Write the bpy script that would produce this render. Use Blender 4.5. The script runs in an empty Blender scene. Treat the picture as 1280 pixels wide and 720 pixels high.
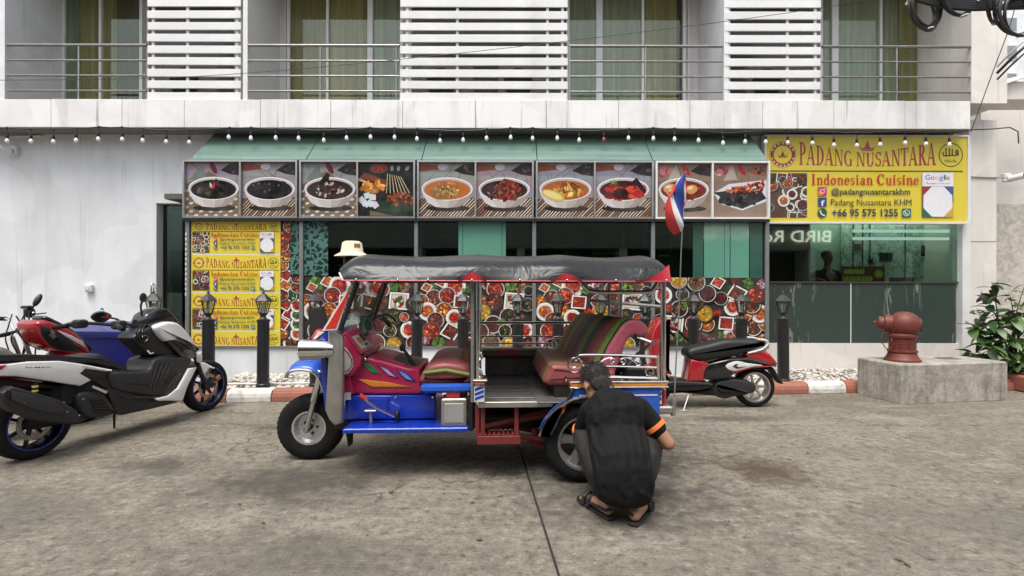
import bpy, math, random
from mathutils import Vector, Matrix
R = math.radians
random.seed(7)
scn = bpy.context.scene
# ---------------------------------------------------------------- camera, sky, sun, exposure
FPX, CAMH = 650.0, 1.4                       # focal length in photo pixels (1280 wide), camera height in metres
cam_d = bpy.data.cameras.new('camera'); cam_d.sensor_width = 36.0; cam_d.lens = 36.0 * FPX / 1280.0
cam_d.clip_start = 0.05; cam_d.clip_end = 500.0
cam = bpy.data.objects.new('camera', cam_d); scn.collection.objects.link(cam)
cam.location = (0, 0, CAMH); cam.rotation_euler = (R(90), R(-0.12), 0)
scn.camera = cam
SUN_EL, SUN_AZ = 67.0, 200.0                 # high veiled sun, behind the camera
world = bpy.data.worlds.new('World'); scn.world = world; world.use_nodes = True
wn = world.node_tree.nodes; wl = world.node_tree.links; wn.clear()
sky = wn.new('ShaderNodeTexSky'); sky.sky_type = 'NISHITA'; sky.sun_disc = False
sky.sun_elevation = R(SUN_EL); sky.sun_rotation = R(SUN_AZ); sky.dust_density = 4.0; sky.air_density = 1.0; sky.ozone_density = 1.0
hsv = wn.new('ShaderNodeHueSaturation'); hsv.inputs['Saturation'].default_value = 0.32
bg = wn.new('ShaderNodeBackground'); bg.inputs['Strength'].default_value = 0.15
wo = wn.new('ShaderNodeOutputWorld')
wl.new(sky.outputs[0], hsv.inputs['Color']); wl.new(hsv.outputs[0], bg.inputs[0]); wl.new(bg.outputs[0], wo.inputs[0])
sun_d = bpy.data.lights.new('sun', 'SUN'); sun_d.energy = 1.3; sun_d.angle = R(26); sun_d.color = (1.0, 0.955, 0.88)
sun = bpy.data.objects.new('sun', sun_d); scn.collection.objects.link(sun)
sd = Vector((math.sin(R(SUN_AZ)) * math.cos(R(SUN_EL)), math.cos(R(SUN_AZ)) * math.cos(R(SUN_EL)), math.sin(R(SUN_EL))))
sun.rotation_euler = sd.to_track_quat('Z', 'Y').to_euler(); sun.location = sd * 40
vs = scn.view_settings; vs.view_transform = 'Standard'; vs.look = 'None'; vs.gamma = 1.0; vs.exposure = 0.82; vs.use_curve_mapping = False
try:
    scn.cycles.max_bounces = 6; scn.cycles.diffuse_bounces = 3; scn.cycles.glossy_bounces = 4; scn.cycles.transparent_max_bounces = 10
except Exception: pass

# ---------------------------------------------------------------- helpers
def lin(c):
    c = c / 255.0
    return c / 12.92 if c <= 0.04045 else ((c + 0.055) / 1.055) ** 2.4
def S(r, g, b): return (lin(r), lin(g), lin(b))
def at(u, v, y): return Vector(((u - 640.0) / FPX * y, y, CAMH + (360.0 - v) / FPX * y))
def AX(u, y): return (u - 640.0) / FPX * y
def AZ(v, y): return CAMH + (360.0 - v) / FPX * y

class Frame:
    """a vehicle's own axes: origin on the ground, x along it, y across it, z up"""
    def __init__(s, ox, oy, yaw):
        s.o = Vector((ox, oy, 0)); s.yaw = R(yaw); s.c = math.cos(s.yaw); s.s = math.sin(s.yaw)
    def px(s, u, v, ly):
        a = (u - 640.0) / FPX; b = (360.0 - v) / FPX
        t = (ly + (-s.s * s.o.x + s.c * s.o.y)) / (-s.s * a + s.c)
        X = t * a - s.o.x; Y = t - s.o.y
        return Vector((X * s.c + Y * s.s, ly, CAMH + b * t))
    def xz(s, pts, ly): return [(p.x, p.z) for p in (s.px(u, v, ly) for u, v in pts)]

COL = scn.collection
ORIG = {}
def link(o, parent=None):
    COL.objects.link(o)
    if parent is not None: o.parent = parent
    return o
def tag(o, label=None, cat=None, group=None, kind=None):
    if label: o['label'] = label
    if cat: o['category'] = cat
    if group: o['group'] = group
    if kind: o['kind'] = kind
    return o
def thing(name, loc, label, cat, group=None, rz=0.0):
    o = bpy.data.objects.new(name, None); COL.objects.link(o); o.empty_display_size = 0.1
    o.location = loc; o.rotation_euler = (0, 0, rz); ORIG[o] = Vector(loc)
    return tag(o, label, cat, group)
def struct(o): o['kind'] = 'structure'; return o

def spline(pts, n=6, closed=True):
    P = [Vector(p) for p in pts]; L = len(P); out = []
    rng = range(L) if closed else range(L - 1)
    for i in rng:
        p1 = P[i]; p2 = P[(i + 1) % L]
        p0 = P[i - 1] if (closed or i > 0) else p1
        p3 = P[(i + 2) % L] if (closed or i + 2 < L) else p2
        if (p1 - p2).length < 1e-7: continue
        if (p0 - p1).length < 1e-7: p0 = p1
        for k in range(n):
            t = k / n
            out.append(0.5 * ((2 * p1) + (p2 - p0) * t + (2 * p0 - 5 * p1 + 4 * p2 - p3) * t * t + (3 * p1 - p0 - 3 * p2 + p3) * t ** 3))
    if not closed: out.append(P[-1])
    return out

class MB:
    def __init__(s): s.v = []; s.f = []; s.c = []
    def add(s, verts, faces, col=None):
        b = len(s.v); s.v += [Vector(p) for p in verts]; s.f += [tuple(i + b for i in f) for f in faces]; s.c += [col] * len(faces); return s
    def box(s, x0, x1, y0, y1, z0, z1, m=None):
        V = [Vector(p) for p in ((x0,y0,z0),(x1,y0,z0),(x1,y1,z0),(x0,y1,z0),(x0,y0,z1),(x1,y0,z1),(x1,y1,z1),(x0,y1,z1))]
        if m is not None: V = [m @ p for p in V]
        return s.add(V, [(0,3,2,1),(4,5,6,7),(0,1,5,4),(1,2,6,5),(2,3,7,6),(3,0,4,7)])
    def cbox(s, x0, x1, y0, y1, z0, z1, b=0.01, m=None):
        """box with chamfered edges"""
        V = []; ring = lambda i, z: [(x0+i+b,y0+i,z),(x1-i-b,y0+i,z),(x1-i,y0+i+b,z),(x1-i,y1-i-b,z),(x1-i-b,y1-i,z),(x0+i+b,y1-i,z),(x0+i,y1-i-b,z),(x0+i,y0+i+b,z)]
        rr = [ring(b, z0), ring(0, z0 + b), ring(0, z1 - b), ring(b, z1)]
        for r in rr: V += [Vector(p) for p in r]
        if m is not None: V = [m @ p for p in V]
        F = [tuple(reversed(range(8))), tuple(range(24, 32))]
        for k in range(3):
            for i in range(8):
                j = (i + 1) % 8; F.append((k*8+i, k*8+j, k*8+8+j, k*8+8+i))
        return s.add(V, F)
    def loft(s, rings, cap=True, closed=True):
        n = len(rings[0]); V = [p for r in rings for p in r]; F = []
        for k in range(len(rings) - 1):
            for i in range(n if closed else n - 1):
                j = (i + 1) % n; F.append((k*n+i, k*n+j, (k+1)*n+j, (k+1)*n+i))
        if cap: F.append(tuple(reversed(range(n)))); F.append(tuple(range((len(rings)-1)*n, len(rings)*n)))
        return s.add(V, F)
    def tube(s, pts, r, n=8, cap=True):
        P = [Vector(p) for p in pts]; L = len(P); rs = r if isinstance(r, (list, tuple)) else [r] * L
        rings = []; up = None
        for i in range(L):
            d = (P[min(i+1, L-1)] - P[max(i-1, 0)])
            if d.length < 1e-9: d = Vector((0,0,1))
            d.normalize()
            if up is None:
                up = Vector((0,0,1)) if abs(d.z) < 0.9 else Vector((1,0,0))
            a = d.cross(up)
            if a.length < 1e-6: a = d.cross(Vector((0,1,0.3)))
            a.normalize(); b2 = a.cross(d).normalized(); up = b2
            rings.append([P[i] + (a * math.cos(2*math.pi*k/n) + b2 * math.sin(2*math.pi*k/n)) * rs[i] for k in range(n)])
        return s.loft(rings, cap)
    def cyl(s, p0, p1, r0, r1=None, n=16): return s.tube([p0, p1], [r0, r0 if r1 is None else r1], n)
    def lathe(s, prof, c=(0,0,0), axis='z', n=24, cap=True, m=None):
        """prof: (radius, along-axis) pairs"""
        c = Vector(c); rings = []
        for (r, h) in prof:
            ring = []
            for k in range(n):
                a = 2*math.pi*k/n; x = r*math.cos(a); y = r*math.sin(a)
                p = {'z': Vector((x, y, h)), 'y': Vector((x, h, -y)), 'x': Vector((h, x, y))}[axis]
                if m is not None: p = m @ p
                ring.append(p + c)
            rings.append(ring)
        return s.loft(rings, cap)
    def torus(s, c, Rm, r, axis='z', n=28, k=8, m=None):
        c = Vector(c); V = []; F = []
        for i in range(n):
            a = 2*math.pi*i/n
            for j in range(k):
                b = 2*math.pi*j/k; q = Rm + r*math.cos(b); x = q*math.cos(a); y = q*math.sin(a); h = r*math.sin(b)
                p = {'z': Vector((x, y, h)), 'y': Vector((x, h, -y)), 'x': Vector((h, x, y))}[axis]
                if m is not None: p = m @ p
                V.append(p + c)
        for i in range(n):
            for j in range(k):
                F.append((i*k+j, ((i+1)%n)*k+j, ((i+1)%n)*k+(j+1)%k, i*k+(j+1)%k))
        return s.add(V, F)
    def ell(s, c, rad, nu=16, nv=10, m=None):
        c = Vector(c); rings = []
        for j in range(1, nv):
            b = math.pi * j / nv - math.pi/2
            ring = []
            for i in range(nu):
                a = 2*math.pi*i/nu; p = Vector((rad[0]*math.cos(a)*math.cos(b), rad[1]*math.sin(a)*math.cos(b), rad[2]*math.sin(b)))
                if m is not None: p = m @ p
                ring.append(p + c)
            rings.append(ring)
        return s.loft(rings, True)
    def slab(s, poly, y0, y1, inset=0.0, rnd=3):
        """side outline (x, z) given thickness from y0 to y1, its rims rounded by `inset`"""
        P = [Vector((p[0], p[1])) for p in poly]
        Q = [P[0]]
        for p in P[1:]:
            if (p - Q[-1]).length > 1e-5: Q.append(p)
        if (Q[0] - Q[-1]).length < 1e-5: Q.pop()
        n = len(Q); area = sum(Q[i].x*Q[(i+1)%n].y - Q[(i+1)%n].x*Q[i].y for i in range(n))
        if area < 0: Q.reverse()
        nor = []
        for i in range(n):
            d = (Q[(i+1)%n] - Q[i-1])
            if d.length < 1e-9: d = Vector((1, 0))
            d.normalize(); nor.append(Vector((-d.y, d.x)))
        def ring(y, ins): return [Vector((Q[i].x + nor[i].x*ins, y, Q[i].y + nor[i].y*ins)) for i in range(n)]
        rings = []
        if inset > 0:
            rings = [ring(y0 + inset*(1-math.cos(a)), inset*(1-math.sin(a))) for a in [math.pi/2*k/rnd for k in range(rnd+1)]]
            rings += [ring(y1 - inset*(1-math.cos(a)), inset*(1-math.sin(a))) for a in [math.pi/2*k/rnd for k in range(rnd, -1, -1)]]
        else:
            rings = [ring(y0, 0), ring(y1, 0)]
        return s.loft(rings, True)
    def build(s, name, mat, parent=None, world=False, smooth=False, bevel=0, sub=0):
        me = bpy.data.meshes.new(name)
        off = Vector((0,0,0))
        if world and parent is not None: off = ORIG.get(parent, Vector((0,0,0)))
        loc = None
        if parent is None:
            xs = [p.x for p in s.v]; ys = [p.y for p in s.v]; zs = [p.z for p in s.v]
            off = Vector(((min(xs)+max(xs))/2, (min(ys)+max(ys))/2, min(zs))); loc = off
        me.from_pydata([tuple(p - off) for p in s.v], [], s.f)
        if any(c is not None for c in s.c):
            at_ = me.color_attributes.new('Col', 'FLOAT_COLOR', 'CORNER')
            buf = []
            for f, c in zip(me.polygons, s.c):
                c = c or (0.5, 0.5, 0.5)
                buf += [c[0], c[1], c[2], 1.0] * f.loop_total
            at_.data.foreach_set('color', buf)
        me.update()
        fix_normals(me)
        if smooth: shade(me, 40 if smooth is True else smooth)
        if mat is not None: me.materials.append(mat)
        o = bpy.data.objects.new(name, me); link(o, parent)
        if loc is not None: o.location = loc; ORIG[o] = loc
        elif parent is not None: ORIG[o] = ORIG.get(parent, Vector((0,0,0)))
        if bevel:
            b = o.modifiers.new('bevel', 'BEVEL'); b.width = bevel; b.segments = 2; b.limit_method = 'ANGLE'; b.angle_limit = R(35)
        if sub:
            q = o.modifiers.new('sub', 'SUBSURF'); q.levels = sub; q.render_levels = sub
        return o
import bmesh
def fix_normals(me):
    if len(me.color_attributes): return
    bm = bmesh.new(); bm.from_mesh(me); bmesh.ops.recalc_face_normals(bm, faces=bm.faces[:]); bm.to_mesh(me); bm.free()
def shade(me, ang):
    me.polygons.foreach_set('use_smooth', [True] * len(me.polygons))
    try: me.set_sharp_from_angle(angle=R(ang))
    except Exception: pass
def copy_part(o, parent, loc=None, mat=None):
    c = o.copy(); COL.objects.link(c); c.parent = parent
    if loc is not None: c.location = loc
    return c
def copy_tree(o, parent=None):
    c = o.copy(); COL.objects.link(c); c.parent = parent
    for ch in list(o.children): copy_tree(ch, c)
    return c

# ---------------------------------------------------------------- materials
def base_mat(name):
    m = bpy.data.materials.new(name); m.use_nodes = True
    nt = m.node_tree; b = nt.nodes['Principled BSDF']
    return m, nt, b
def N(nt, typ, **kw):
    n = nt.nodes.new(typ)
    for k, v in kw.items():
        if hasattr(n, k): setattr(n, k, v)
        else: n.inputs[k].default_value = v
    return n
def mixc(nt, fac, a, b, mode='MIX'):
    n = nt.nodes.new('ShaderNodeMix'); n.data_type = 'RGBA'; n.blend_type = mode
    for sock, val in ((n.inputs[0], fac), (n.inputs[6], a), (n.inputs[7], b)):
        if hasattr(val, 'is_output') or hasattr(val, 'links'): nt.links.new(val, sock)
        elif isinstance(val, (tuple, list)): sock.default_value = (val[0], val[1], val[2], 1)
        else: sock.default_value = val
    return n.outputs[2]
def ramp(nt, fac, stops, interp='LINEAR'):
    r = nt.nodes.new('ShaderNodeValToRGB'); r.color_ramp.interpolation = interp
    e = r.color_ramp.elements
    while len(e) < len(stops): e.new(0.5)
    for i, (p, c) in enumerate(stops):
        e[i].position = p; e[i].color = (c[0], c[1], c[2], 1) if isinstance(c, (tuple, list)) else (c, c, c, 1)
    nt.links.new(fac, r.inputs[0]); return r.outputs[0]
def noise(nt, scale, detail=4, rough=0.55, vec=None, dist=0.0):
    n = nt.nodes.new('ShaderNodeTexNoise'); n.inputs['Scale'].default_value = scale; n.inputs['Detail'].default_value = detail
    n.inputs['Roughness'].default_value = rough; n.inputs['Distortion'].default_value = dist
    if vec is not None: nt.links.new(vec, n.inputs['Vector'])
    return n.outputs['Fac']
def coords(nt, kind='Object', scale=(1,1,1)):
    t = nt.nodes.new('ShaderNodeTexCoord'); mp = nt.nodes.new('ShaderNodeMapping'); mp.inputs['Scale'].default_value = scale
    nt.links.new(t.outputs[kind], mp.inputs['Vector']); return mp.outputs[0]
def geo_pos(nt, scale=(1,1,1), loc=(0,0,0)):
    t = nt.nodes.new('ShaderNodeNewGeometry'); mp = nt.nodes.new('ShaderNodeMapping'); mp.inputs['Scale'].default_value = scale; mp.inputs['Location'].default_value = loc
    nt.links.new(t.outputs['Position'], mp.inputs['Vector']); return mp.outputs[0]
def bump(nt, b, h, strength=0.2, dist=0.01):
    n = nt.nodes.new('ShaderNodeBump'); n.inputs['Strength'].default_value = strength; n.inputs['Distance'].default_value = dist
    nt.links.new(h, n.inputs['Height']); nt.links.new(n.outputs[0], b.inputs['Normal'])
MATS = {}
def mat(name, col, rough=0.5, metal=0.0, var=0.12, scale=6.0, bmp=0.0, bscale=60.0, coat=0.0, spec=0.5, dirt=0.0):
    if name in MATS: return MATS[name]
    m, nt, b = base_mat(name)
    v = coords(nt)
    n1 = noise(nt, scale, 5, 0.6, v)
    f = ramp(nt, n1, [(0.3, 0.0), (0.72, 1.0)])
    dark = tuple(c * (1 - var) for c in col); lite = tuple(min(1, c * (1 + var * 0.6)) for c in col)
    c = mixc(nt, f, dark, lite)
    if dirt > 0:
        n2 = noise(nt, scale * 0.7, 8, 0.7, v, 0.6)
        g = ramp(nt, n2, [(0.5, 0.0), (0.75, dirt)])
        c = mixc(nt, g, c, (0.05, 0.043, 0.036))
    nt.links.new(c, b.inputs['Base Color'])
    b.inputs['Metallic'].default_value = metal; b.inputs['Coat Weight'].default_value = coat; b.inputs['Coat Roughness'].default_value = 0.06
    b.inputs['Specular IOR Level'].default_value = spec
    n3 = noise(nt, scale * 3, 4, 0.6, v)
    rr = ramp(nt, n3, [(0.25, max(0.02, rough * 0.8)), (0.8, min(1, rough * 1.2))])
    nt.links.new(rr, b.inputs['Roughness'])
    if bmp > 0: bump(nt, b, noise(nt, bscale, 4, 0.6, v), bmp, 0.01)
    MATS[name] = m; return m

def glass_mat(name, tint, refl=0.10, rough=0.02, vary=0.0):
    m, nt, b = base_mat(name); nt.nodes.remove(b)
    out = nt.nodes['Material Output']
    tr = nt.nodes.new('ShaderNodeBsdfTransparent'); tr.inputs[0].default_value = (*tint, 1)
    gl = nt.nodes.new('ShaderNodeBsdfGlossy'); gl.inputs[1].default_value = rough; gl.inputs[0].default_value = (0.9, 1.0, 0.95, 1)
    mx = nt.nodes.new('ShaderNodeMixShader')
    lw = nt.nodes.new('ShaderNodeLayerWeight'); pw = nt.nodes.new('ShaderNodeMath'); pw.operation = 'POWER'; pw.inputs[1].default_value = 4.0
    nt.links.new(lw.outputs['Facing'], pw.inputs[0])
    ad = nt.nodes.new('ShaderNodeMath'); ad.operation = 'MULTIPLY_ADD'; ad.inputs[1].default_value = 0.55; ad.inputs[2].default_value = refl + 0.02
    nt.links.new(pw.outputs[0], ad.inputs[0]); nt.links.new(ad.outputs[0], mx.inputs[0])
    nt.links.new(tr.outputs[0], mx.inputs[1]); nt.links.new(gl.outputs[0], mx.inputs[2]); nt.links.new(mx.outputs[0], out.inputs[0])
    MATS[name] = m; return m

def print_mat(name, rough=0.32, sat=1.0):
    m, nt, b = base_mat(name)
    a = nt.nodes.new('ShaderNodeVertexColor'); a.layer_name = 'Col'
    v = coords(nt); n1 = noise(nt, 90, 3, 0.6, v); n2 = noise(nt, 3, 4, 0.6, v)
    c = mixc(nt, 0.35, a.outputs[0], mixc(nt, 1.0, a.outputs[0], ramp(nt, n1, [(0.3, 0.45), (0.7, 1.0)]), 'MULTIPLY'))
    c = mixc(nt, ramp(nt, n2, [(0.4, 0.0), (0.8, 0.10)]), c, (0.55, 0.55, 0.52))
    nt.links.new(c, b.inputs['Base Color']); b.inputs['Roughness'].default_value = rough
    MATS[name] = m; return m

M_white_al = mat('white_aluminium', (0.74, 0.74, 0.73), 0.45, var=0.08, scale=3, dirt=0.12)
M_steel = mat('stainless_steel', (0.55, 0.54, 0.52), 0.32, 0.9, var=0.15, scale=12)
M_chrome = mat('chrome', (0.72, 0.71, 0.69), 0.14, 1.0, var=0.1, scale=20)
M_dkal = mat('grey_aluminium', (0.30, 0.31, 0.31), 0.42, 0.6, var=0.12, scale=8)
M_black = mat('black_plastic', (0.013, 0.013, 0.014), 0.45, var=0.25, scale=14, bmp=0.08, bscale=300)
M_blackm = mat('black_matte', (0.011, 0.011, 0.011), 0.7, var=0.25, scale=14)
M_rubber = mat('tyre_rubber', (0.011, 0.011, 0.011), 0.88, var=0.3, scale=20, bmp=0.12, bscale=180, dirt=0.08, spec=0.25)
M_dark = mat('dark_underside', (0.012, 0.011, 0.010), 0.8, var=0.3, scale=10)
M_bulb = mat('bulb_glass', (0.82, 0.82, 0.80), 0.2, var=0.03)
M_print = print_mat('printed_panel')
M_print_g = print_mat('printed_gloss', 0.16)
# ================================================================= THE PLACE
YE, YF, YB, YR = 7.75, 8.35, 7.95, 9.10       # shop-front glazing, facade wall, balcony edge, recessed balcony wall
def ky(x): return 6.32 + 0.082 * (x + 3.306)   # front line of the kerb

# ---- concrete material, in world metres
def concrete_mat():
    m, nt, b = base_mat('road_concrete')
    p = geo_pos(nt); 
    big = noise(nt, 0.55, 6, 0.62, p, 0.4); mid = noise(nt, 3.2, 7, 0.68, p, 0.3); fine = noise(nt, 55, 4, 0.7, p)
    brushed = noise(nt, 1.0, 3, 0.6, geo_pos(nt, (3, 85, 1)))
    tracks = noise(nt, 1.0, 5, 0.6, geo_pos(nt, (0.35, 2.2, 1)), 0.5)
    grit = noise(nt, 16, 6, 0.78, p, 0.2); pale = noise(nt, 1.6, 6, 0.65, geo_pos(nt, (1, 1.7, 1), (3.1, 7.7, 0)), 0.8)
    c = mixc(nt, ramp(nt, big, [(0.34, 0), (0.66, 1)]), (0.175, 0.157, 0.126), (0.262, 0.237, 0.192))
    c = mixc(nt, ramp(nt, pale, [(0.50, 0.0), (0.66, 0.7)]), c, (0.36, 0.33, 0.27))
    c = mixc(nt, ramp(nt, tracks, [(0.40, 0.0), (0.7, 0.45)]), c, (0.30, 0.28, 0.24))
    c = mixc(nt, ramp(nt, mid, [(0.34, 0.55), (0.50, 0.0)]), c, (0.12, 0.11, 0.094))
    c = mixc(nt, ramp(nt, grit, [(0.38, 0.75), (0.48, 0.0)]), c, (0.085, 0.078, 0.066))
    c = mixc(nt, ramp(nt, grit, [(0.54, 0.0), (0.68, 0.6)]), c, (0.47, 0.445, 0.39))
    c = mixc(nt, ramp(nt, fine, [(0.35, 0.45), (0.5, 0.0)]), c, (0.06, 0.056, 0.05))
    c = mixc(nt, ramp(nt, brushed, [(0.48, 0.0), (0.70, 0.35)]), c, (0.11, 0.102, 0.088))
    # oil stains and other dark blotches with outlines of their own
    def blotch(c, x, y, rx, ry, col, amt, seed):
        q = geo_pos(nt, (1/rx, 1/ry, 1), (-x/rx, -y/ry, 0))
        ln = nt.nodes.new('ShaderNodeVectorMath'); ln.operation = 'LENGTH'; nt.links.new(q, ln.inputs[0])
        wob = noise(nt, 5.0 + seed, 6, 0.65, p, 0.4)
        mm = nt.nodes.new('ShaderNodeMath'); mm.operation = 'MULTIPLY_ADD'; mm.inputs[1].default_value = 2.2; nt.links.new(wob, mm.inputs[0]); nt.links.new(ln.outputs['Value'], mm.inputs[2])
        return mixc(nt, ramp_scaled(nt, mm.outputs[0], 1.35, 2.1, amt), c, col)
    for (x, y, rx, ry, col, amt, sd_) in ((-1.55, 3.75, .9, .55, (.055,.05,.045), .75, 0), (-2.75, 4.1, .45, .3, (.06,.055,.05), .7, 1), (1.95, 4.0, .45, .42, (.07,.05,.032), .85, 2),
                                          (0.75, 3.55, .95, .75, (.06,.055,.05), .75, 3), (0.35, 4.3, 1.5, .55, (.035,.032,.03), .75, 4), (-1.1, 2.7, 1.0, .35, (.09,.085,.075), .5, 5), (3.0, 3.1, .9, .4, (.10,.094,.085), .55, 6),
                                          (-2.2, 5.2, .6, .16, (.07,.064,.058), .8, 7), (2.4, 5.6, .8, .2, (.075,.07,.062), .7, 8), (-3.2, 3.2, .8, .5, (.1,.095,.088), .6, 9)):
        c = blotch(c, x, y, rx, ry, col, amt, sd_)
    spots = noise(nt, 9, 2, 0.5, p)
    c = mixc(nt, ramp(nt, spots, [(0.70, 0.0), (0.74, 0.75)]), c, (0.04, 0.037, 0.033))
    vo = nt.nodes.new('ShaderNodeTexVoronoi'); vo.feature = 'DISTANCE_TO_EDGE'; vo.inputs['Scale'].default_value = .42
    wobv = nt.nodes.new('ShaderNodeTexNoise'); wobv.inputs['Scale'].default_value = 2.2; wobv.inputs['Detail'].default_value = 6; nt.links.new(p, wobv.inputs['Vector'])
    vsc = nt.nodes.new('ShaderNodeVectorMath'); vsc.operation = 'MULTIPLY_ADD'; vsc.inputs[1].default_value = (.8, .8, .8); nt.links.new(wobv.outputs['Color'], vsc.inputs[0]); nt.links.new(p, vsc.inputs[2]); nt.links.new(vsc.outputs[0], vo.inputs['Vector'])
    crk = nt.nodes.new('ShaderNodeMath'); crk.operation = 'MULTIPLY'; nt.links.new(ramp(nt, vo.outputs['Distance'], [(0.0015, 1.0), (0.006, 0.0)]), crk.inputs[0]); nt.links.new(ramp(nt, big, [(.48, 0), (.56, .8)]), crk.inputs[1])
    c = mixc(nt, crk.outputs[0], c, (0.05, 0.045, 0.04))
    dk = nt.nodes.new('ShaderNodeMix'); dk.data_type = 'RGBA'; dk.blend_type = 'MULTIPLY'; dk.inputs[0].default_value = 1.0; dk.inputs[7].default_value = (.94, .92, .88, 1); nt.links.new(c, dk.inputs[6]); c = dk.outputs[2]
    nt.links.new(c, b.inputs['Base Color'])
    nt.links.new(ramp(nt, mid, [(0.3, 0.62), (0.7, 0.9)]), b.inputs['Roughness']); b.inputs['Specular IOR Level'].default_value = 0.35
    add = nt.nodes.new('ShaderNodeMath'); add.operation = 'ADD'; nt.links.new(fine, add.inputs[0]); nt.links.new(brushed, add.inputs[1])
    add2 = nt.nodes.new('ShaderNodeMath'); add2.operation = 'ADD'; nt.links.new(add.outputs[0], add2.inputs[0]); nt.links.new(mid, add2.inputs[1])
    bump(nt, b, add2.outputs[0], 0.6, 0.016)
    return m
def ramp_scaled(nt, val, lo, hi, amt):
    mr = nt.nodes.new('ShaderNodeMapRange'); mr.inputs[1].default_value = lo; mr.inputs[2].default_value = hi; mr.inputs[3].default_value = amt; mr.inputs[4].default_value = 0.0
    nt.links.new(val, mr.inputs[0]); return mr.outputs[0]
M_conc = concrete_mat()
M_joint = mat('joint_filler', (0.03, 0.028, 0.026), 0.9, var=0.4, scale=10)

# ---- ground to the horizon, street of concrete slabs
g = MB().add([(-120,-120,-0.06),(120,-120,-0.06),(120,140,-0.06),(-120,140,-0.06)], [(0,1,2,3)]).build('ground', mat('ground_dust', (0.2,0.19,0.17), 0.9, scale=0.4, var=0.3))
struct(g)
road = struct(MB().box(-30, 30, -5.6, 9.0, -0.05, -0.014).build('road', M_joint))
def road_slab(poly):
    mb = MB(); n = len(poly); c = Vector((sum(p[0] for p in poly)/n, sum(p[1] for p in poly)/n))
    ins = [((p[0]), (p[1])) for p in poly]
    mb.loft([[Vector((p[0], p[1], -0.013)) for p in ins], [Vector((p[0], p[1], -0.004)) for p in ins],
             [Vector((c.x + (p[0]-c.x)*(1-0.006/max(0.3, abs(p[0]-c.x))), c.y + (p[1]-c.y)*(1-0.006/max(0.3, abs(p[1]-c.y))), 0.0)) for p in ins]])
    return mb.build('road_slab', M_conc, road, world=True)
g_ = 0.007
def jx(y): return 0.07 - 0.0807 * (y - 4.55)        # the long joint that runs towards the camera
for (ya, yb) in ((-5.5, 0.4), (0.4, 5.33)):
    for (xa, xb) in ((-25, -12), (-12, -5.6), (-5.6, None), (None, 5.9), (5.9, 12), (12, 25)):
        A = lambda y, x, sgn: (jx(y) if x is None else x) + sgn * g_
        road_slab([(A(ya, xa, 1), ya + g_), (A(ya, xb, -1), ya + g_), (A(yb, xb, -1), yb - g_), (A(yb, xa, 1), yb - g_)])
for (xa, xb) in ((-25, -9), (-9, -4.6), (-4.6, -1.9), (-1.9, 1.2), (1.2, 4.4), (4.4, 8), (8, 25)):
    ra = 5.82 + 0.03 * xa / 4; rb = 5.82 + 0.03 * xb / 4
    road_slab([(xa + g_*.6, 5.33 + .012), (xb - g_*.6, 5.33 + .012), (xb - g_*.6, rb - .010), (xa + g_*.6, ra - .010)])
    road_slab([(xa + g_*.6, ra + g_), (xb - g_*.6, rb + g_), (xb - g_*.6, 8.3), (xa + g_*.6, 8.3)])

# ---- kerb stones painted red and white
def kerb_mat(name, col, col2):
    m, nt, b = base_mat(name); p = geo_pos(nt)
    n1 = noise(nt, 14, 7, 0.7, p, 0.4); n2 = noise(nt, 4, 5, 0.6, p)
    c = mixc(nt, ramp(nt, n1, [(0.5, 0), (0.66, 0.9)]), col, col2)
    c = mixc(nt, ramp(nt, n2, [(0.5, 0), (0.8, 0.5)]), c, (0.13, 0.12, 0.11))
    nt.links.new(c, b.inputs['Base Color']); b.inputs['Roughness'].default_value = 0.75
    bump(nt, b, n1, 0.35, 0.02); return m
M_kred = kerb_mat('kerb_red', (0.34, 0.115, 0.07), (0.24, 0.17, 0.13)); M_kwhite = kerb_mat('kerb_white', (0.66, 0.64, 0.60), (0.33, 0.30, 0.27))
kerb = struct(MB().loft([[Vector((x, ky(x)+.03, -.01)), Vector((x, ky(x)+.15, -.01)), Vector((x, ky(x)+.15, .125)), Vector((x, ky(x)+.03, .125))] for x in (-4.0, 9.0)]).build('kerb', M_joint))
x = -4.0; i = 0
while x < 9.0:
    x2 = x + 0.53
    prof = [(0.0, 0.0), (0.0, 0.06), (0.012, 0.105), (0.04, 0.135), (0.08, 0.148), (0.16, 0.15), (0.165, 0.02)]
    jit = random.uniform(-.006, .006)
    mb = MB().loft([[Vector((xx, ky(xx) + a + jit, b)) for a, b in prof] for xx in (x + 0.004, x2 - 0.004)])
    mb.build('kerb_stone', M_kwhite if i % 2 else M_kred, kerb, world=True, bevel=0.008)
    x = x2; i += 1
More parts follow.
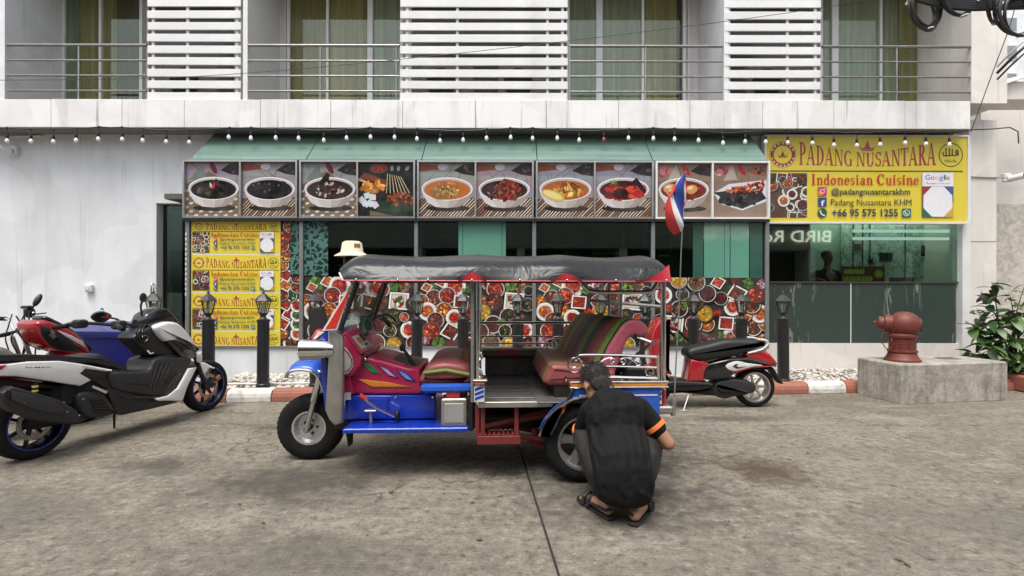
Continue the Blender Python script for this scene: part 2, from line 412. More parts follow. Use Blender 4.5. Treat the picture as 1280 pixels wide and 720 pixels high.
# ---- pebble bed between kerb and shop
bed = struct(MB().add([(-4.0, ky(-4.0)+.16, .10), (9.0, ky(9.0)+.16, .10), (9.0, YF, .10), (-4.0, YF, .10)], [(0,1,2,3)]).build('pebble_bed', mat('bed_sand', (0.22,0.20,0.18), 0.95, scale=15, var=0.4)))
def pebble_mat():
    m, nt, b = base_mat('pebbles'); p = geo_pos(nt)
    v = nt.nodes.new('ShaderNodeTexVoronoi'); v.inputs['Scale'].default_value = 22; nt.links.new(p, v.inputs['Vector'])
    c = ramp(nt, v.outputs['Color'], [(0.1, (0.30,0.27,0.23)), (0.5, (0.52,0.48,0.42)), (0.9, (0.68,0.66,0.61))])
    nt.links.new(c, b.inputs['Base Color']); b.inputs['Roughness'].default_value = 0.6; return m
pm = MB(); rr = random.Random(3)
for k in range(4300):
    x = rr.uniform(-4.0, 8.2); y0 = ky(x) + .18; y1 = YE - .02 if x < 3.75 else YF - .03
    y = y0 + (y1 - y0) * rr.random(); s = rr.uniform(.018, .038) * (1.0 if x < 0 else .75)
    mrot = Matrix.Rotation(rr.uniform(0, 3.1), 4, 'Z') @ Matrix.Rotation(rr.uniform(-.5, .5), 4, 'X')
    pm.ell((x, y, .105 + rr.uniform(0, .018)), (s * rr.uniform(1, 1.6), s, s * rr.uniform(.5, .8)), 6, 4, mrot)
tag(pm.build('pebbles', pebble_mat(), smooth=60), 'loose pale pebbles filling the strip behind the painted kerb', 'pebbles', kind='stuff')

# ---- wall finishes
def plaster(name, col, streak=0.35, sc=1.0, drip=0.3):
    m, nt, b = base_mat(name); p = geo_pos(nt)
    n1 = noise(nt, 1.3*sc, 7, 0.65, p, 0.4); st = noise(nt, 1.0, 6, 0.6, geo_pos(nt, (1.7, 1.7, 0.22)), 0.5); fi = noise(nt, 40, 4, 0.6, p); patch = noise(nt, 0.8, 3, 0.5, p, 1.2)
    c = mixc(nt, ramp(nt, n1, [(0.3, 0), (0.7, 1)]), tuple(x*0.86 for x in col), col)
    c = mixc(nt, ramp(nt, patch, [(0.48, 0.0), (0.52, 0.4)]), c, tuple(min(1, x*1.10) for x in col))
    c = mixc(nt, ramp(nt, st, [(0.52, 0), (0.75, streak)]), c, (0.36, 0.355, 0.34))
    c = mixc(nt, ramp(nt, fi, [(0.66, 0), (0.8, 0.3)]), c, (0.22, 0.21, 0.20))
    dr = noise(nt, 1.0, 4, 0.6, geo_pos(nt, (13, 13, 0.55)), 0.25); c = mixc(nt, ramp(nt, dr, [(0.60, 0), (0.74, drip)]), c, (0.20, 0.19, 0.175))
    nt.links.new(c, b.inputs['Base Color']); b.inputs['Roughness'].default_value = 0.7
    bump(nt, b, n1, 0.12, 0.03); return m
M_wall = plaster('white_plaster', (0.73, 0.75, 0.77), 0.28); M_band = plaster('balcony_panel', (0.80, 0.79, 0.775), 0.5, 2.0, 0.6); M_pink = plaster('recess_plaster', (0.72, 0.67, 0.64), 0.2); M_railm = mat('rail_steel', (0.30, 0.29, 0.28), .35, .8, .2, 12)
M_pillar = plaster('pillar_cladding', (0.76, 0.72, 0.67), 0.3)
M_inside = mat('room_walls', (0.30, 0.26, 0.18), 0.8, var=0.3, scale=1.2); M_inceil = mat('room_ceiling', (0.11, 0.10, 0.085), 0.8)
M_glass = glass_mat('shop_glass', (0.42, 0.60, 0.52), 0.05); M_glass_up = glass_mat('balcony_glass', (0.88, 0.88, 0.80), 0.03); M_clear = glass_mat('clear_glass', (0.86, 0.9, 0.88), 0.02)
M_winalu = mat('window_white', (0.70, 0.70, 0.69), 0.4, var=0.06)

bld = thing('restaurant_building', (0, YF, 0), 'two storey white building with green glazed shop front and louvred balconies above', 'building')
def W(mb, name, m, parent=bld, **k): return mb.build(name, m, parent, world=True, **k)
XD0, XD1 = AX(198, YF), AX(231, YF) + .25       # side door opening
XE0, XE1 = AX(234, YE), AX(960, YE)             # glazed shop front
XR1 = AX(1196, YF)                              # right end of the counter window
XP1 = AX(1241, YF)                              # outer edge of the corner pillar
ZS = AZ(160, YB)                                # underside of the balcony edge
# ground-floor walls
W(MB().box(-11, XD0 - .06, YF, YF + .3, 0, ZS + .3), 'wall', M_wall)
W(MB().box(XD0 - .06, XE0 + .35, YF, YF + .3, AZ(255, YF), ZS + .3), 'wall', M_wall)
W(MB().box(XE0 + .35, XR1 - .01, YF, YF + .3, AZ(262, YF), ZS + .3), 'wall', M_wall)
W(MB().box(XR1 + .14, XP1, YF - .06, YF + .9, 0, ZS + .25), 'corner_pillar', M_pillar)
for zz in (1.05, 2.15):
    W(MB().box(XR1 + .139, XP1 + .001, YF - .0625, YF - .0595, zz, zz + .008), 'cladding_joint', M_joint)
# room behind the glass
W(MB().box(-5.2, XR1 + .1, 12.0, 12.2, 0, 2.9), 'room_back_wall', M_inside)
W(MB().box(XE1 - .03, XR1 + .1, YF + .08, 12.0, .2, .478), 'room_floor', mat('room_floor', (0.12,0.11,0.10), 0.4)); W(MB().box(-5.2, XE1 - .031, YE + .19, 12.0, .2, .48), 'room_floor', mat('room_floor', (0.12,0.11,0.10), 0.4))
W(MB().box(XE1 - .03, XR1 + .1, YF + .305, 12.2, 2.72, 2.80), 'room_ceiling', M_inceil); W(MB().box(-5.2, XE1 - .031, YE + .02, 12.2, 2.72, 2.80), 'room_ceiling', M_inceil)
W(MB().box(-5.3, -5.2, YF + .31, 12.2, 0, 2.9), 'room_side_wall', M_inside); W(MB().box(XR1 + .14, XR1 + .3, YF + .95, 12.2, 0, 2.9), 'room_side_wall', M_inside)
W(MB().box(3.85, 3.95, YF + .02, 10.4, .48, 2.7), 'room_partition', mat('partition', (0.05,0.06,0.05), 0.6))
# plinths
ZP = AZ(435, YE); ZPR = AZ(428, YF)
W(MB().box(XE0, XE1 - .02, YE, YE + .18, 0, ZP), 'plinth', M_wall)
W(MB().box(XE1 - .06, XR1 + .02, YF - .04, YF + .2, 0, ZPR), 'plinth', M_pillar)
# shop-front frame: posts, head beam, sill
ZH = AZ(277, YE)
for u in (236, 377.5, 520.5, 667.5, 815.5, 957.5):
    xx = AX(u, YE); W(MB().cbox(xx - .028, xx + .028, YE - .045, YE + .055, ZP, ZH + .02, .006), 'window_post', M_dkal)
W(MB().cbox(XE0 - .02, XE1 + .01, YE - .05, YE + .06, ZH, ZH + .055, .006), 'head_beam', M_dkal)
W(MB().box(XE0, XE1, YE - .03, YE + .05, ZP, ZP + .025), 'sill_rail', M_dkal)
W(MB().box(XE0 + .01, XE0 + .06, YE + .05, YF, .3, 3.2), 'side_glazing_post', M_dkal)
us = (236, 377.5, 520.5, 667.5, 815.5, 957.5)
for a, b in zip(us, us[1:]):
    W(MB().box(AX(a, YE) + .03, AX(b, YE) - .03, YE + .005, YE + .013, ZP + .026, ZH - .002), 'window_pane', M_glass)
W(MB().box(XE0 + .02, XE0 + .03, YE + .06, YF - .001, .5, 3.0), 'side_pane', M_glass); W(MB().box(XE1 - .05, XE1 - .04, YE + .06, YF - .05, .5, 3.0), 'side_pane', M_glass)
# mint boards and doors standing inside, seen through the glass
zfl = AZ(347, YE)
M_mint = mat('mint_glass_board', (0.115, 0.30, 0.225), 0.07, var=0.06, scale=2); M_mint_d = mat('mint_dark', (0.035, 0.10, 0.075), 0.2)
for (u0, u1, m) in ((573, 632, M_mint), (866, 879, M_mint_d), (880, 912, M_mint), (913, 936, M_mint), (937, 953, M_mint_d)):
    W(MB().box(AX(u0, YE), AX(u1, YE), YE - .002, YE + .003, zfl, ZH - .004), 'frosted_film', m)
for (u0, u1) in ((578, 578.8), (627, 627.8), (905, 905.7)):
    W(MB().box(AX(u0, YE), AX(u1, YE), YE - .004, YE - .0025, zfl, ZH - .004), 'film_line', M_mint_d)
W(MB().box(AX(840, 8.6), AX(850, 8.6), 8.6, 8.62, AZ(318, 8.6), AZ(300, 8.6)), 'wall_notice', mat('notice_red', (0.25,0.05,0.04), 0.5))
W(MB().box(AX(782, 9), AX(802, 9), 8.95, 9.0, .5, 2.6), 'room_door', mat('olive_door', (0.13,0.12,0.06), 0.5))
W(MB().box(AX(633, 8.4), AX(664, 8.4), 8.4, 8.43, .5, 2.6), 'room_door', mat('brown_door', (0.12,0.10,0.055), 0.5))
# things standing in the dim room: shelves, a cabinet, low lamps
for (u0, u1, y, z0, z1, m) in ((420, 470, 8.9, .5, 2.1, mat('cabinet', (.16, .12, .07), .4)), (478, 512, 8.5, .5, 1.9, mat('fridge_grey', (.20, .21, .20), .3)), (530, 566, 9.4, .5, 2.3, mat('brown_door', (0.12,0.10,0.055), 0.5)), (680, 730, 8.7, .5, 1.95, mat('shelf_wood', (.18, .13, .08), .5)), (740, 778, 9.2, .5, 2.4, mat('olive_door', (0.13,0.12,0.06), 0.5)), (822, 838, 8.6, .5, 2.3, mat('cabinet', (.16, .12, .07), .4))):
    W(MB().box(AX(u0, y), AX(u1, y), y, y + .3, z0, z1), 'room_cabinet', m)
    for k in range(3): W(MB().box(AX(u0, y) + .02, AX(u1, y) - .02, y - .012, y - .001, z0 + (z1-z0)*(.35 + .22*k), z0 + (z1-z0)*(.37 + .22*k)), 'shelf_edge', M_white_al)
# cut-work screen at the left of the glazing
def lattice_mat():
    m, nt, b = base_mat('cutwork_screen'); v = coords(nt)
    n = nt.nodes.new('ShaderNodeTexVoronoi'); n.feature = 'DISTANCE_TO_EDGE'; n.inputs['Scale'].default_value = 11; n.inputs['Randomness'].default_value = 0.8
    d = nt.nodes.new('ShaderNodeVectorMath'); d.operation = 'ADD'
    nn = nt.nodes.new('ShaderNodeTexNoise'); nn.inputs['Scale'].default_value = 9; nt.links.new(v, nn.inputs['Vector'])
    sc = nt.nodes.new('ShaderNodeVectorMath'); sc.operation = 'SCALE'; sc.inputs['Scale'].default_value = 0.16; nt.links.new(nn.outputs['Color'], sc.inputs[0])
    nt.links.new(v, d.inputs[0]); nt.links.new(sc.outputs[0], d.inputs[1]); nt.links.new(d.outputs[0], n.inputs['Vector'])
    c = ramp(nt, n.outputs['Distance'], [(0.10, (0.075,0.19,0.16)), (0.15, (0.008,0.02,0.017))])
    nt.links.new(c, b.inputs['Base Color']); b.inputs['Roughness'].default_value = 0.4; return m
W(MB().box(AX(363, YE), AX(410, YE), YE - .003, YE + .003, AZ(345, YE), ZH - .003), 'cutwork_screen', lattice_mat())
# glass canopy sloping from the wall to the food signs
M_canopy, nt, b = base_mat('canopy_glass')
c_ = mixc(nt, ramp(nt, noise(nt, 1.0, 4, 0.6, geo_pos(nt, (0.5, 1.2, 9))), [(0.35, 0), (0.7, 1)]), (0.125, 0.205, 0.175), (0.185, 0.28, 0.24))
nt.links.new(c_, b.inputs['Base Color']); b.inputs['Roughness'].default_value = 0.12; b.inputs['Coat Weight'].default_value = 0.5
ZC0, ZC1 = AZ(167, YF), AZ(200, YE)
xs = [AX(268, YF) + (AX(936, YF) - AX(268, YF)) * k / 5 for k in range(6)]
for a, b_ in zip(xs, xs[1:]):
    W(MB().add([(a+.006, YF-.004, ZC0), (b_-.006, YF-.004, ZC0), (b_-.006, YE-.02, ZC1), (a+.006, YE-.02, ZC1), (a+.006, YF-.004, ZC0-.012), (b_-.006, YF-.004, ZC0-.012), (b_-.006, YE-.02, ZC1-.012), (a+.006, YE-.02, ZC1-.012)],
       [(0,1,2,3),(7,6,5,4),(0,3,7,4),(1,5,6,2),(3,2,6,7),(0,4,5,1)]), 'canopy_pane', M_canopy)
for a in xs: W(MB().box(a-.02, a+.02, YE, YF, ZC1-.3, ZC1-.25), 'canopy_bracket', M_dkal)
# counter window on the right
zb, zt = AZ(352, YF), AZ(277, YF)
W(MB().box(XR1 + .005, XR1 + .135, YF - .10, YF + .15, .1, AZ(172, YF)), 'window_jamb', M_white_al)
W(MB().box(AX(961, YF), XR1, YF - .03, YF + .06, zb - .012, zb + .012), 'counter_rail', mat('counter_rail', (0.06,0.045,0.035), 0.5))
def film_mat():
    m, nt, b = base_mat('dark_green_film'); p = geo_pos(nt)
    n1 = noise(nt, 1.0, 6, 0.7, geo_pos(nt, (9, 9, 1.6)), 0.8); n2 = noise(nt, 1.3, 2, 0.5, geo_pos(nt, (1, 1, .15)))
    mm = nt.nodes.new('ShaderNodeMath'); mm.operation = 'MULTIPLY'; nt.links.new(ramp(nt, n1, [(0.56, 0), (0.60, 1)]), mm.inputs[0]); nt.links.new(ramp(nt, n2, [(0.46, 0), (0.54, 0.8)]), mm.inputs[1])
    c = mixc(nt, mm.outputs[0], (0.042, 0.060, 0.052), (0.24, 0.25, 0.235)); nt.links.new(c, b.inputs['Base Color']); b.inputs['Roughness'].default_value = 0.22; return m
M_film = film_mat()
for u0, u1 in ((957, 1062.3), (1063.6, 1194)):
    W(MB().box(AX(u0, YF), AX(u1, YF), YF - .012, YF + .012, ZPR + .004, zb - .013), 'lower_panel', M_film)
W(MB().box(AX(1062.4, YF), AX(1063.5, YF), YF - .015, YF + .012, ZPR + .004, zb - .013), 'panel_seam', M_winalu)
W(MB().box(AX(957, YF), XR1, YF - .005, YF + .005, zb + .013, zt), 'counter_pane', glass_mat('counter_glass', (0.54, 0.63, 0.56), 0.05))
# pale veined wall inside behind the counter and what stands before it
def vein_mat():
    m, nt, b = base_mat('veined_stone'); p = geo_pos(nt)
    n1 = noise(nt, 11, 8, 0.75, p, 1.2); n2 = noise(nt, 2.2, 5, 0.6, p)
    c = mixc(nt, ramp(nt, n1, [(0.42, 0.9), (0.56, 0)]), (0.62, 0.72, 0.64), (0.16, 0.22, 0.18)); c = mixc(nt, ramp(nt, n2, [(0.5, 0), (0.8, .5)]), c, (0.75, .8, .76))
    nt.links.new(c, b.inputs['Base Color']); b.inputs['Roughness'].default_value = 0.4; return m
yv = 9.2
W(MB().box(AX(1052, yv), AX(1161, yv), yv, yv + .03, .9, 2.66), 'stone_wall_panel', vein_mat())
W(MB().box(AX(1013, 9.25), AX(1051, 9.25), 9.25, 9.28, .9, 2.66), 'room_door', mat('pale_green_board', (0.42, 0.55, 0.46), 0.5))
for u in (1066, 1078, 1087, 1131): W(MB().box(AX(u, yv) - .008, AX(u, yv) + .008, yv - .012, yv - .002, 1.2, 2.66), 'panel_groove', M_blackm)
for (u0, u1, v0, v1) in ((1099, 1114, 315, 325), (1151, 1163, 306, 319), (1067, 1075, 304, 312), (1085, 1090, 323, 329)):
    W(MB().box(AX(u0, yv), AX(u1, yv), yv - .03, yv - .003, AZ(v1, yv), AZ(v0, yv)), 'wall_picture', M_blackm)
W(MB().box(AX(1114, 8.55), AX(1140, 8.55), 8.5, 8.6, AZ(353, 8.55), AZ(346, 8.55)), 'counter_box', M_blackm)

# unseen glowing panel above the window head, added to light the veined wall
m_, nt_, b_ = base_mat('added_glow'); b_.inputs['Emission Color'].default_value = (.86, 1.0, .94, 1); b_.inputs['Emission Strength'].default_value = 5.0
W(MB().box(AX(1010, 8.8), AX(1170, 8.8), 8.93, 9.12, 2.67, 2.70), 'unseen_light_panel', m_)
m_, nt_, b_ = base_mat('reflection_bar'); b_.inputs['Emission Color'].default_value = (.75, .95, 1.0, 1); b_.inputs['Emission Strength'].default_value = .8
for v in (287.5, 297): W(MB().box(AX(1066, 8.6), AX(1188, 8.6), 8.60, 8.62, AZ(v + 2, 8.6), AZ(v - 1.5, 8.6)), 'reflection_bar', m_)  # glowing strips set inside, standing in for light bars reflected in the pane

# ---- balconies
BZ = AZ(125, YB)
W(MB().box(-11, AX(1213, YB), YB + .03, YR + .2, ZS + .004, BZ - .02), 'balcony_slab', mat('slab_grey', (0.20,0.19,0.18), 0.8))
joints = [-60, -20, 63, 152, 230, 325, 413, 503, 594, 683, 773, 862, 953, 1042, 1131, 1213]
for a, b_ in zip(joints, joints[1:]):
    W(MB().cbox(AX(a, YB) + .003, AX(b_, YB) - .003, YB + random.uniform(-.003, .003), YB + .028, ZS, BZ + random.uniform(-.004, .004), .004), 'balcony_panel', M_band)
W(MB().box(-11, 8.2, YR, YR + .15, BZ - .3, 6.9), 'recess_wall', M_pink)
W(MB().box(-11, 7.6, YB + .02, YR + .2, 6.62, 7.1), 'upper_slab', M_pink); W(MB().box(-11, 7.6, YB + .1, 11, 7.1, 7.9), 'upper_wall', M_wall)
# party walls between the balconies
for (u0, x_w, m) in ((6, -.45, M_wall), (303.5, .07, M_winalu), (904, .07, M_wall), (1213, .55, M_pillar)):
    xx = AX(u0, YB + .05)
    if x_w < 0: W(MB().box(xx + x_w, xx, YB + .04, YR - .002, BZ - .02, 6.62), 'party_wall', m)
    else: W(MB().box(xx, xx + x_w, YB + .04, YR - .002, BZ - .02, 6.62), 'party_wall', m)
# louvred screens: every slat on its own
def screen(u0, u1, posts):
    y = YB + .03; x0, x1 = AX(u0, y), AX(u1, y)
    fr = MB()
    sc = None
    for k in posts:
        xx = x0 + (x1 - x0) * k; q = W(MB().box(xx - .02, xx + .02, y + .03, y + .06, BZ, 6.6), 'screen_post' if sc else 'louvre_screen', M_winalu, sc or bld); sc = sc or q
    me = None; p = .1795; z = BZ + .004
    for k in range(11):
        if me is None:
            o = MB().cbox(-(x1-x0)/2, (x1-x0)/2, -.012, .012, 0, .118, .004).build('slat', M_white_al, sc); me = o
        else:
            o = copy_part(me, sc)
        o.location = Vector(((x0+x1)/2 + random.uniform(-.004, .004), y + .016, z + k * p)) - ORIG[bld]; o.rotation_euler = (R(random.uniform(-1.5, 1.5)), R(random.uniform(-.15, .15)), 0)
screen(183, 300, (.05, .42, .95)); screen(499.5, 709, (.04, .34, .88, .97)); screen(905.5, 1026, (.05, .66, .95))
# dark panels added behind the screens, their colour deepening the shade between slats
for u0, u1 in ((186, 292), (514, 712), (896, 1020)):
    W(MB().box(AX(u0, YR), AX(u1, YR), YR - .012, YR - .003, BZ, 6.4), 'gap_shade_panel', mat('gap_shade_panel', (.045, .042, .035), .25))
# air conditioners behind the screens
M_ac = mat('ac_cream', (0.22, 0.21, 0.19), 0.5, dirt=.3)
def aircon(u, label):
    y = YB + .35; x = AX(u, y)
    t = thing('air_conditioner', (x, y, BZ), label, 'air conditioner', 'air conditioners behind the louvres')
    MB().cbox(-.42, .42, -.14, .16, .06, .62, .02).build('casing', M_ac, t); 
    MB().lathe([(.23, -.145), (.23, -.155), (.21, -.155), (.21, -.145)], (-.1, 0, .34), 'y', 24).build('fan_ring', M_black, t); MB().lathe([(.21, -.146), (.205, -.149)], (-.1, 0, .34), 'y', 20).build('fan_grille', M_blackm, t)
    for s in (-.3, .3): MB().box(s - .03, s + .03, -.12, .12, 0, .06).build('foot', M_black, t)
aircon(245, 'cream air conditioner behind the left white louvre screen'); aircon(560, 'cream air conditioner behind the left half of the middle louvre screen'); aircon(655, 'cream air conditioner behind the right half of the middle louvre screen'); aircon(960, 'cream air conditioner behind the right louvre screen')
# rails
def railing(u0, u1, posts):
    y = YB + .06; x0, x1 = AX(u0, y), AX(u1, y)
    r = MB()
    ra = None
    for u in posts:
        xx = AX(u, y); q = W(MB().cyl((xx, y, BZ - .01), (xx, y, AZ(57.5, y)), .016, n=8), 'rail_post' if ra else 'balcony_railing', M_railm, ra or bld, smooth=True); ra = ra or q
    for v, rad in ((57.5, .023), (76.5, .015), (95.5, .015), (114.5, .015)):
        W(MB().cyl((x0, y, AZ(v, y)), (x1, y, AZ(v, y)), rad, n=10), 'rail', M_railm, ra, smooth=True)
railing(9, 183, (98,)); railing(309, 499, (400, 495)); railing(711, 902, (711.5, 806)); railing(1027, 1212, (1120,))
# sliding doors with curtains
def curtain_mat(name, c1, c2):
    m, nt, b = base_mat(name); v = coords(nt, scale=(7, 1, .2)); n = noise(nt, 2.0, 4, .6, v)
    nt.links.new(mixc(nt, ramp(nt, n, [(.3, 0), (.7, 1)]), c1, c2), b.inputs['Base Color']); b.inputs['Roughness'].default_value = .9; return m
M_olive = curtain_mat('olive_curtain', (0.16, 0.15, 0.062), (0.42, 0.385, 0.20)); M_teal = curtain_mat('teal_curtain', (0.16, 0.22, 0.22), (0.42, 0.47, 0.42)); M_meshc = curtain_mat('insect_mesh', (0.03, 0.035, 0.025), (0.10, 0.10, 0.07))
def balcony_door(u0, u1, mull, cur):
    y = YR - .03; x0, x1 = AX(u0, y), AX(u1, y); z0, z1 = BZ - .02, 6.45
    fr = MB().box(x0 - .05, x0, y - .05, y + .02, z0, z1).box(x1, x1 + .05, y - .05, y + .02, z0, z1).box(x0, x1, y - .05, y + .02, z1, z1 + .06)
    f = W(fr, 'balcony_door', M_winalu)
    for (u, w) in mull: xx = AX(u, y); W(MB().box(xx - w/2, xx + w/2, y - .06, y + .015, z0, z1), 'door_stile', M_winalu, f)
    W(MB().box(x0 + .001, x1 - .001, y - .022, y - .016, z0, z1 - .001), 'pane', M_glass_up, f)
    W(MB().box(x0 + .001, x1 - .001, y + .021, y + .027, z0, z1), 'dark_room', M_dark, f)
    for (ca, cb, m) in cur:
        xa, xb = AX(ca, y), AX(cb, y); n = int((xb - xa) / .022); top = []; bot = []
        for k in range(n + 1):
            t = k / n; ph = 2*math.pi * (xb - xa) * t / .105; dy = .016 * math.sin(ph + 1.3 * math.sin(ph * .37))
            bot.append(Vector((xa + (xb-xa)*t, y + .004 + dy*.8, z0 + .01))); top.append(Vector((xa + (xb-xa)*t, y + .004 + dy*.8, z1)))
        W(MB().add(bot + top, [(k, k+1, n+1+k+1, n+1+k) for k in range(n)]), 'curtain', m, f, smooth=80)
balcony_door(83, 176, ((127.5, .04),), ((84, 98, M_teal), (98, 145, M_olive), (146, 174, M_meshc)))
balcony_door(363, 500, ((410, .04), (463, .09)), ((364, 411, M_olive), (411, 462, M_olive), (466, 500, M_teal)))
balcony_door(711, 852, ((748, .11), (802, .04)), ((711, 745, M_teal), (751, 801, M_teal), (804, 845, M_olive)))
balcony_door(1026, 1152, ((1041, .11), (1098, .04)), ((1026, 1037, M_teal), (1044, 1098, M_teal), (1100, 1123, M_teal), (1123, 1150, M_olive)))
# narrow trims on the recess walls
for u in (75, 356, 860, 1158):
    xx = AX(u, YR - .02); W(MB().box(xx - .02, xx + .02, YR - .035, YR - .002, BZ, 6.6), 'wall_trim', M_winalu)
# side door at the left of the glazing
dz = AZ(258, YF)
W(MB().box(XD0 - .055, XD0, YF - .05, YF + .1, 0, dz + .03).box(XD0 - .055, XE0 + .3, YF - .05, YF + .1, dz + .031, dz + .08), 'door_frame', M_white_al)
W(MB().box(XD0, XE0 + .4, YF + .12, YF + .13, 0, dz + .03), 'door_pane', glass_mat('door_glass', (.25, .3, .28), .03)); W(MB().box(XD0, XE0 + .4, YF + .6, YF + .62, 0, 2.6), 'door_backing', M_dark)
hd = MB().tube(spline([(XD0 - .03, YF - .06, 1.45), (XD0 - .03, YF - .12, 1.42), (XD0 - .03, YF - .12, 1.05), (XD0 - .03, YF - .06, 1.0)], 5, False), .013, 8)
W(hd, 'door_handle', M_steel, smooth=True)

# ---- the building across the street, behind the camera: its front shades the street and shows in the glass
YO = -5.2
hot = thing('hotel_building', (0, YO, 0), 'pale hotel across the street with lit letters over its door', 'building')
def HW(mb, name, m, parent=hot, **k): return mb.build(name, m, parent, world=True, **k)
HW(MB().box(-26, 26, YO - 4, YO, 3.0, 6.7), 'wall', plaster('hotel_wall', (0.36, 0.34, 0.31), .3)); HW(MB().box(-26, 26, YO - 4, YO - 1.2, 0, 2.999), 'ground_floor_wall', mat('hotel_dark', (0.06, 0.055, 0.05), .6, scale=.5))
for k in range(12):
    x0 = -24 + k * 4.1
    HW(MB().box(x0, x0 + 2.2, YO + .002, YO + .05, 4.6, 6.6), 'window', M_winalu); HW(MB().box(x0 + .06, x0 + 2.14, YO + .051, YO + .06, 4.66, 6.54), 'window_pane', mat('dark_pane', (.03, .04, .04), .08))
    HW(MB().box(x0 - .4, x0 - .1, YO - 1.1, YO - .05, 0, 2.998), 'column', M_wall)
m_, nt_, b_ = base_mat('lit_letters'); b_.inputs['Emission Color'].default_value = (1.0, .93, .78, 1); b_.inputs['Emission Strength'].default_value = 3.2; M_lit = m_
# ================================================================= PRINTED THINGS
_tc = {}
def text_geo(s, bold=0.0):
    """outline text as flat polygons, unit height"""
    if (s, bold) in _tc: return _tc[(s, bold)]
    cu = bpy.data.curves.new('lettering', 'FONT'); cu.body = s; cu.size = 1.0; cu.offset = bold; cu.resolution_u = 3; cu.fill_mode = 'BOTH'
    o = bpy.data.objects.new('lettering', cu); COL.objects.link(o)
    dg = bpy.context.evaluated_depsgraph_get(); me = bpy.data.meshes.new_from_object(o.evaluated_get(dg))
    V = [(v.co.x, v.co.y) for v in me.vertices]; Fc = [tuple(p.vertices) for p in me.polygons]
    bpy.data.objects.remove(o); bpy.data.curves.remove(cu); bpy.data.meshes.remove(me)
    x0 = min(v[0] for v in V); x1 = max(v[0] for v in V); y0 = min(v[1] for v in V); y1 = max(v[1] for v in V)
    _tc[(s, bold)] = (V, Fc, x0, x1, y0, y1); return _tc[(s, bold)]

# --- a serif alphabet drawn as polygons (unit cap height)
def _arc(cx, cy, rx, ry, ix, iy, a0, a1, n=14):
    o = [(cx + rx*math.cos(R(a0+(a1-a0)*k/n)), cy + ry*math.sin(R(a0+(a1-a0)*k/n))) for k in range(n+1)]
    i = [(cx + ix*math.cos(R(a0+(a1-a0)*k/n)), cy + iy*math.sin(R(a0+(a1-a0)*k/n))) for k in range(n+1)]
    return [[o[k], o[k+1], i[k+1], i[k]] for k in range(n)]
def _r(x0, x1, y0, y1): return [[(x0,y0),(x1,y0),(x1,y1),(x0,y1)]]
def _st(x, w, y0=0, y1=1, b=True, t=True, s=.09):
    g = _r(x, x+w, y0, y1)
    if b: g += _r(x-s, x+w+s, y0, y0+.06)
    if t: g += _r(x-s, x+w+s, y1-.06, y1)
    return g
GL = {
 'P': (.68, _st(.12,.17) + _arc(.29,.72,.34,.28,.17,.21,-90,90)),
 'A': (.80, [[(.02,0),(.11,0),(.42,1),(.36,1)], [(.55,0),(.76,0),(.45,1),(.34,1)]] + _r(.2,.6,.3,.37) + _r(-.04,.2,0,.06) + _r(.5,.84,0,.06)),
 'D': (.80, _st(.12,.17) + _arc(.29,.5,.46,.5,.27,.43,-90,90)),
 'N': (.84, _st(.12,.08) + _st(.68,.08,b=False) + [[(.12,1),(.28,1),(.76,0),(.62,0)]]),
 'G': (.80, _arc(.44,.5,.40,.52,.22,.45,45,330) + _st(.60,.16,.02,.46,False,True,.07)),
 'U': (.82, _st(.12,.17,.3,1,False) + _st(.64,.08,.3,1,False) + _arc(.42,.32,.30,.34,.13,.26,180,360)),
 'S': (.60, _arc(.30,.74,.25,.27,.12,.20,20,270) + _arc(.30,.27,.27,.28,.13,.20,-160,90) + _r(.49,.55,.72,.98) + _r(.03,.09,.02,.28)),
 'T': (.72, _st(.28,.17,t=False) + _r(.02,.70,.92,1) + _r(.02,.08,.72,.94) + _r(.64,.70,.72,.94)),
 'R': (.80, _st(.12,.17) + _arc(.29,.74,.33,.26,.16,.19,-90,90) + [[(.30,.50),(.46,.50),(.80,0),(.58,0)]]),
 'I': (.44, _st(.13,.18)),
 'C': (.76, _arc(.42,.5,.39,.52,.20,.44,42,318) + _r(.62,.68,.66,.98)),
 'n': (.62, _st(.10,.14,0,.66,True,False,.06) + _st(.42,.14,0,.42,True,False,.06) + _arc(.33,.42,.23,.25,.10,.16,0,180) + _r(.03,.12,.6,.66)),
 'd': (.60, _st(.38,.14,0,1,False,False) + _r(.30,.4,.94,1) + _r(.5,.58,0,.06) + _arc(.28,.32,.25,.34,.11,.26,0,360)),
 'o': (.56, _arc(.28,.32,.26,.34,.11,.26,0,360)),
 'e': (.54, _arc(.28,.32,.26,.34,.12,.26,10,320) + _r(.12,.50,.31,.38)),
 's': (.46, _arc(.23,.48,.19,.18,.08,.12,20,270) + _arc(.23,.18,.20,.19,.08,.12,-160,90)),
 'i': (.34, _st(.10,.14,0,.66,True,False,.06) + _r(.03,.12,.6,.66) + _arc(.17,.84,.10,.10,0,0,0,360)),
 'a': (.56, _st(.34,.14,0,.46,False,False) + _r(.46,.54,0,.06) + _arc(.28,.46,.20,.20,.08,.13,0,170) + _arc(.23,.19,.20,.20,.08,.12,0,360)),
 'u': (.62, _st(.10,.14,.22,.66,False,False) + _st(.40,.14,0,.66,False,False) + _arc(.31,.24,.21,.25,.08,.17,180,360) + _r(.03,.12,.6,.66) + _r(.33,.42,.6,.66) + _r(.52,.6,0,.06)),
}
def serif_polys(s, gap=.05):
    x = 0; out = []
    for ch in s:
        if ch == ' ': x += .32; continue
        w, g = GL[ch]
        out += [[(p[0] + x, p[1]) for p in q] for q in g]; x += w + gap
    return out, x - gap

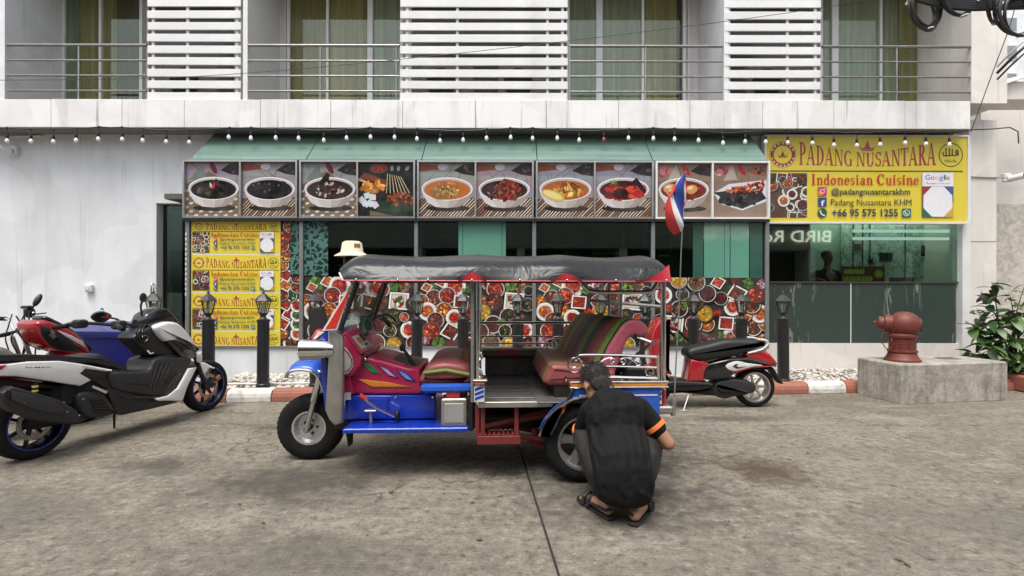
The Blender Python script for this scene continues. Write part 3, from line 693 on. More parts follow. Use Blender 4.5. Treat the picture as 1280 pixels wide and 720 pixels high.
class Print:
    """flat artwork: coloured polygons stacked in hair-thin layers; x right, y up, facing -Y"""
    E = 0.000016
    def __init__(s): s.mb = MB(); s.k = 0; s.clip = None
    def up(s, n=1): s.k += n
    def poly(s, pts, col):
        s.k += 1
        if s.clip: pts = clip_poly(pts, s.clip)
        if len(pts) < 3: return
        a = sum(pts[i][0]*pts[(i+1)%len(pts)][1] - pts[(i+1)%len(pts)][0]*pts[i][1] for i in range(len(pts)))
        if abs(a) < 1e-9: return
        if a < 0: pts = list(reversed(pts))
        s.mb.add([(p[0], -s.k * s.E, p[1]) for p in pts], [tuple(range(len(pts)))], col)
    def rect(s, x0, x1, y0, y1, col): s.poly([(x0,y0),(x1,y0),(x1,y1),(x0,y1)], col)
    def ell(s, cx, cy, rx, ry, col, rot=0, n=18, a0=0, a1=360, wob=0, rnd=None):
        c, sn = math.cos(rot), math.sin(rot); P = []
        m = n if a1 - a0 >= 360 else n + 1
        for k in range(m):
            a = R(a0 + (a1-a0)*k/n); q = 1 + (rnd.uniform(-wob, wob) if rnd else 0)
            x, y = rx*q*math.cos(a), ry*q*math.sin(a); P.append((cx + x*c - y*sn, cy + x*sn + y*c))
        s.poly(P, col)
    def ring(s, cx, cy, r, w, col, n=24):
        s.k += 1
        for q in _arc(cx, cy, r, r, r-w, r-w, 0, 360, n): s.mb.add([(p[0], -s.k*s.E, p[1]) for p in q], [(0,1,2,3)], col)
    def polys(s, L, col):
        # pieces of one glyph may overlap, so each gets its own hair of height
        for q in L: s.poly(q, col)
    def stroke(s, pts, w, col):
        for a, b in zip(pts, pts[1:]):
            dx, dy = b[0]-a[0], b[1]-a[1]; L = math.hypot(dx, dy) or 1; nx, ny = -dy/L*w/2, dx/L*w/2; ex, ey = dx/L*w*.3, dy/L*w*.3
            s.poly([(a[0]+nx-ex,a[1]+ny-ey),(a[0]-nx-ex,a[1]-ny-ey),(b[0]-nx+ex,b[1]-ny+ey),(b[0]+nx+ex,b[1]+ny+ey)], col)
    def text(s, t, x0, x1, y0, h, col, bold=0.0, mirror=False):
        """fits the text between x0 and x1 with cap height h standing on y0"""
        V, Fc, a0, a1, b0, b1 = text_geo(t, bold); s.k += 1
        cap = text_geo('H', bold); hh = cap[5] - cap[4]
        fx = (x1-x0)/(a1-a0); fy = h/hh
        s.mb.add([(x0 + (v[0]-a0)*fx, -s.k*s.E, y0 + (v[1]-cap[4])*fy) for v in V], Fc, col)
    def build(s, name, parent, loc, m=None, z=None):
        o = s.mb.build(name, m or M_print, parent); o.location = Vector(loc) - ORIG.get(parent, Vector()); return o
def clip_poly(P, box):
    x0, x1, y0, y1 = box
    def cut(P, f, inter):
        out = []
        for i in range(len(P)):
            a, b = P[i-1], P[i]
            if f(b):
                if not f(a): out.append(inter(a, b))
                out.append(b)
            elif f(a): out.append(inter(a, b))
        return out
    ix = lambda X: (lambda a, b: (X, a[1] + (b[1]-a[1])*(X-a[0])/(b[0]-a[0])))
    iy = lambda Y: (lambda a, b: (a[0] + (b[0]-a[0])*(Y-a[1])/(b[1]-a[1]), Y))
    P = list(P)
    for f, it in ((lambda p: p[0] >= x0, ix(x0)), (lambda p: p[0] <= x1, ix(x1)), (lambda p: p[1] >= y0, iy(y0)), (lambda p: p[1] <= y1, iy(y1))):
        if len(P) < 3: return []
        P = cut(P, f, it)
    return P

# ---------------------------------------------------------------- bowls of food
WHT = S(232, 230, 228)
def bits(pr, rnd, cx, cy, rx, ry, cols, n, sz, rot_any=True):
    for _ in range(n):
        a = rnd.uniform(0, 6.28); q = math.sqrt(rnd.random()) * .88
        c = rnd.choice(cols); j = rnd.uniform(.5, 1.35); c = tuple(min(1, x*j) for x in c)
        s = sz * rnd.uniform(.6, 1.3)
        pr.ell(cx + rx*q*math.cos(a), cy + ry*q*math.sin(a), s, s*rnd.uniform(.35, .8), c, rnd.uniform(0, 3.1), 7, wob=.18, rnd=rnd)
def bowl(pr, rnd, x, y, r, cols, kind='bowl', n=26):
    if kind == 'bowl':
        pr.ell(x+r*.08, y-r*.12, r*1.05, r*1.03, S(30, 22, 18)); pr.ell(x, y, r, r*rnd.uniform(.93, 1), tuple(c*rnd.uniform(.7, 1) for c in S(224, 218, 210)) if rnd.random() < .78 else tuple(c*rnd.uniform(.2, .5) for c in S(150, 130, 115))); pr.ell(x, y, r*.89, r*.89, tuple(c*.35 for c in cols[0]))
        pr.ell(x, y-r*.03, r*.82, r*.80, tuple(c*.6 for c in cols[0])); bits(pr, rnd, x, y-r*.03, r*.84, r*.80, cols + [tuple(c*.35 for c in cols[0]), tuple(min(1, c*1.8 + .03) for c in cols[-1])], n + 8, r*.17)
    elif kind == 'plate':
        pr.ell(x+r*.08, y-r*.1, r*1.05, r*1.03, S(34, 26, 20)); pr.ell(x, y, r, r, S(236, 233, 228)); pr.ell(x, y, r*.78, r*.78, S(205, 200, 195)); pr.ell(x, y, r*.66, r*.64, cols[0], wob=.1, rnd=rnd); bits(pr, rnd, x, y, r*.64, r*.6, cols, n, r*.18)
    elif kind in ('sq', 'dia'):
        a = .25 if kind == 'sq' else .7
        for q, c in ((1.2, S(34,26,20)), (1.14, S(238, 235, 230)), (.92, S(60, 45, 30))):
            pr.poly([(x + r*q*math.cos(a+math.pi/2*k)*1.15, y + r*q*math.sin(a+math.pi/2*k)*1.0) for k in range(4)], c)
        pr.poly([(x + r*.86*math.cos(a+math.pi/2*k)*1.15, y + r*.86*math.sin(a+math.pi/2*k)) for k in range(4)], cols[0]); bits(pr, rnd, x, y, r*.6, r*.6, cols, n, r*.2)
    else: bits(pr, rnd, x, y, r, r*.8, cols, n + 8, r*.3)
RED = [S(150, 32, 22), S(186, 50, 34), S(110, 22, 18), S(205, 92, 48)]; BRN = [S(92, 38, 26), S(128, 58, 34), S(66, 26, 20), S(156, 84, 44)]
ORG = [S(176, 84, 34), S(205, 112, 44), S(140, 52, 26), S(222, 150, 66)]; YEL = [S(214, 166, 52), S(232, 196, 88), S(196, 138, 40)]
GRN = [S(44, 74, 30), S(78, 112, 40), S(120, 150, 62)]; DGR = [S(50, 52, 30), S(72, 74, 40), S(30, 32, 22), S(96, 92, 52)]; DRD = [S(88, 20, 28), S(120, 30, 38), S(58, 14, 20)]
NUT = [S(120, 84, 54), S(160, 120, 84), S(78, 50, 34)]; SAL = [S(210, 200, 180), S(60, 80, 34), S(140, 30, 26), S(40, 26, 20)]; ONI = [S(160, 90, 120), S(220, 200, 205), S(120, 50, 80)]; BLK = [S(22, 18, 16), S(36, 28, 24)]
TILE = [  # x, y from the panel's top-left in photo pixels, radius, colours, kind
 (18, 8, 11, GRN, 'heap'), (12, 13, 6, ORG, 'sq'), (32, 6, 8, ORG, 'sq'), (47, 12, 14, RED, 'plate'), (75, 6, 9, ONI, 'heap'), (88, 10, 8, SAL, 'heap'), (21, 26, 11, BRN, 'bowl'), (38, 23, 11, RED, 'bowl'), (55, 31, 10, RED, 'dia'),
 (6, 30, 9, ORG, 'bowl'), (13, 43, 11.5, ORG, 'plate'), (34, 42, 11, ORG, 'bowl'), (23, 54, 11, BRN, 'bowl'), (47, 51, 11, RED, 'plate'), (18, 67, 11.5, RED, 'bowl'), (42, 68, 11, BRN, 'sq'), (27, 81, 8, GRN, 'heap'), (10, 80, 7, ONI, 'heap'), (44, 84, 8, DRD, 'heap'),
 (62, 62, 9, DRD, 'bowl'), (98, 15, 11.5, RED, 'bowl'), (79, 30, 9.5, ORG, 'bowl'), (104, 39, 8, DRD, 'heap'), (96, 30, 11, BRN, 'bowl'), (82, 43, 11, YEL, 'bowl'), (117, 12, 8, GRN, 'heap'), (129, 13, 8, NUT, 'heap'), (121, 30, 13, SAL, 'dia'), (139, 17, 6.5, BLK, 'bowl'),
 (138, 34, 9, DGR, 'bowl'), (114, 49, 11, DGR, 'bowl'), (95, 59, 11.5, DRD, 'bowl'), (106, 56, 6, GRN[1:], 'heap'), (110, 67, 8.5, DGR, 'bowl'), (79, 68, 11, DRD, 'bowl'), (134, 66, 11, RED, 'plate'), (93, 82, 11.5, NUT, 'bowl'), (115, 84, 10.5, YEL, 'bowl'), (139, 82, 9, BRN, 'bowl'), (66, 82, 8, RED, 'sq'), (67, 44, 6, RED, 'heap'), (128, 50, 6, RED, 'bowl'), (62, 16, 6, GRN, 'heap')]
def collage(pr, w, h, seed, px, clip, x_off=0, y_off=0, flip=False):
    rnd = random.Random(seed); pr.clip = clip
    pr.rect(0, w, 0, h, S(44, 34, 26))
    for _ in range(40): pr.ell(rnd.uniform(0, w), rnd.uniform(0, h), rnd.uniform(.05, .2), rnd.uniform(.04, .1), rnd.choice([S(34, 52, 30), S(66, 58, 50), S(28, 46, 34), S(120, 104, 90), S(50, 34, 24)]), rnd.uniform(0, 3), 9, wob=.25, rnd=rnd)
    for (x, y, r, cols, kind) in TILE:
        if flip: x, y = 146 - x, 88 - y
        bowl(pr, rnd, (x + x_off) * px, h - (y + y_off) * px, r * px, cols, kind)
    pr.clip = None
PXE = YE / FPX
zc0, zc1 = AZ(434.5, YE), AZ(346.5, YE)
edges = [(380.5, 518), (523.5, 665), (670.5, 813), (818.5, 955)]
names = ['food collage poster behind the front of the tuk tuk', 'food collage poster behind the driver seat of the tuk tuk', 'food collage poster behind the passenger bench', 'food collage poster behind the red and black scooter']
for i, (a, b) in enumerate(edges):
    t = thing('food_collage_poster', (AX(a, YE), YE - .006, zc0), names[i], 'poster', 'food collage posters on the shop front')
    w, h = (b - a) * PXE, zc1 - zc0
    MB().box(0, w, 0, .004, 0, h).build('backing', M_winalu, t)
    pr = Print(); collage(pr, w, h, 11 + i, PXE, (0, w, 0, h), x_off=(520 - [520.5, 520, 520, 520][i]) - 2, flip=(i == 3)); pr.build('print', t, ORIG[t] + Vector((0, -.0005, 0)))
# narrow collage strips beside the yellow poster
t = thing('food_collage_strip', (AX(351.5, YE), YE - .006, zc0), 'narrow tall food collage strip beside the stacked yellow poster', 'poster')
w, h = (363 - 351.5) * PXE, AZ(278, YE) - zc0
MB().box(0, w, 0, .004, 0, h).build('backing', M_winalu, t)
pr = Print(); rnd = random.Random(5); pr.rect(0, w, 0, h, S(44, 34, 26)); pr.clip = (0, w, 0, h)
for k in range(13): bowl(pr, rnd, rnd.choice([0.02, .07, .13]), .06 + k * .145, .1, rnd.choice([RED, ORG, BRN, RED]), rnd.choice(['bowl', 'bowl', 'plate', 'sq']), 16)
pr.build('print', t, ORIG[t] + Vector((0, -.0005, 0)))
t = thing('food_collage_strip', (AX(363.3, YE), YE - .006, zc0), 'short food collage strip under the cut-work screen, left of the second post', 'poster')
w, h = (374.5 - 363.3) * PXE, zc1 - zc0; MB().box(0, w, 0, .004, 0, h).build('backing', M_winalu, t)
pr = Print(); rnd = random.Random(9); pr.rect(0, w, 0, h, S(40, 50, 32)); pr.clip = (0, w, 0, h)
for k in range(8): bowl(pr, rnd, rnd.choice([0.0, .1]), .06 + k * .14, .1, rnd.choice([RED, ORG, BRN, GRN]), rnd.choice(['bowl', 'bowl', 'plate']), 16)
pr.build('print', t, ORIG[t] + Vector((0, -.0005, 0)))

# ---------------------------------------------------------------- the ten dish pictures in five frames
def dish(idx, w, h):
    pr = Print(); rnd = random.Random(40 + idx); pr.clip = (0, w, 0, h); U = w
    X = lambda q: q * w; Y = lambda q: q * h
    if idx == 3:   # satay platter
        pr.rect(0, w, 0, h, S(28, 34, 32)); pr.ell(X(.36), Y(.9), X(.17), Y(.09), S(120, 60, 40)); pr.ell(X(.36), Y(.9), X(.13), Y(.06), S(150, 44, 28)); bits(pr, rnd, X(.36), Y(.9), X(.12), Y(.06), RED, 14, U*.02)
        for q in (.6, .72, .88): pr.ell(X(q), Y(.9), U*.05, U*.03, S(150, 150, 140), rnd.uniform(0, 2))
        pr.poly([(X(0), Y(.72)), (X(.5), Y(.6)), (X(.5), Y(.68)), (X(.1), Y(.82))], S(120, 60, 40)); pr.poly([(0, Y(.66)), (X(.2), Y(.63)), (X(.0), Y(.72))], S(205, 170, 140))
        pr.ell(X(.7), Y(.2), X(.5), Y(.12), S(24, 56, 36)); pr.poly([(X(.2), Y(.12)), (X(.6), Y(.02)), (X(.2), Y(.02))], S(110, 90, 76))
        for k in range(7): pr.stroke([(X(.52 + .05*k*.8), Y(.80 - .01*k)), (X(.50 + .07*k), Y(.44))], U*.012, S(212, 186, 150))
        bits(pr, rnd, X(.76), Y(.32), X(.3), Y(.13), [S(120, 52, 28), S(150, 76, 40), S(84, 34, 20), S(176, 104, 60)], 90, U*.035)
        bits(pr, rnd, X(.24), Y(.56), X(.25), Y(.1), [S(214, 140, 56), S(196, 116, 44), S(230, 168, 90)], 34, U*.06)
        for k in range(9): x, y = rnd.uniform(.03, .36), rnd.uniform(.2, .42); q = U*.075; a = rnd.uniform(0, 1.5); pr.poly([(X(x)+q*math.cos(a+1.57*j), Y(y)+q*math.sin(a+1.57*j)) for j in range(4)], tuple(c*rnd.uniform(.75, 1) for c in S(222, 224, 226)))
        return pr
    warm = idx in (9, 8)
    pr.rect(0, w, 0, h, S(150, 146, 148) if not warm else S(140, 118, 104))
    for k in range(9):   # planks of the table
        y0 = .98 - k*.075; pr.poly([(0, Y(y0)), (w, Y(y0 + rnd.uniform(-.01, .01))), (w, Y(y0 - .07)), (0, Y(y0 - .07))], tuple(c*rnd.uniform(.72, 1.05) for c in (S(158, 154, 158) if not warm else S(146, 122, 108))))
    for k in range(5): pr.stroke([(X(rnd.random()), Y(1)), (X(rnd.random()), Y(.55))], U*.008, S(92, 86, 86))
    if idx in (0, 2):    # woven mat
        pr.poly([(0, Y(.02)), (0, Y(.60)), (X(.42), Y(.84)), (w, Y(.5)), (w, Y(.0))], S(116, 100, 84))
        for k in range(12):
            for j in range(9):
                if (k + j) % 2 == 0:
                    x, y = k/11, .02 + j*.075
                    if abs(x - .42) < 1.02 - y: pr.ell(X(x), Y(y), U*.042, U*.022, tuple(c*rnd.uniform(.8, 1.05) for c in S(222, 210, 190)), .3, 8)
    else:                # split-cane mat
        if not warm:
            pr.poly([(0, 0), (w, 0), (w, Y(.36)), (0, Y(.34))], S(74, 54, 44))
            for k in range(26): x = -.3 + k*.06; pr.stroke([(X(x), 0), (X(x + .32), Y(.34))], U*.014, rnd.choice([S(206, 182, 156), S(150, 112, 88), S(232, 218, 200)]))
    # things at the back of the table
    if idx in (0, 2): pr.poly([(X(.05), Y(.68)), (X(.3), Y(.98)), (X(.36), Y(.72))], S(110, 122, 116)); pr.ell(X(.5), Y(.9), U*.05, U*.12, S(110, 24, 30), .5)
    elif warm:
        for k in range(8): pr.ell(X(.06 + .3*rnd.random()), Y(.8 + .16*rnd.random()), U*.07, U*.05, rnd.choice([S(222, 204, 190), S(150, 60, 70), S(196, 120, 120)]), rnd.random()*3, 10)
        pr.poly([(X(.2), Y(.68)), (X(.36), Y(.98)), (X(.46), Y(.70))], S(176, 164, 150)); pr.ell(X(.54), Y(.88), U*.045, U*.12, S(176, 40, 36), .6)
    else: pr.poly([(0, Y(.84)), (0, Y(.98)), (X(.34), Y(.96)), (X(.36), Y(.88))], S(136, 68, 42)); pr.ell(X(.42), Y(.93), U*.09, U*.06, S(196, 192, 196))
    pr.poly([(X(.62), Y(.86)), (X(.8), Y(.98)), (w, Y(.99)), (w, Y(.76)), (X(.8), Y(.79))], S(44, 34, 34) if idx != 9 else S(150, 88, 66))
    bits(pr, rnd, X(.88), Y(.88), U*.1, U*.07, [S(60, 48, 46), S(34, 26, 26), S(96, 84, 84)], 8, U*.04)
    if idx == 9:         # grilled fish on an oval plate
        pr.poly([(X(.02), Y(.45)), (X(.3), Y(.62)), (w, Y(.7)), (w, Y(.3)), (X(.55), Y(.13)), (X(.15), Y(.25))], S(214, 214, 218))
        pr.poly([(X(.0), Y(.46)), (X(.3), Y(.5)), (X(.9), Y(.5)), (w, Y(.35)), (X(.55), Y(.16)), (X(.2), Y(.28)), (X(.12), Y(.4))], S(38, 38, 42))
        bits(pr, rnd, X(.5), Y(.32), X(.4), Y(.12), [S(52, 50, 54), S(74, 66, 64), S(28, 26, 30)], 40, U*.05)
        for k in range(90): q = rnd.random(); pr.ell(X(.25 + .7*q), Y(.46 + .22*q*rnd.random() + .05*rnd.random()), U*.035, U*.02, rnd.choice([S(176, 70, 44), S(140, 46, 32), S(206, 110, 76), S(96, 36, 28)]), rnd.random()*3, 7, wob=.2, rnd=rnd)
        return pr
    cx, cy, rx, ry = .5, .52, .465, .215
    pr.ell(X(cx + .02), Y(.16), X(.40), Y(.06), S(44, 36, 34))
    def wall(k0, col):   # the outside of the bowl, from rim to foot
        L = [(cx - rx*k0, cy - .01), (cx - rx*k0*.93, cy - .13), (cx - rx*k0*.74, cy - .26), (cx - rx*k0*.45, cy - .335), (cx, cy - .355), (cx + rx*.45, cy - .335), (cx + rx*.74, cy - .26), (cx + rx*.93, cy - .13), (cx + rx, cy - .01)]
        pr.poly([(X(a), Y(b)) for a, b in L], col)
    wall(1.0, S(212, 206, 204)); wall(.55, S(196, 188, 184)); wall(-.1, S(178, 168, 163)); wall(-.55, S(158, 147, 142))
    pr.ell(X(cx), Y(cy), X(rx), Y(ry), S(238, 236, 240), n=32); pr.ell(X(cx), Y(cy - .004), X(rx*.955), Y(ry*.93), S(186, 180, 186), n=28)
    sauce = [BLK, BLK, [S(44, 34, 28), S(70, 52, 44)], None, [S(186, 104, 48), S(206, 128, 66)], [S(46, 24, 22), S(90, 40, 32)], [S(172, 92, 36), S(196, 120, 50)], [S(70, 20, 18), S(140, 30, 26)], [S(120, 40, 24), S(150, 60, 34)]][idx]
    pr.ell(X(cx), Y(cy - .02), X(rx*.90), Y(ry*.84), sauce[0], n=26)
    if idx in (4, 6, 8): bits(pr, rnd, X(cx), Y(cy - .02), X(rx*.78), Y(ry*.68), sauce, 26, U*.05)
    if idx == 0: bits(pr, rnd, X(.46), Y(.52), X(.3), Y(.15), [S(30, 22, 20), S(52, 40, 34), S(20, 14, 14), S(84, 70, 58)], 70, U*.05); pr.ell(X(.5), Y(.57), U*.025, U*.06, S(196, 40, 60), -.3); pr.ell(X(.45), Y(.58), U*.02, U*.05, S(200, 190, 180), .2)
    if idx == 1:
        for k in range(14): x, y = rnd.uniform(.2, .8), rnd.uniform(.42, .6); pr.ell(X(x), Y(y), U*.085, U*.075, tuple(c*rnd.uniform(.7, 1.3) for c in S(26, 22, 22)), 0, 12); pr.ell(X(x - .02), Y(y + .025), U*.02, U*.012, S(120, 112, 108), .5, 8)
    if idx == 2:
        pr.poly([(X(.22), Y(.4)), (X(.2), Y(.5)), (X(.44), Y(.82)), (X(.5), Y(.8)), (X(.46), Y(.5))], S(40, 28, 24)); pr.poly([(X(.4), Y(.34)), (X(.42), Y(.64)), (X(.56), Y(.68)), (X(.78), Y(.48)), (X(.8), Y(.36))], S(56, 40, 34))
        bits(pr, rnd, X(.5), Y(.5), X(.28), Y(.14), [S(74, 52, 44), S(36, 26, 22), S(110, 84, 74), S(196, 176, 164)], 46, U*.035)
    if idx == 4: pr.ell(X(.46), Y(.47), X(.28), Y(.14), S(150, 106, 56), .1, wob=.12, rnd=rnd); bits(pr, rnd, X(.47), Y(.47), X(.26), Y(.12), [S(176, 136, 80), S(130, 86, 44), S(206, 170, 110)], 60, U*.035)
    if idx == 5:
        pr.poly([(X(.3), Y(.34)), (X(.36), Y(.56)), (X(.5), Y(.72)), (X(.7), Y(.66)), (X(.82), Y(.42)), (X(.7), Y(.3))], S(120, 52, 36)); bits(pr, rnd, X(.55), Y(.48), X(.28), Y(.18), [S(150, 70, 44), S(96, 36, 30), S(70, 22, 26), S(186, 100, 66), S(120, 30, 40)], 70, U*.05); bits(pr, rnd, X(.3), Y(.46), X(.12), Y(.12), [S(50, 20, 26), S(90, 40, 48), S(150, 110, 110)], 22, U*.04)
    if idx == 6:
        bits(pr, rnd, X(.55), Y(.5), X(.3), Y(.14), [S(214, 160, 70), S(186, 120, 48), S(140, 70, 30), S(232, 190, 110)], 60, U*.05)
        for k in range(8): pr.stroke([(X(.45 + .05*k*.5), Y(.64)), (X(.4 + .06*k), Y(.5 + .04*rnd.random()))], U*.012, S(96, 44, 24))
        pr.ell(X(.28), Y(.40), X(.22), Y(.09), S(206, 180, 80), -.35); pr.ell(X(.27), Y(.41), X(.18), Y(.06), S(226, 214, 140), -.35)
    if idx == 7:
        for k in range(22): x, y = rnd.uniform(.18, .84), rnd.uniform(.36, .6); pr.ell(X(x), Y(y), U*.1, U*.05, rnd.choice([S(176, 36, 32), S(140, 26, 26), S(206, 76, 60), S(100, 18, 20)]), rnd.uniform(-1, 1), 10, wob=.1, rnd=rnd)
        pr.ell(X(.45), Y(.44), X(.14), Y(.1), S(54, 18, 18), .2); bits(pr, rnd, X(.33), Y(.64), U*.08, U*.05, GRN, 10, U*.03); pr.poly([(X(.66), Y(.66)), (X(.74), Y(.74)), (X(.92), Y(.5)), (X(.86), Y(.46))], S(40, 26, 30))
    if idx == 8:
        for (x, y) in ((.24, .54), (.64, .52), (.45, .44), (.3, .47)): pr.ell(X(x), Y(y), U*.12, U*.085, S(206, 150, 90), .2, 14); pr.ell(X(x - .02), Y(y + .025), U*.06, U*.03, S(238, 208, 164), .2)
        bits(pr, rnd, X(.45), Y(.4), X(.3), Y(.1), [S(120, 36, 22), S(166, 74, 40), S(90, 26, 18)], 26, U*.035)
    return pr
dish_label = ['two dark stews in white bowls, leftmost framed food sign', 'dark chicken bowl and satay platter, second framed food sign from the left', 'orange curry and dark red meat bowls, third framed food sign', 'yellow curry with lemon and red prawn bowls, fourth framed food sign', 'egg curry bowl and grilled fish plate, rightmost framed food sign behind the flag']
for i, (a, b) in enumerate(((227.5, 371), (373.5, 518.5), (521, 667), (669.5, 817), (819.5, 962.5))):
    y = YE - .10; x0, x1 = AX(a, y), AX(b, y); z0, z1 = AZ(273, y), AZ(200.5, y)
    t = thing('food_sign', (x0, y, z0), dish_label[i], 'sign', 'framed food signs over the shop front')
    w, h = x1 - x0, z1 - z0; f = .026
    fr = MB().box(0, w, 0, .1, 0, f).box(0, w, 0, .1, h - f, h).box(0, f, 0, .1, f + .0005, h - f - .0005).box(w - f, w, 0, .1, f + .0005, h - f - .0005).box(w/2 - .012, w/2 + .012, .004, .1, f + .0005, h - f - .0005)
    fr.build('frame', M_steel if i != 4 else M_white_al, t); MB().box(f, w - f, .06, .095, f, h - f).build('backing', M_black, t)
    for k in range(2):
        xa = f + .002 if k == 0 else w/2 + .014; pw = w/2 - f - .016
        dish(i*2 + k, pw, h - 2*f - .004).build('picture', t, ORIG[t] + Vector((xa, .055, f + .002)), M_print_g)
W(MB().box(AX(227, YE-.1), AX(962, YE-.1), YE - .098, YE - .03, AZ(277.5, YE), AZ(274, YE)), 'sign_beam', M_black)

# ---------------------------------------------------------------- the yellow restaurant sign
YLW = S(230, 209, 62); MAR = S(158, 34, 44); INK = S(24, 40, 46)
def crown(pr, cx, cy, s, col):
    pr.poly([(cx - .5*s, cy + .28*s), (cx - .40*s, cy + .05*s), (cx + .40*s, cy + .05*s), (cx + .5*s, cy + .28*s), (cx + .34*s, cy + .14*s), (cx + .2*s, cy + .14*s), (cx, cy + .62*s), (cx - .2*s, cy + .14*s), (cx - .34*s, cy + .14*s)], col)
    pr.rect(cx - .38*s, cx + .38*s, cy - .04*s, cy + .02*s, col)
def banner(pr, w, h, header_only=False, seed=0, hdr=.40):
    """one yellow banner: name band above, details below. (0,0) lower left"""
    rnd = random.Random(60 + seed)
    pr.rect(0, w, 0, h, YLW)
    hb = h * (1 - hdr) if not header_only else 0.0; H2 = h - hb
    # roundel
    cx, cy, r = .085*w, hb + H2*.47, min(H2*.40, .07*w)
    pr.ell(cx, cy, r, r, MAR, n=28); pr.ell(cx, cy, r*.66, r*.66, YLW, n=24); crown(pr, cx, cy - r*.2, r*.8, MAR); pr.ring(cx, cy, r*.97, r*.05, S(240, 214, 130), 28)
    for k in range(7): a = R(155 - 130*k/6); pr.ell(cx + r*.82*math.cos(a), cy + r*.82*math.sin(a), r*.07, r*.09, S(240, 214, 130), a, 6)
    for k in range(8): a = R(200 + 140*k/7); pr.ell(cx + r*.82*math.cos(a), cy + r*.82*math.sin(a), r*.07, r*.09, S(240, 214, 130), a, 6)
    # name, taller towards its two ends
    P, tw = serif_polys('PADANG NUSANTARA'); x0, x1 = .165*w, .845*w; b0 = hb + H2*.12
    for q in P:
        pts = []
        for (px_, py_) in q:
            t = px_ / tw; hh = H2 * (.40 + .28 * abs(2*t - 1) ** 1.3)
            pts.append((x0 + (x1-x0)*t, b0 + py_ * hh + H2*.05*(abs(2*t-1))))
        pr.poly(pts, S(170, 44, 62))
    crown(pr, .505*w, hb + H2*.60, H2*.46, S(176, 50, 70))
    # halal roundel in script strokes
    cx, cy, r = .92*w, hb + H2*.47, min(H2*.40, .06*w)
    pr.ring(cx, cy, r, r*.07, S(40, 52, 26), 28)
    for st in ([(.62, .05), (.60, .42), (.46, .48), (.40, .26), (.62, .18), (.34, .02), (.12, .06), (.12, .55)], [(.12, .06), (-.10, .02), (-.12, .60)], [(-.12, .02), (-.34, -.02), (-.40, .20), (-.40, .62)], [(-.40, .0), (-.60, .02), (-.66, .30)]):
        pr.stroke([(cx + a*r, cy + (b - .08)*r) for a, b in st], r*.10, S(40, 52, 26))
    pr.text('HALAL', cx - r*.5, cx + r*.5, cy - r*.62, r*.26, S(40, 52, 26))
    if header_only: return
    pr.rect(.02*w, .98*w, hb - h*.012, hb + h*.004, S(120, 92, 30))
    # food picture
    pr.clip = (.015*w, .205*w, h*.05, hb - h*.03); pr.rect(.015*w, .205*w, h*.05, hb - h*.03, S(92, 60, 44))
    for k in range(30): bowl(pr, rnd, rnd.uniform(.015, .205)*w, rnd.uniform(.05*h, hb), rnd.uniform(.020, .030)*w, rnd.choice([RED, ORG, BRN, DGR, DRD, GRN]), rnd.choice(['bowl', 'bowl', 'plate', 'dia']), 7)
    pr.clip = None
    P, tw = serif_polys('Indonesian Cuisine', .045)
    for q in P: pr.poly([(.225*w + .535*w*(a/tw), hb - h*.165 + b*h*.125) for a, b in q], S(196, 34, 30))
    rows = [hb - h*.285, hb - h*.410, hb - h*.535]; ih = h*.092
    # icons: camera, letter f, handset, message
    x = .258*w; y = rows[0]
    pr.rect(x, x + ih*1.1, y - ih*.1, y + ih, S(196, 54, 120)); pr.rect(x, x + ih*.55, y - ih*.1, y + ih*.45, S(232, 130, 60)); pr.ring(x + ih*.55, y + ih*.45, ih*.30, ih*.09, WHT, 16); pr.ell(x + ih*.85, y + ih*.78, ih*.07, ih*.07, WHT, n=8)
    y = rows[1]; pr.rect(x, x + ih*1.1, y - ih*.1, y + ih, S(40, 70, 140)); pr.text('f', x + ih*.35, x + ih*.85, y - ih*.05, ih*.75, WHT, .02)
    y = rows[2]; pr.ell(x + ih*.55, y + ih*.45, ih*.6, ih*.6, S(26, 84, 60)); pr.stroke([(x + ih*.30, y + ih*.75), (x + ih*.36, y + ih*.40), (x + ih*.62, y + ih*.16), (x + ih*.85, y + ih*.12)], ih*.16, WHT)
    pr.text('@padangnusantarakhm', .325*w, .715*w, rows[0] + ih*.05, ih*.78, INK, .012); pr.text('Padang Nusantara KHM', .322*w, .722*w, rows[1] + ih*.05, ih*.78, INK, .0); pr.text('+66 95 575 1255', .328*w, .655*w, rows[2], ih*.95, S(28, 60, 92), .022)
    x = .675*w; y = rows[2]; pr.rect(x, x + ih*1.15, y - ih*.1, y + ih*1.02, S(40, 110, 90)); pr.ring(x + ih*.57, y + ih*.46, ih*.42, ih*.08, WHT, 16); pr.stroke([(x + ih*.40, y + ih*.62), (x + ih*.46, y + ih*.40), (x + ih*.74, y + ih*.28)], ih*.12, WHT)
    # review plate: colour name, score line, white octagon on coloured quarters
    xa, xb = .775*w, .930*w; ya, yb = h*.06, hb - h*.02; ym = ya + (yb - ya)*.69
    pr.rect(xa, xb, ym, yb, S(236, 236, 240)); n = 0
    V = 'Google'; cw = (xb - xa)*.80/6.0; cols = [S(66, 110, 220), S(214, 62, 50), S(236, 180, 30), S(66, 110, 220), S(50, 150, 80), S(214, 62, 50)]
    wd = [1.25, 1.0, 1.0, 1.0, .55, 1.0]; xx = xa + (xb-xa)*.10
    for ch, c, q in zip(V, cols, wd): pr.text(ch, xx, xx + cw*q*.92, ym + (yb-ym)*.46, (yb-ym)*.36 , c, .012); xx += cw*q*1.03
    pr.text('Reviews', xa + (xb-xa)*.14, xa + (xb-xa)*.46, ym + (yb-ym)*.14, (yb-ym)*.15, S(60, 60, 70))
    for k in range(5): pr.ell(xa + (xb-xa)*(.54 + .075*k), ym + (yb-ym)*.2, (xb-xa)*.025, (xb-xa)*.025, S(230, 160, 40), n=6)
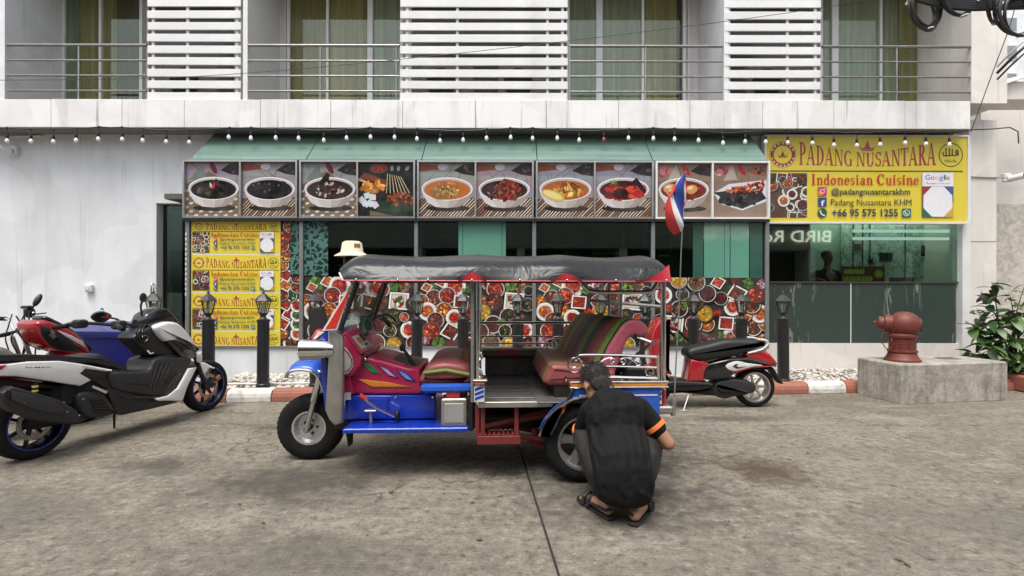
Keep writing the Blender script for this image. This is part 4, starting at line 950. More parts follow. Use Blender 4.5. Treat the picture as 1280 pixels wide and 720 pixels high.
    xm, yy = (xa+xb)/2, (ya+ym)/2
    pr.rect(xa, xm, yy, ym, S(150, 50, 60)); pr.rect(xm, xb, yy, ym, S(60, 80, 140)); pr.rect(xa, xm, ya, yy, S(50, 110, 80)); pr.rect(xm, xb, ya, yy, S(206, 170, 60))
    pr.poly([(xm + (xb-xa)*.50*math.cos(R(22.5+45*k)), yy + (ym-ya)*.53*math.sin(R(22.5+45*k))) for k in range(8)], S(238, 238, 242))
y = YF - .20; x0, x1 = AX(955.5, y), AX(1211.5, y); z0, z1 = AZ(278.5, y), AZ(167.5, y)
t = thing('restaurant_sign', (x0, y, z0), 'large yellow restaurant sign board hanging on the facade at right', 'sign')
w, h = x1 - x0, z1 - z0
fr = MB().box(0, w, 0, .12, 0, .025).box(0, w, 0, .12, h - .025, h).box(0, .025, 0, .12, .0255, h - .0255).box(w - .025, w, 0, .12, .0255, h - .0255)
fr.build('frame', M_white_al, t); MB().box(.02, w - .02, .02, .1, .02, h - .02).build('box', M_winalu, t)
pr = Print(); banner(pr, w - .05, h - .05, seed=1); pr.build('print', t, ORIG[t] + Vector((.025, .0195, .025)))
# stacked small yellow banners on the glass at the left
y = YE - .012; x0, x1 = AX(239, y), AX(350.5, y); z0, z1 = AZ(434, y), AZ(277.5, y)
t = thing('menu_banner_poster', (x0, y, z0), 'tall poster of repeated small yellow banners behind the two left lamp posts', 'poster')
MB().box(0, x1 - x0, 0, .006, 0, z1 - z0).build('backing', M_winalu, t)
pxw = y / FPX
for k, (va, vb, ho) in enumerate(((277.5, 318.3, False), (319.3, 366, False), (367, 413.8, False), (414.8, 434, True))):
    pr = Print(); ww, hh = x1 - x0, (vb - va) * pxw - .004
    banner(pr, ww, hh, ho, seed=2 + k, hdr=(.30 if k == 0 else .40)); pr.build('banner_print', t, (x0, y - .0005, AZ(vb, y)))
# strip of white dashes on the left edge
t = MB()
for k in range(13): t.box(AX(236, YE) - .022, AX(236, YE) - .002, YE - .052, YE - .047, AZ(292 + k*6.2, YE) - .045, AZ(292 + k*6.2, YE))
W(t, 'reflective_dashes', M_winalu)
# counter board inside the right window
y = 8.45; x0, x1 = AX(1052, y), AX(1106, y); z0, z1 = AZ(353, y), AZ(332, y)
t = thing('counter_sign', (x0, y, z0), 'small maroon sign with yellow lettering on the counter inside the right window', 'sign')
MB().box(0, x1 - x0, 0, .02, 0, z1 - z0).build('board', mat('maroon_board', (.20, .05, .04), .5), t)
pr = Print(); w, h = x1 - x0, z1 - z0
for k in range(9): xx = .06*w + k*.052*w; pr.poly([(xx, h*.55), (xx + .045*w, h*.55), (xx + .045*w, h*(.80 + .08*(k % 3))), (xx + .02*w, h*.78), (xx, h*.86)], S(206, 216, 70))
for k in range(11): xx = .04*w + k*.062*w; pr.poly([(xx, h*.12), (xx + .05*w, h*.12), (xx + .05*w, h*(.34 + .1*(k % 2))), (xx + .012*w, h*.42)], S(206, 216, 70))
pr.ell(.86*w, .55*h, .11*h*2.3, .11*h*2.3*1.0, S(206, 216, 70)); pr.ring(.86*w, .55*h, h*.20, h*.03, S(90, 50, 30), 18)
pr.build('lettering', t, (x0, y - .001, z0))
# lit letters over the hotel door across the street
def lit_text(s, xa, xb, z, hh, label):
    V, Fc, a0, a1, b0, b1 = text_geo(s, .01); cap = text_geo('H', .01); f = (xa - xb) / (a1 - a0); fy = hh / (cap[5]-cap[4])
    return MB().add([(xa - (v[0]-a0)*f, YO + .12, z + (v[1]-cap[4])*fy) for v in V], Fc).build('sign_letters', M_lit, hot, world=True)
lit_text('BIRD Ro', 13.35, 10.5, 3.35, .48, ''); lit_text('HOTEL', 9.75, 7.35, 3.38, .44, '')
# ================================================================= TUK TUK
TK = Frame(-1.647, 4.28, 3.0)
tk = thing('tuk_tuk', (TK.o.x, TK.o.y, 0), 'blue and red three wheeled tuk tuk with black canvas roof and striped seats', 'tuk tuk', rz=TK.yaw)
def paint(name, col, rough=.3, coat=.4, dirt=.28): return mat(name, col, rough, 0, .10, 5, coat=coat, dirt=dirt)
M_blue = paint('blue_paint', (0.008, 0.040, 0.42)); M_bluel = paint('blue_paint_light', (0.02, 0.10, 0.50)); M_redp = paint('crimson_paint', (0.46, 0.022, 0.085), .32, .12); M_red2 = paint('signal_red', (0.62, 0.035, 0.022)); M_maroon = mat('chassis_maroon', (0.17, 0.022, 0.022), .6, dirt=.35, scale=9)
M_orange = paint('orange_stripe', (0.75, 0.26, 0.02)); M_whitep = paint('white_paint', (0.72, 0.71, 0.69)); M_silver = mat('brushed_steel', (0.42, 0.40, 0.37), .38, .75, .2, 8, dirt=.2)
M_floor = mat('worn_floor_plate', (0.17, 0.16, 0.15), .45, .3, .35, 7, dirt=.4, bmp=.2, bscale=40)
def canvas_mat():
    m, nt, b = base_mat('black_canvas'); v = coords(nt); n = noise(nt, 3, 5, .6, v, .5); f = noise(nt, 400, 2, .5, v)
    c = mixc(nt, ramp(nt, n, [(.3, 0), (.7, 1)]), (.010, .011, .013), (.020, .022, .026)); nt.links.new(c, b.inputs['Base Color']); b.inputs['Roughness'].default_value = .24; b.inputs['Specular IOR Level'].default_value = .26
    b.inputs['Sheen Weight'].default_value = .1; bump(nt, b, noise(nt, 3.5, 3, .55, v, 1.2), .35, .04); return m
M_canvas = canvas_mat()
def T(u, v, ly): return TK.px(u, v, ly)
def TP(mb, name, m, parent=tk, **k): return mb.build(name, m, parent, **k)
MX = Matrix.Scale(-1, 4, (0, 1, 0))
def wheel(parent, name, c, r, w, rim_r, style, side=-1, m_rim=None):
    """axle along y; `side` is the outer face"""
    m_rim = m_rim or M_chrome; t = MB(); x, y, z = c
    pr = [(rim_r, -w*.42), (rim_r + .012, -w*.47), (rim_r + (r-rim_r)*.5, -w*.52), (r - .022, -w*.47), (r - .006, -w*.36), (r, -w*.2), (r, w*.2), (r - .006, w*.36), (r - .022, w*.47), (rim_r + (r-rim_r)*.5, w*.52), (rim_r + .012, w*.47), (rim_r, w*.42)]
    rings = []
    wh = MB()
    o = side
    wh.lathe([(rim_r + .006, -w*.45), (rim_r + .012, -w*.475), (rim_r - .004, -w*.46), (rim_r - .016, -w*.30), (rim_r - .02, w*.40), (rim_r + .006, w*.45)], (0,0,0), 'y', 40, cap=False)
    if style == 'disc':
        wh.lathe([(rim_r - .016, -w*.12), (rim_r*.75, -w*.02), (rim_r*.55, -w*.12), (rim_r*.36, -w*.14), (rim_r*.30, -w*.06), (.02, -w*.06)], (0,0,0), 'y', 32, cap=True)
    elif style == 'mag':
        for k in range(5):
            a = 2*math.pi*k/5 + .45; cs, sn = math.cos(a), math.sin(a)
            def Pt(q, s, yy): return Vector((q*cs - s*sn, yy, q*sn + s*cs))
            wh.loft([[Pt(q, -hw, y0), Pt(q, hw, y0), Pt(q, hw*1.2, y0 + .03), Pt(q, -hw*1.2, y0 + .03)] for q, hw, y0 in ((.03, .028, -w*.20), (rim_r*.5, .024, -w*.26), (rim_r - .012, .034, -w*.36))])
        wh.lathe([(.055, -w*.10), (.05, -w*.26), (.035, -w*.30), (.005, -w*.30)], (0,0,0), 'y', 20)
    elif style == 'thin':
        for k in range(7):
            a = 2*math.pi*k/7; cs, sn = math.cos(a), math.sin(a)
            def Pt(q, s, yy): return Vector((q*cs - s*sn, yy, q*sn + s*cs))
            wh.loft([[Pt(q, -hw, -.012), Pt(q, hw, -.012), Pt(q, hw, .012), Pt(q, -hw, .012)] for q, hw in ((.03, .014), (rim_r - .01, .010))])
        wh.lathe([(.045, -.045), (.05, -.02), (.05, .03), (.03, .05)], (0,0,0), 'y', 18)
    if side > 0: wh.v = [Vector((p.x, -p.y, p.z)) for p in wh.v]
    wo_ = wh.build(name, m_rim, parent, smooth=35); wo_.location = (x, y, z)
    t.lathe(pr, (0,0,0), 'y', 44, cap=False); t.build('tyre', M_rubber, wo_, smooth=40)
    if style in ('disc', 'mag'):
        tr = MB()
        for k in range(40):
            a = 2*math.pi*k/40
            for s, off in ((-1, 0), (1, .5)):
                aa = a + off*2*math.pi/40
                mtx = Matrix.Rotation(-aa, 4, 'Y'); tr.box(r - .004, r + .0014, min(s*w*.06, s*w*.30), max(s*w*.06, s*w*.30), -.014, .014, mtx)
        q = tr.build('tread', M_rubber, wo_); q['kind'] = 'stuff'
    return wo_
# ---- front wheel and fork
fw = wheel(tk, 'wheel', (0, 0, .262), .262, .15, .125, 'disc', -1, mat('wheel_silver', (.62, .62, .63), .3, .7, dirt=.12))
for k in range(5): a = 2*math.pi*k/5; MB().cyl((.055*math.cos(a), -.035, .055*math.sin(a)), (.055*math.cos(a), -.012, .055*math.sin(a)), .010, n=6).build('wheel_nut', M_blackm, fw)
MB().cyl((0, -.13, 0), (0, .13, 0), .022, n=12).build('axle', M_blackm, fw, smooth=True)
for s in (-1, 1):
    a, b = Vector((.0, s*.115, .262)), Vector((.115, s*.115, .74)); mid = a.lerp(b, .46)
    f = TP(MB().tube([a - (b-a)*.03, mid], [.021, .021], 12), 'fork_leg', M_steel, smooth=True); TP(MB().tube([mid, a.lerp(b, .48), b], [.026, .032, .032], 12), 'fork_sleeve', M_chrome, f, smooth=True)
TP(MB().cyl((.115, -.15, .70), (.115, .15, .70), .025), 'fork_bridge', M_blackm, smooth=True)
# ---- front mudguard
pts = [(T(u, v, -.1).x, T(u, v, -.1).z) for u, v in ((359, 465), (363, 456), (375, 450.5), (390, 450), (400, 456), (405, 470))]
pts = [(p.x, p.y) for p in spline([Vector((a, b)) for a, b in pts], 4, False)]
rings = []
for k_, (x, z) in enumerate(pts): rings.append([Vector((x + .02*(ly/.17)**2, ly, z - (.022 + .095*k_/len(pts))*(ly/.17)**2)) for ly in (-.17, -.14, -.09, 0, .09, .14, .17)])
mud = MB().loft(rings, False, False); mo = TP(mud, 'front_mudguard', M_bluel, smooth=60); mo.modifiers.new('th', 'SOLIDIFY').thickness = .012
for s in (-1, 1): TP(MB().tube([r_[0 if s < 0 else -1] + Vector((0, s*.004, -.008)) for r_ in rings], .013, 8), 'mudguard_trim', M_chrome, mo, smooth=True)
# ---- nose cowl: blue centre, steel side flange
cb = TK.xz([(399, 424), (412, 414), (413, 512), (407, 514), (402, 470)], -.42)
TP(MB().slab(cb, -.44, .44, .02, 2), 'nose_cowl', M_blue, smooth=50)
TP(MB().add([Vector((x, -.4455, z)) for x, z in TK.xz([(410.5, 424), (412.6, 424), (413.2, 512), (407.5, 513.5), (407.5, 511), (411, 510)], -.445)], [(0,1,2,3,4,5)]), 'cowl_lace', M_whitep)
cs = TK.xz([(411, 415), (424, 414), (430, 420), (430, 528), (420, 531.5), (413, 524), (408, 512), (412, 440)], -.5)
for s in (-1, 1): TP(MB().slab(cs, s*.5 - .035, s*.5 + .035, .018, 3), 'cowl_side', M_silver, smooth=50)
pc = TK.xz([(390, 422), (397, 412), (403, 414), (400, 424), (393, 426)], -.30)
TP(MB().slab(pc, -.34, .34, .02), 'cowl_cap', M_red2, smooth=50); TP(MB().slab([(x + .02, z - .01) for x, z in pc[:3]] + [(pc[0][0] + .03, pc[0][1] - .02)], -.345, -.30), 'cowl_cap_stripe', M_whitep)
# ---- headlamps
for s in (-1, 1):
    c0 = T(377, 437.5, -.50); c1 = T(418, 436, -.50)
    prof = [(.02, .255), (.05, .235), (.066, .18), (.073, .10), (.074, .03), (.079, .015), (.079, 0), (.07, -.004)]
    h = MB().lathe(prof, (c0.x, s*.50, c0.z), 'x', 26); ho = TP(h, 'headlamp', M_chrome, smooth=40)
    MB().lathe([(.068, -.003), (.05, -.014), (.01, -.018)], (c0.x, s*.50, c0.z), 'x', 22).build('lens', mat('lamp_glass', (.62, .64, .64), .12), ho, smooth=True)
    TP(MB().lathe([(.0795, .255), (.0795, .25)], (c0.x, s*.5, c0.z), 'x', 6) if False else MB().cyl((c0.x + .16, s*.47, c0.z - .05), (c0.x + .2, s*.42, c0.z - .12), .018), 'lamp_bracket', M_blackm, ho)
    # side lower shade of the lamp
# ---- windscreen pillars and glass
for s in (-1, 1):
    tri = TK.xz([(441.5, 352), (403, 414), (422, 413)], -.55)
    TP(MB().slab(tri, s*.55 - .012, s*.55 + .012), 'pillar_panel', M_whitep if s < 0 else mat('pillar_back', (.05, .04, .04), .5))
    c = Vector((sum(p[0] for p in tri)/3, sum(p[1] for p in tri)/3))
    ins = TK.xz([(440, 358), (407.5, 411.5), (420.5, 410.8)], -.55)
    TP(MB().slab(ins, s*.55 - .0155, s*.55 - .0125) if s < 0 else MB().slab(ins, s*.55 + .0125, s*.55 + .0155), 'pillar_inlay', M_red2)
    a, b = T(447, 352, -.55), T(425, 414, -.55)
    TP(MB().tube([(a.x, s*.55, a.z), (b.x, s*.55, b.z)], .018, 8), 'pillar_tube', M_black, smooth=True)
a, b = T(446, 354, -.55), T(424, 413, -.55)
TP(MB().add([(a.x-.01, -.53, a.z), (a.x-.01, .53, a.z), (b.x-.01, .53, b.z), (b.x-.01, -.53, b.z), (a.x-.016, -.53, a.z), (a.x-.016, .53, a.z), (b.x-.016, .53, b.z), (b.x-.016, -.53, b.z)], [(0,1,2,3),(7,6,5,4),(0,4,5,1),(2,6,7,3),(1,5,6,2),(0,3,7,4)]), 'windscreen', M_clear)
far = [(T(468, 352, .53).x, T(468, 352, .53).z), (T(462, 352, .53).x, T(462, 352, .53).z), (T(439, 396, .53).x, T(439, 396, .53).z), (T(455, 401, .53).x, T(455, 401, .53).z)]
TP(MB().slab(far, .50, .52), 'door_flap', mat('brown_flap', (.055, .042, .04), .5))
# ---- dash console
side = TK.xz([(426, 419), (431, 417), (441, 428), (452, 446), (452, 455), (441, 470), (428, 470)], -.36)
TP(MB().slab(side, -.38, .38, .015), 'dash_console', M_redp, smooth=50)
wp = TK.xz([(428.5, 432), (434, 437), (440.5, 447), (442, 458), (436, 467), (429, 469)], -.385)
TP(MB().slab(wp, -.389, -.381), 'console_panel', M_whitep)
zz = [wp[i] for i in range(6)]; cx = sum(p[0] for p in zz)/6; cz = sum(p[1] for p in zz)/6
TP(MB().tube([(cx + (p[0]-cx)*.8, -.391, cz + (p[1]-cz)*.8) for p in zz + zz[:1]], .004, 6), 'panel_scroll', mat('plum', (.09, .03, .05), .5))
# sloping instrument board facing the driver
d0, d1 = T(430, 417, -.36), T(451, 444, -.36)
q = Vector((d1.x - d0.x, 0, d1.z - d0.z)); nrm = Vector((-q.z, 0, q.x)).normalized(); 
if nrm.z < 0: nrm = -nrm
ib = MB(); 
base = [Vector((d0.x, -.385, d0.z)), Vector((d0.x, .385, d0.z)), Vector((d1.x, .385, d1.z)), Vector((d1.x, -.385, d1.z))]
ib.loft([base, [p + nrm*.03 for p in base]]); TP(ib, 'dashboard', M_redp, bevel=.008)
def on_dash(fx, y0, y1, fx2, h, name, m, par=tk):
    P = [Vector((d0.x + q.x*a, y, d0.z + q.z*a)) + nrm*.0305 for a, y in ((fx, y0), (fx, y1), (fx2, y1), (fx2, y0))]
    return TP(MB().loft([P, [p + nrm*h for p in P]]), name, m, par)
on_dash(.28, -.36, -.05, .86, .004, 'instrument_plate', mat('plate_grey', (.55, .53, .50), .4)); on_dash(.40, -.30, -.22, .62, .012, 'warning_lights', mat('amber', (.5, .12, .03), .3)); on_dash(.30, -.17, -.09, .60, .014, 'speedometer', M_black); on_dash(.72, -.2, -.14, .8, .012, 'switch', M_black)
# ---- handlebar
hb = spline([(.40, -.40, 1.06), (.42, -.28, 1.09), (.40, -.10, 1.08), (.36, 0, 1.03), (.40, .10, 1.08), (.42, .28, 1.09), (.40, .40, 1.06)], 5, False)
h0 = T(456, 402, -.30); off = Vector((h0.x - .41, 0, h0.z - 1.085)); hbo = TP(MB().tube([p + off for p in hb], .014, 8), 'handlebar', M_black, smooth=True)
for s in (-1, 1):
    MB().tube([Vector((.415, s*.27, 1.09)) + off, Vector((.43, s*.40, 1.055)) + off, Vector((.46, s*.47, 1.0)) + off], [.022, .024, .022], 10).build('grip', mat('green_rubber', (.03, .05, .035), .6), hbo, smooth=True)
    MB().tube(spline([Vector((.40, s*.25, 1.10)) + off, Vector((.47, s*.36, 1.10)) + off, Vector((.52, s*.44, 1.04)) + off], 4, False), .008, 6).build('brake_lever', M_black, hbo, smooth=True)
MB().cbox(h0.x - .06, h0.x + .03, -.22, -.12, h0.z - .08, h0.z + .05, .012).build('switch_box', mat('switch_green', (.04, .07, .055), .5), hbo)
g0 = T(436, 400, -.05); TP(MB().ell((g0.x, -.08, g0.z), (.05, .06, .05), 16, 10), 'meter_pod', mat('meter_blue', (.12, .20, .24), .25), smooth=True)
m0 = T(402, 400, -.10); mm = Matrix.Rotation(R(15), 4, 'Z') @ Matrix.Rotation(R(-12), 4, 'Y')
mo_ = TP(MB().cbox(-.012, .012, -.09, .09, -.10, .10, .01, Matrix.Translation((m0.x, -.2, m0.z)) @ Matrix.Rotation(R(62), 4, 'Z') @ Matrix.Rotation(R(-10), 4, 'X')), 'phone_holder', M_black)
# ---- tank fairing between the driver's knees
tankp = TK.xz([(435, 470), (446, 455), (461, 447), (476, 449), (512, 459), (526, 461), (527, 494), (436, 494)], -.30)
tank = TP(MB().slab(tankp, -.31, .31, .035, 4), 'tank_fairing', M_redp, smooth=45)
TP(MB().slab([(a[0], a[1]) for a in TK.xz([(427, 466), (436, 464), (443, 493), (427, 494)], -.33)], -.335, .335, .015), 'fairing_front', M_redp, smooth=45)
def gem(pts, name, m, y=-.3135, th=.006):
    TP(MB().slab(TK.xz(pts, -.312), y - th, y, .003, 2), name, m, tank, smooth=50)
gem([(449, 474), (465, 484), (514, 484), (486, 478)], 'orange_flash', M_orange)
gem([(453, 454), (457, 453), (468, 459), (476, 467), (464, 466), (457, 460)], 'green_reflector', mat('green_lens', (.02, .22, .07), .15, coat=.8))
gem([(472, 456.5), (486, 461), (499, 472.5), (486, 470)], 'violet_rim', mat('violet_rim', (.10, .02, .25), .25)); gem([(475, 458), (485, 462), (495, 471), (486, 469)], 'violet_reflector', mat('violet_lens', (.55, .38, .66), .12, coat=.8), -.3195, .004)
gem([(495, 462), (508, 466), (521, 477), (507, 475)], 'blue_rim', mat('navy_rim', (.03, .03, .30), .25)); gem([(498, 463.5), (507, 467), (516, 475.5), (507, 473.5)], 'blue_reflector', mat('blue_lens', (.16, .34, .78), .12, coat=.8), -.3195, .004)
for k in range(5): p = T(447 + k*3.4, 441 + (k % 2)*5 + k, -.33); TP(MB().ell((p.x, -.33 - .01*(k % 2), p.z), (.014, .014, .014), 8, 6), 'ornament_bead', M_chrome if k % 2 else M_black, smooth=True)
TP(MB().slab(TK.xz([(470, 450), (526, 462), (526, 458.5), (476, 446.5)], -.2), -.2, .2, .01), 'tank_top', mat('tank_top_black', (.03, .025, .025), .4), smooth=40)
l0 = T(521, 463, -.2); l1 = T(509, 443, -.2); l2 = T(503, 435, -.2)
lv = TP(MB().tube([(l0.x, -.2, l0.z), (l1.x, -.2, l1.z), (l2.x, -.2, l2.z)], [.022, .013, .010], 10), 'gear_lever', M_black, smooth=True); MB().ell((l2.x, -.2, l2.z), (.024, .024, .03), 12, 8).build('knob', M_black, lv, smooth=True)
TP(MB().slab(TK.xz([(505, 457), (512, 451), (524, 462), (520, 465)], -.2), -.25, -.12, .015), 'lever_boot', M_black, smooth=40)
# ---- blue lower body and footboard
zf = T(500, 535, -.55).z
TP(MB().cbox(T(429, 538, -.55).x, T(586, 538, -.55).x, -.56, .56, T(500, 540.5, -.55).z, T(500, 535.5, -.55).z, .006), 'footboard', M_blue)
TP(MB().cbox(T(429, 538, -.56).x, T(585, 538, -.56).x, -.572, -.562, T(500, 541, -.56).z, T(500, 536, -.56).z, .003), 'footboard_edge', mat('glitter_blue', (.015, .06, .40), .35, .3, .5, 60))
lp = [(T(432, 494, -.31).x, T(432, 494, -.31).z - .002), (T(545, 494, -.31).x, T(545, 494, -.31).z - .002), (T(545, 521, -.31).x, zf + .002), (T(430, 521, -.31).x, zf + .002)]
TP(MB().slab(lp, -.32, .32, .012), 'lower_body', M_blue, smooth=40)
TP(MB().slab(TK.xz([(436, 498), (485, 498), (485, 524), (436, 524)], -.33), -.335, -.322, .006), 'body_panel', M_blue, smooth=40); TP(MB().slab(TK.xz([(489, 494.5), (544, 494.5), (544, 523), (489, 523)], -.33), -.334, -.322, .006), 'body_panel', M_blue, smooth=40)
for u in (495, 541): p = T(u, 496.5, -.335); TP(MB().lathe([(.010, -.340), (.008, -.346)], (p.x, 0, p.z), 'y', 10), 'bolt', M_chrome)
TP(MB().slab(TK.xz([(430, 491), (439, 491), (439, 500), (430, 500)], -.34), -.346, -.336), 'white_plate', M_whitep)
bl = [T(u, v, -.44) for u, v in ((452, 495), (458, 500), (466, 507), (494, 521))]
blo = TP(MB().tube(spline(bl, 4, False), .011, 8), 'brake_pedal_arm', M_chrome, smooth=True); MB().tube([bl[0] + Vector((-.01, 0, .01)), bl[1]], .016, 8).build('arm_grip', M_red2, blo, smooth=True)
p = T(464, 534, -.42); TP(MB().cyl((p.x, -.42, zf), (p.x, -.42, zf + .09), .012), 'pedal_stem', M_silver, smooth=True); TP(MB().cbox(p.x - .045, p.x + .045, -.45, -.39, zf + .09, zf + .105, .004), 'pedal', M_silver)
p = T(497, 520, -.40); TP(MB().ell((p.x, -.40, p.z), (.022, .03, .045), 10, 8), 'pedal_boot', M_black, smooth=True)
# seat beam, seat, battery
TP(MB().cbox(T(526, 486, -.50).x, T(590, 486, -.50).x, -.52, .52, T(550, 491.5, -.5).z, T(550, 480, -.5).z, .02), 'seat_beam', M_bluel, smooth=40)
def seat_mat(name, stops, axis=1, sc=1.0, off=0.0):
    m, nt, b = base_mat(name); t = nt.nodes.new('ShaderNodeTexCoord'); sp = nt.nodes.new('ShaderNodeSeparateXYZ'); nt.links.new(t.outputs['Object'], sp.inputs[0])
    mr = nt.nodes.new('ShaderNodeMath'); mr.operation = 'MULTIPLY_ADD'; mr.inputs[1].default_value = sc; mr.inputs[2].default_value = off; nt.links.new(sp.outputs[axis], mr.inputs[0])
    n = noise(nt, 9, 5, .6, coords(nt)); md = nt.nodes.new('ShaderNodeMath'); md.operation = 'MULTIPLY_ADD'; md.inputs[1].default_value = .014; nt.links.new(n, md.inputs[0]); nt.links.new(mr.outputs[0], md.inputs[2])
    c = ramp(nt, md.outputs[0], stops, 'CONSTANT'); c = mixc(nt, ramp(nt, noise(nt, 22, 5, .7, coords(nt)), [(.45, 0), (.7, .55)]), c, (.10, .075, .05))
    nt.links.new(c, b.inputs['Base Color']); b.inputs['Roughness'].default_value = .42; bump(nt, b, noise(nt, 30, 4, .6, coords(nt)), .15, .01); return m
PK, GR_, MR, TL, OL = (.42, .08, .12), (.19, .29, .05), (.29, .06, .065), (.02, .07, .095), (.16, .17, .06)
sx0, sx1 = T(528, 470, -.48).x, T(588, 470, -.48).x; sz0, sz1 = T(558, 480, -.48).z, T(558, 453, -.48).z
sp_ = spline([(sx0, sz0), (sx0 + .01, sz0 + .10), (sx0 + .06, sz1 - .015), ((sx0+sx1)/2, sz1 + .005), (sx1 - .03, sz1 - .025), (sx1, sz0 + .07), (sx1, sz0), (sx1, sz0)], 4)
se = TP(MB().slab([(p.x, p.y) for p in sp_], -.49, .49, .05, 4), 'driver_seat', seat_mat('driver_vinyl', [(0, MR), (.55, (.23, .05, .05)), (.8, MR)], 2, 6.0, -4.1), smooth=50)
TP(MB().tube([(sx0 + .012, -.497, sz0 + .085), ((sx0+sx1)/2, -.499, sz0 + .105), (sx1 - .008, -.497, sz0 + .07)], .014, 8), 'seat_band', mat('lime_band', (.16, .24, .05), .4), se, smooth=True)
p = T(584, 446, -.25); TP(MB().cbox(p.x - .035, p.x + .03, -.3, .3, sz0, p.z + .07, .015), 'seat_back_post', mat('rust_brown', (.12, .055, .025), .7, dirt=.4, scale=14))
bx0, bx1, bz0, bz1 = T(552, 500, -.5).x, T(584, 500, -.5).x, T(568, 533, -.5).z, T(568, 498, -.5).z
bt = TP(MB().cbox(bx0, bx1, -.52, -.34, bz0, bz1, .008), 'battery_box', M_silver, smooth=False); MB().cbox(bx0 + .02, bx1 - .02, -.528, -.521, bz0 + .03, bz1 - .03, .005).build('box_face', mat('dull_aluminium', (.38, .38, .37), .5, .4, .1, 6), bt)
MB().cbox(bx0 + .035, bx1 - .05, -.50, -.38, bz1 + .001, bz1 + .05, .006).build('battery_top', M_red2, bt); MB().ell((bx1 - .03, -.44, bz1 + .03), (.035, .04, .03), 10, 8).build('terminal', M_black, bt, smooth=True); MB().box(bx0 + .04, bx1 - .04, -.5, -.4, bz0 - .02, bz0 - .001).build('box_foot', M_silver, bt)
TP(MB().cbox(bx1 + .01, bx1 + .05, -.5, .5, zf - .05, sz0 - .1, .01), 'rear_bulkhead', M_dark)
TP(MB().cbox(T(430, 540, 0).x, 2.6, -.28, .28, .30, .37, .01), 'chassis_rail', M_dark); TP(MB().slab(TK.xz([(433, 541), (440, 541), (439, 557), (436, 558)], -.3), -.31, -.24), 'splash_flap', M_rubber)
TP(MB().cbox(1.30, 2.45, -.46, .46, .40, .44, .01), 'light_block_pan', M_dark)  # unseen pan added to block light, so the road beneath turns darker
TP(MB().ell((T(485, 543, -.2).x, -.2, .34), (.10, .1, .05), 12, 8), 'engine_sump', M_dark, smooth=True)
# ---- passenger floor
fx0, fx1 = T(598, 505, -.60).x, T(692, 505, -.60).x; fz = T(640, 503, -.6).z
TP(MB().cbox(fx0, 2.72, -.60, .60, fz - .03, fz, .006), 'passenger_floor', M_floor)
for yy in (-.47, -.2, .1, .4): TP(MB().cbox(fx0 + .06, fx1 - .1, yy, yy + .025, fz + .001, fz + .008, .003), 'floor_rib', M_floor)
TP(MB().cbox(fx0, fx1, -.612, -.602, fz - .035, fz + .006, .003), 'floor_edge', M_silver)
# low far-side board with cushion
TP(MB().cbox(fx0 + .05, fx1 + .05, .56, .60, fz + .002, fz + .17, .008), 'side_board', M_floor)
TP(MB().slab([(fx0 + .02, fz + .172), (fx0 + .02, fz + .26), (fx1 + .05, fz + .26), (fx1 + .05, fz + .172)], .50, .62, .035, 3), 'side_cushion', seat_mat('side_vinyl', [(0, OL), (.28, PK), (.72, OL)], 0, 1.9, -2.65), smooth=50)
# steps, hangers and the maroon subframe
st0, st1 = T(597, 547, -.60), T(651, 547, -.60); sz = T(620, 543, -.6).z
sto = TP(MB().cbox(st0.x, st1.x, -.62, -.42, sz - .045, sz - .02, .004), 'step', M_maroon)
for k in range(9): xx = st0.x + .02 + k*(st1.x - st0.x - .04)/8; MB().box(xx - .006, xx + .006, -.61, -.43, sz - .0195, sz).build('tread_bar', M_maroon, sto)
TP(MB().cbox(st0.x, st1.x, -.63, -.621, sz - .065, sz - .005, .003), 'step_lip', M_maroon)
for u in (597, 604, 646): xx = T(u, 520, -.56).x; TP(MB().cbox(xx - .016, xx + .016, -.57, -.53, sz - .03, fz - .03, .004), 'hanger', M_maroon)
def beam(a, b, w, name): TP(MB().tube([a, b], w, 6), name, M_maroon)
beam(T(602, 535, -.45), T(690, 514, -.45), .03, 'subframe_beam'); beam(T(600, 533, .3), T(700, 530, .3), .03, 'subframe_beam'); beam(T(650, 545, -.4), T(688, 551, -.4), .022, 'subframe_beam'); beam(T(668, 535, -.38), T(670, 556, -.38), .022, 'subframe_strut'); beam(T(640, 532, -.2), T(700, 545, .2), .028, 'subframe_beam'); beam(T(658, 551, -.42), T(680, 556, -.36), .022, 'subframe_strut')
TP(MB().cyl((2.13, -.55, .28), (2.13, .55, .28), .035), 'rear_axle', M_blackm, smooth=True); TP(MB().ell((2.13, .05, .28), (.13, .14, .12), 14, 10), 'differential', M_dark, smooth=True)
for s in (-1, 1):
    rw = wheel(tk, 'wheel', (2.14, s*.575, .286), .286, .20, .185, 'mag', s, mat('mag_silver', (.46, .46, .47), .3, .75, .1, 10, dirt=.12))
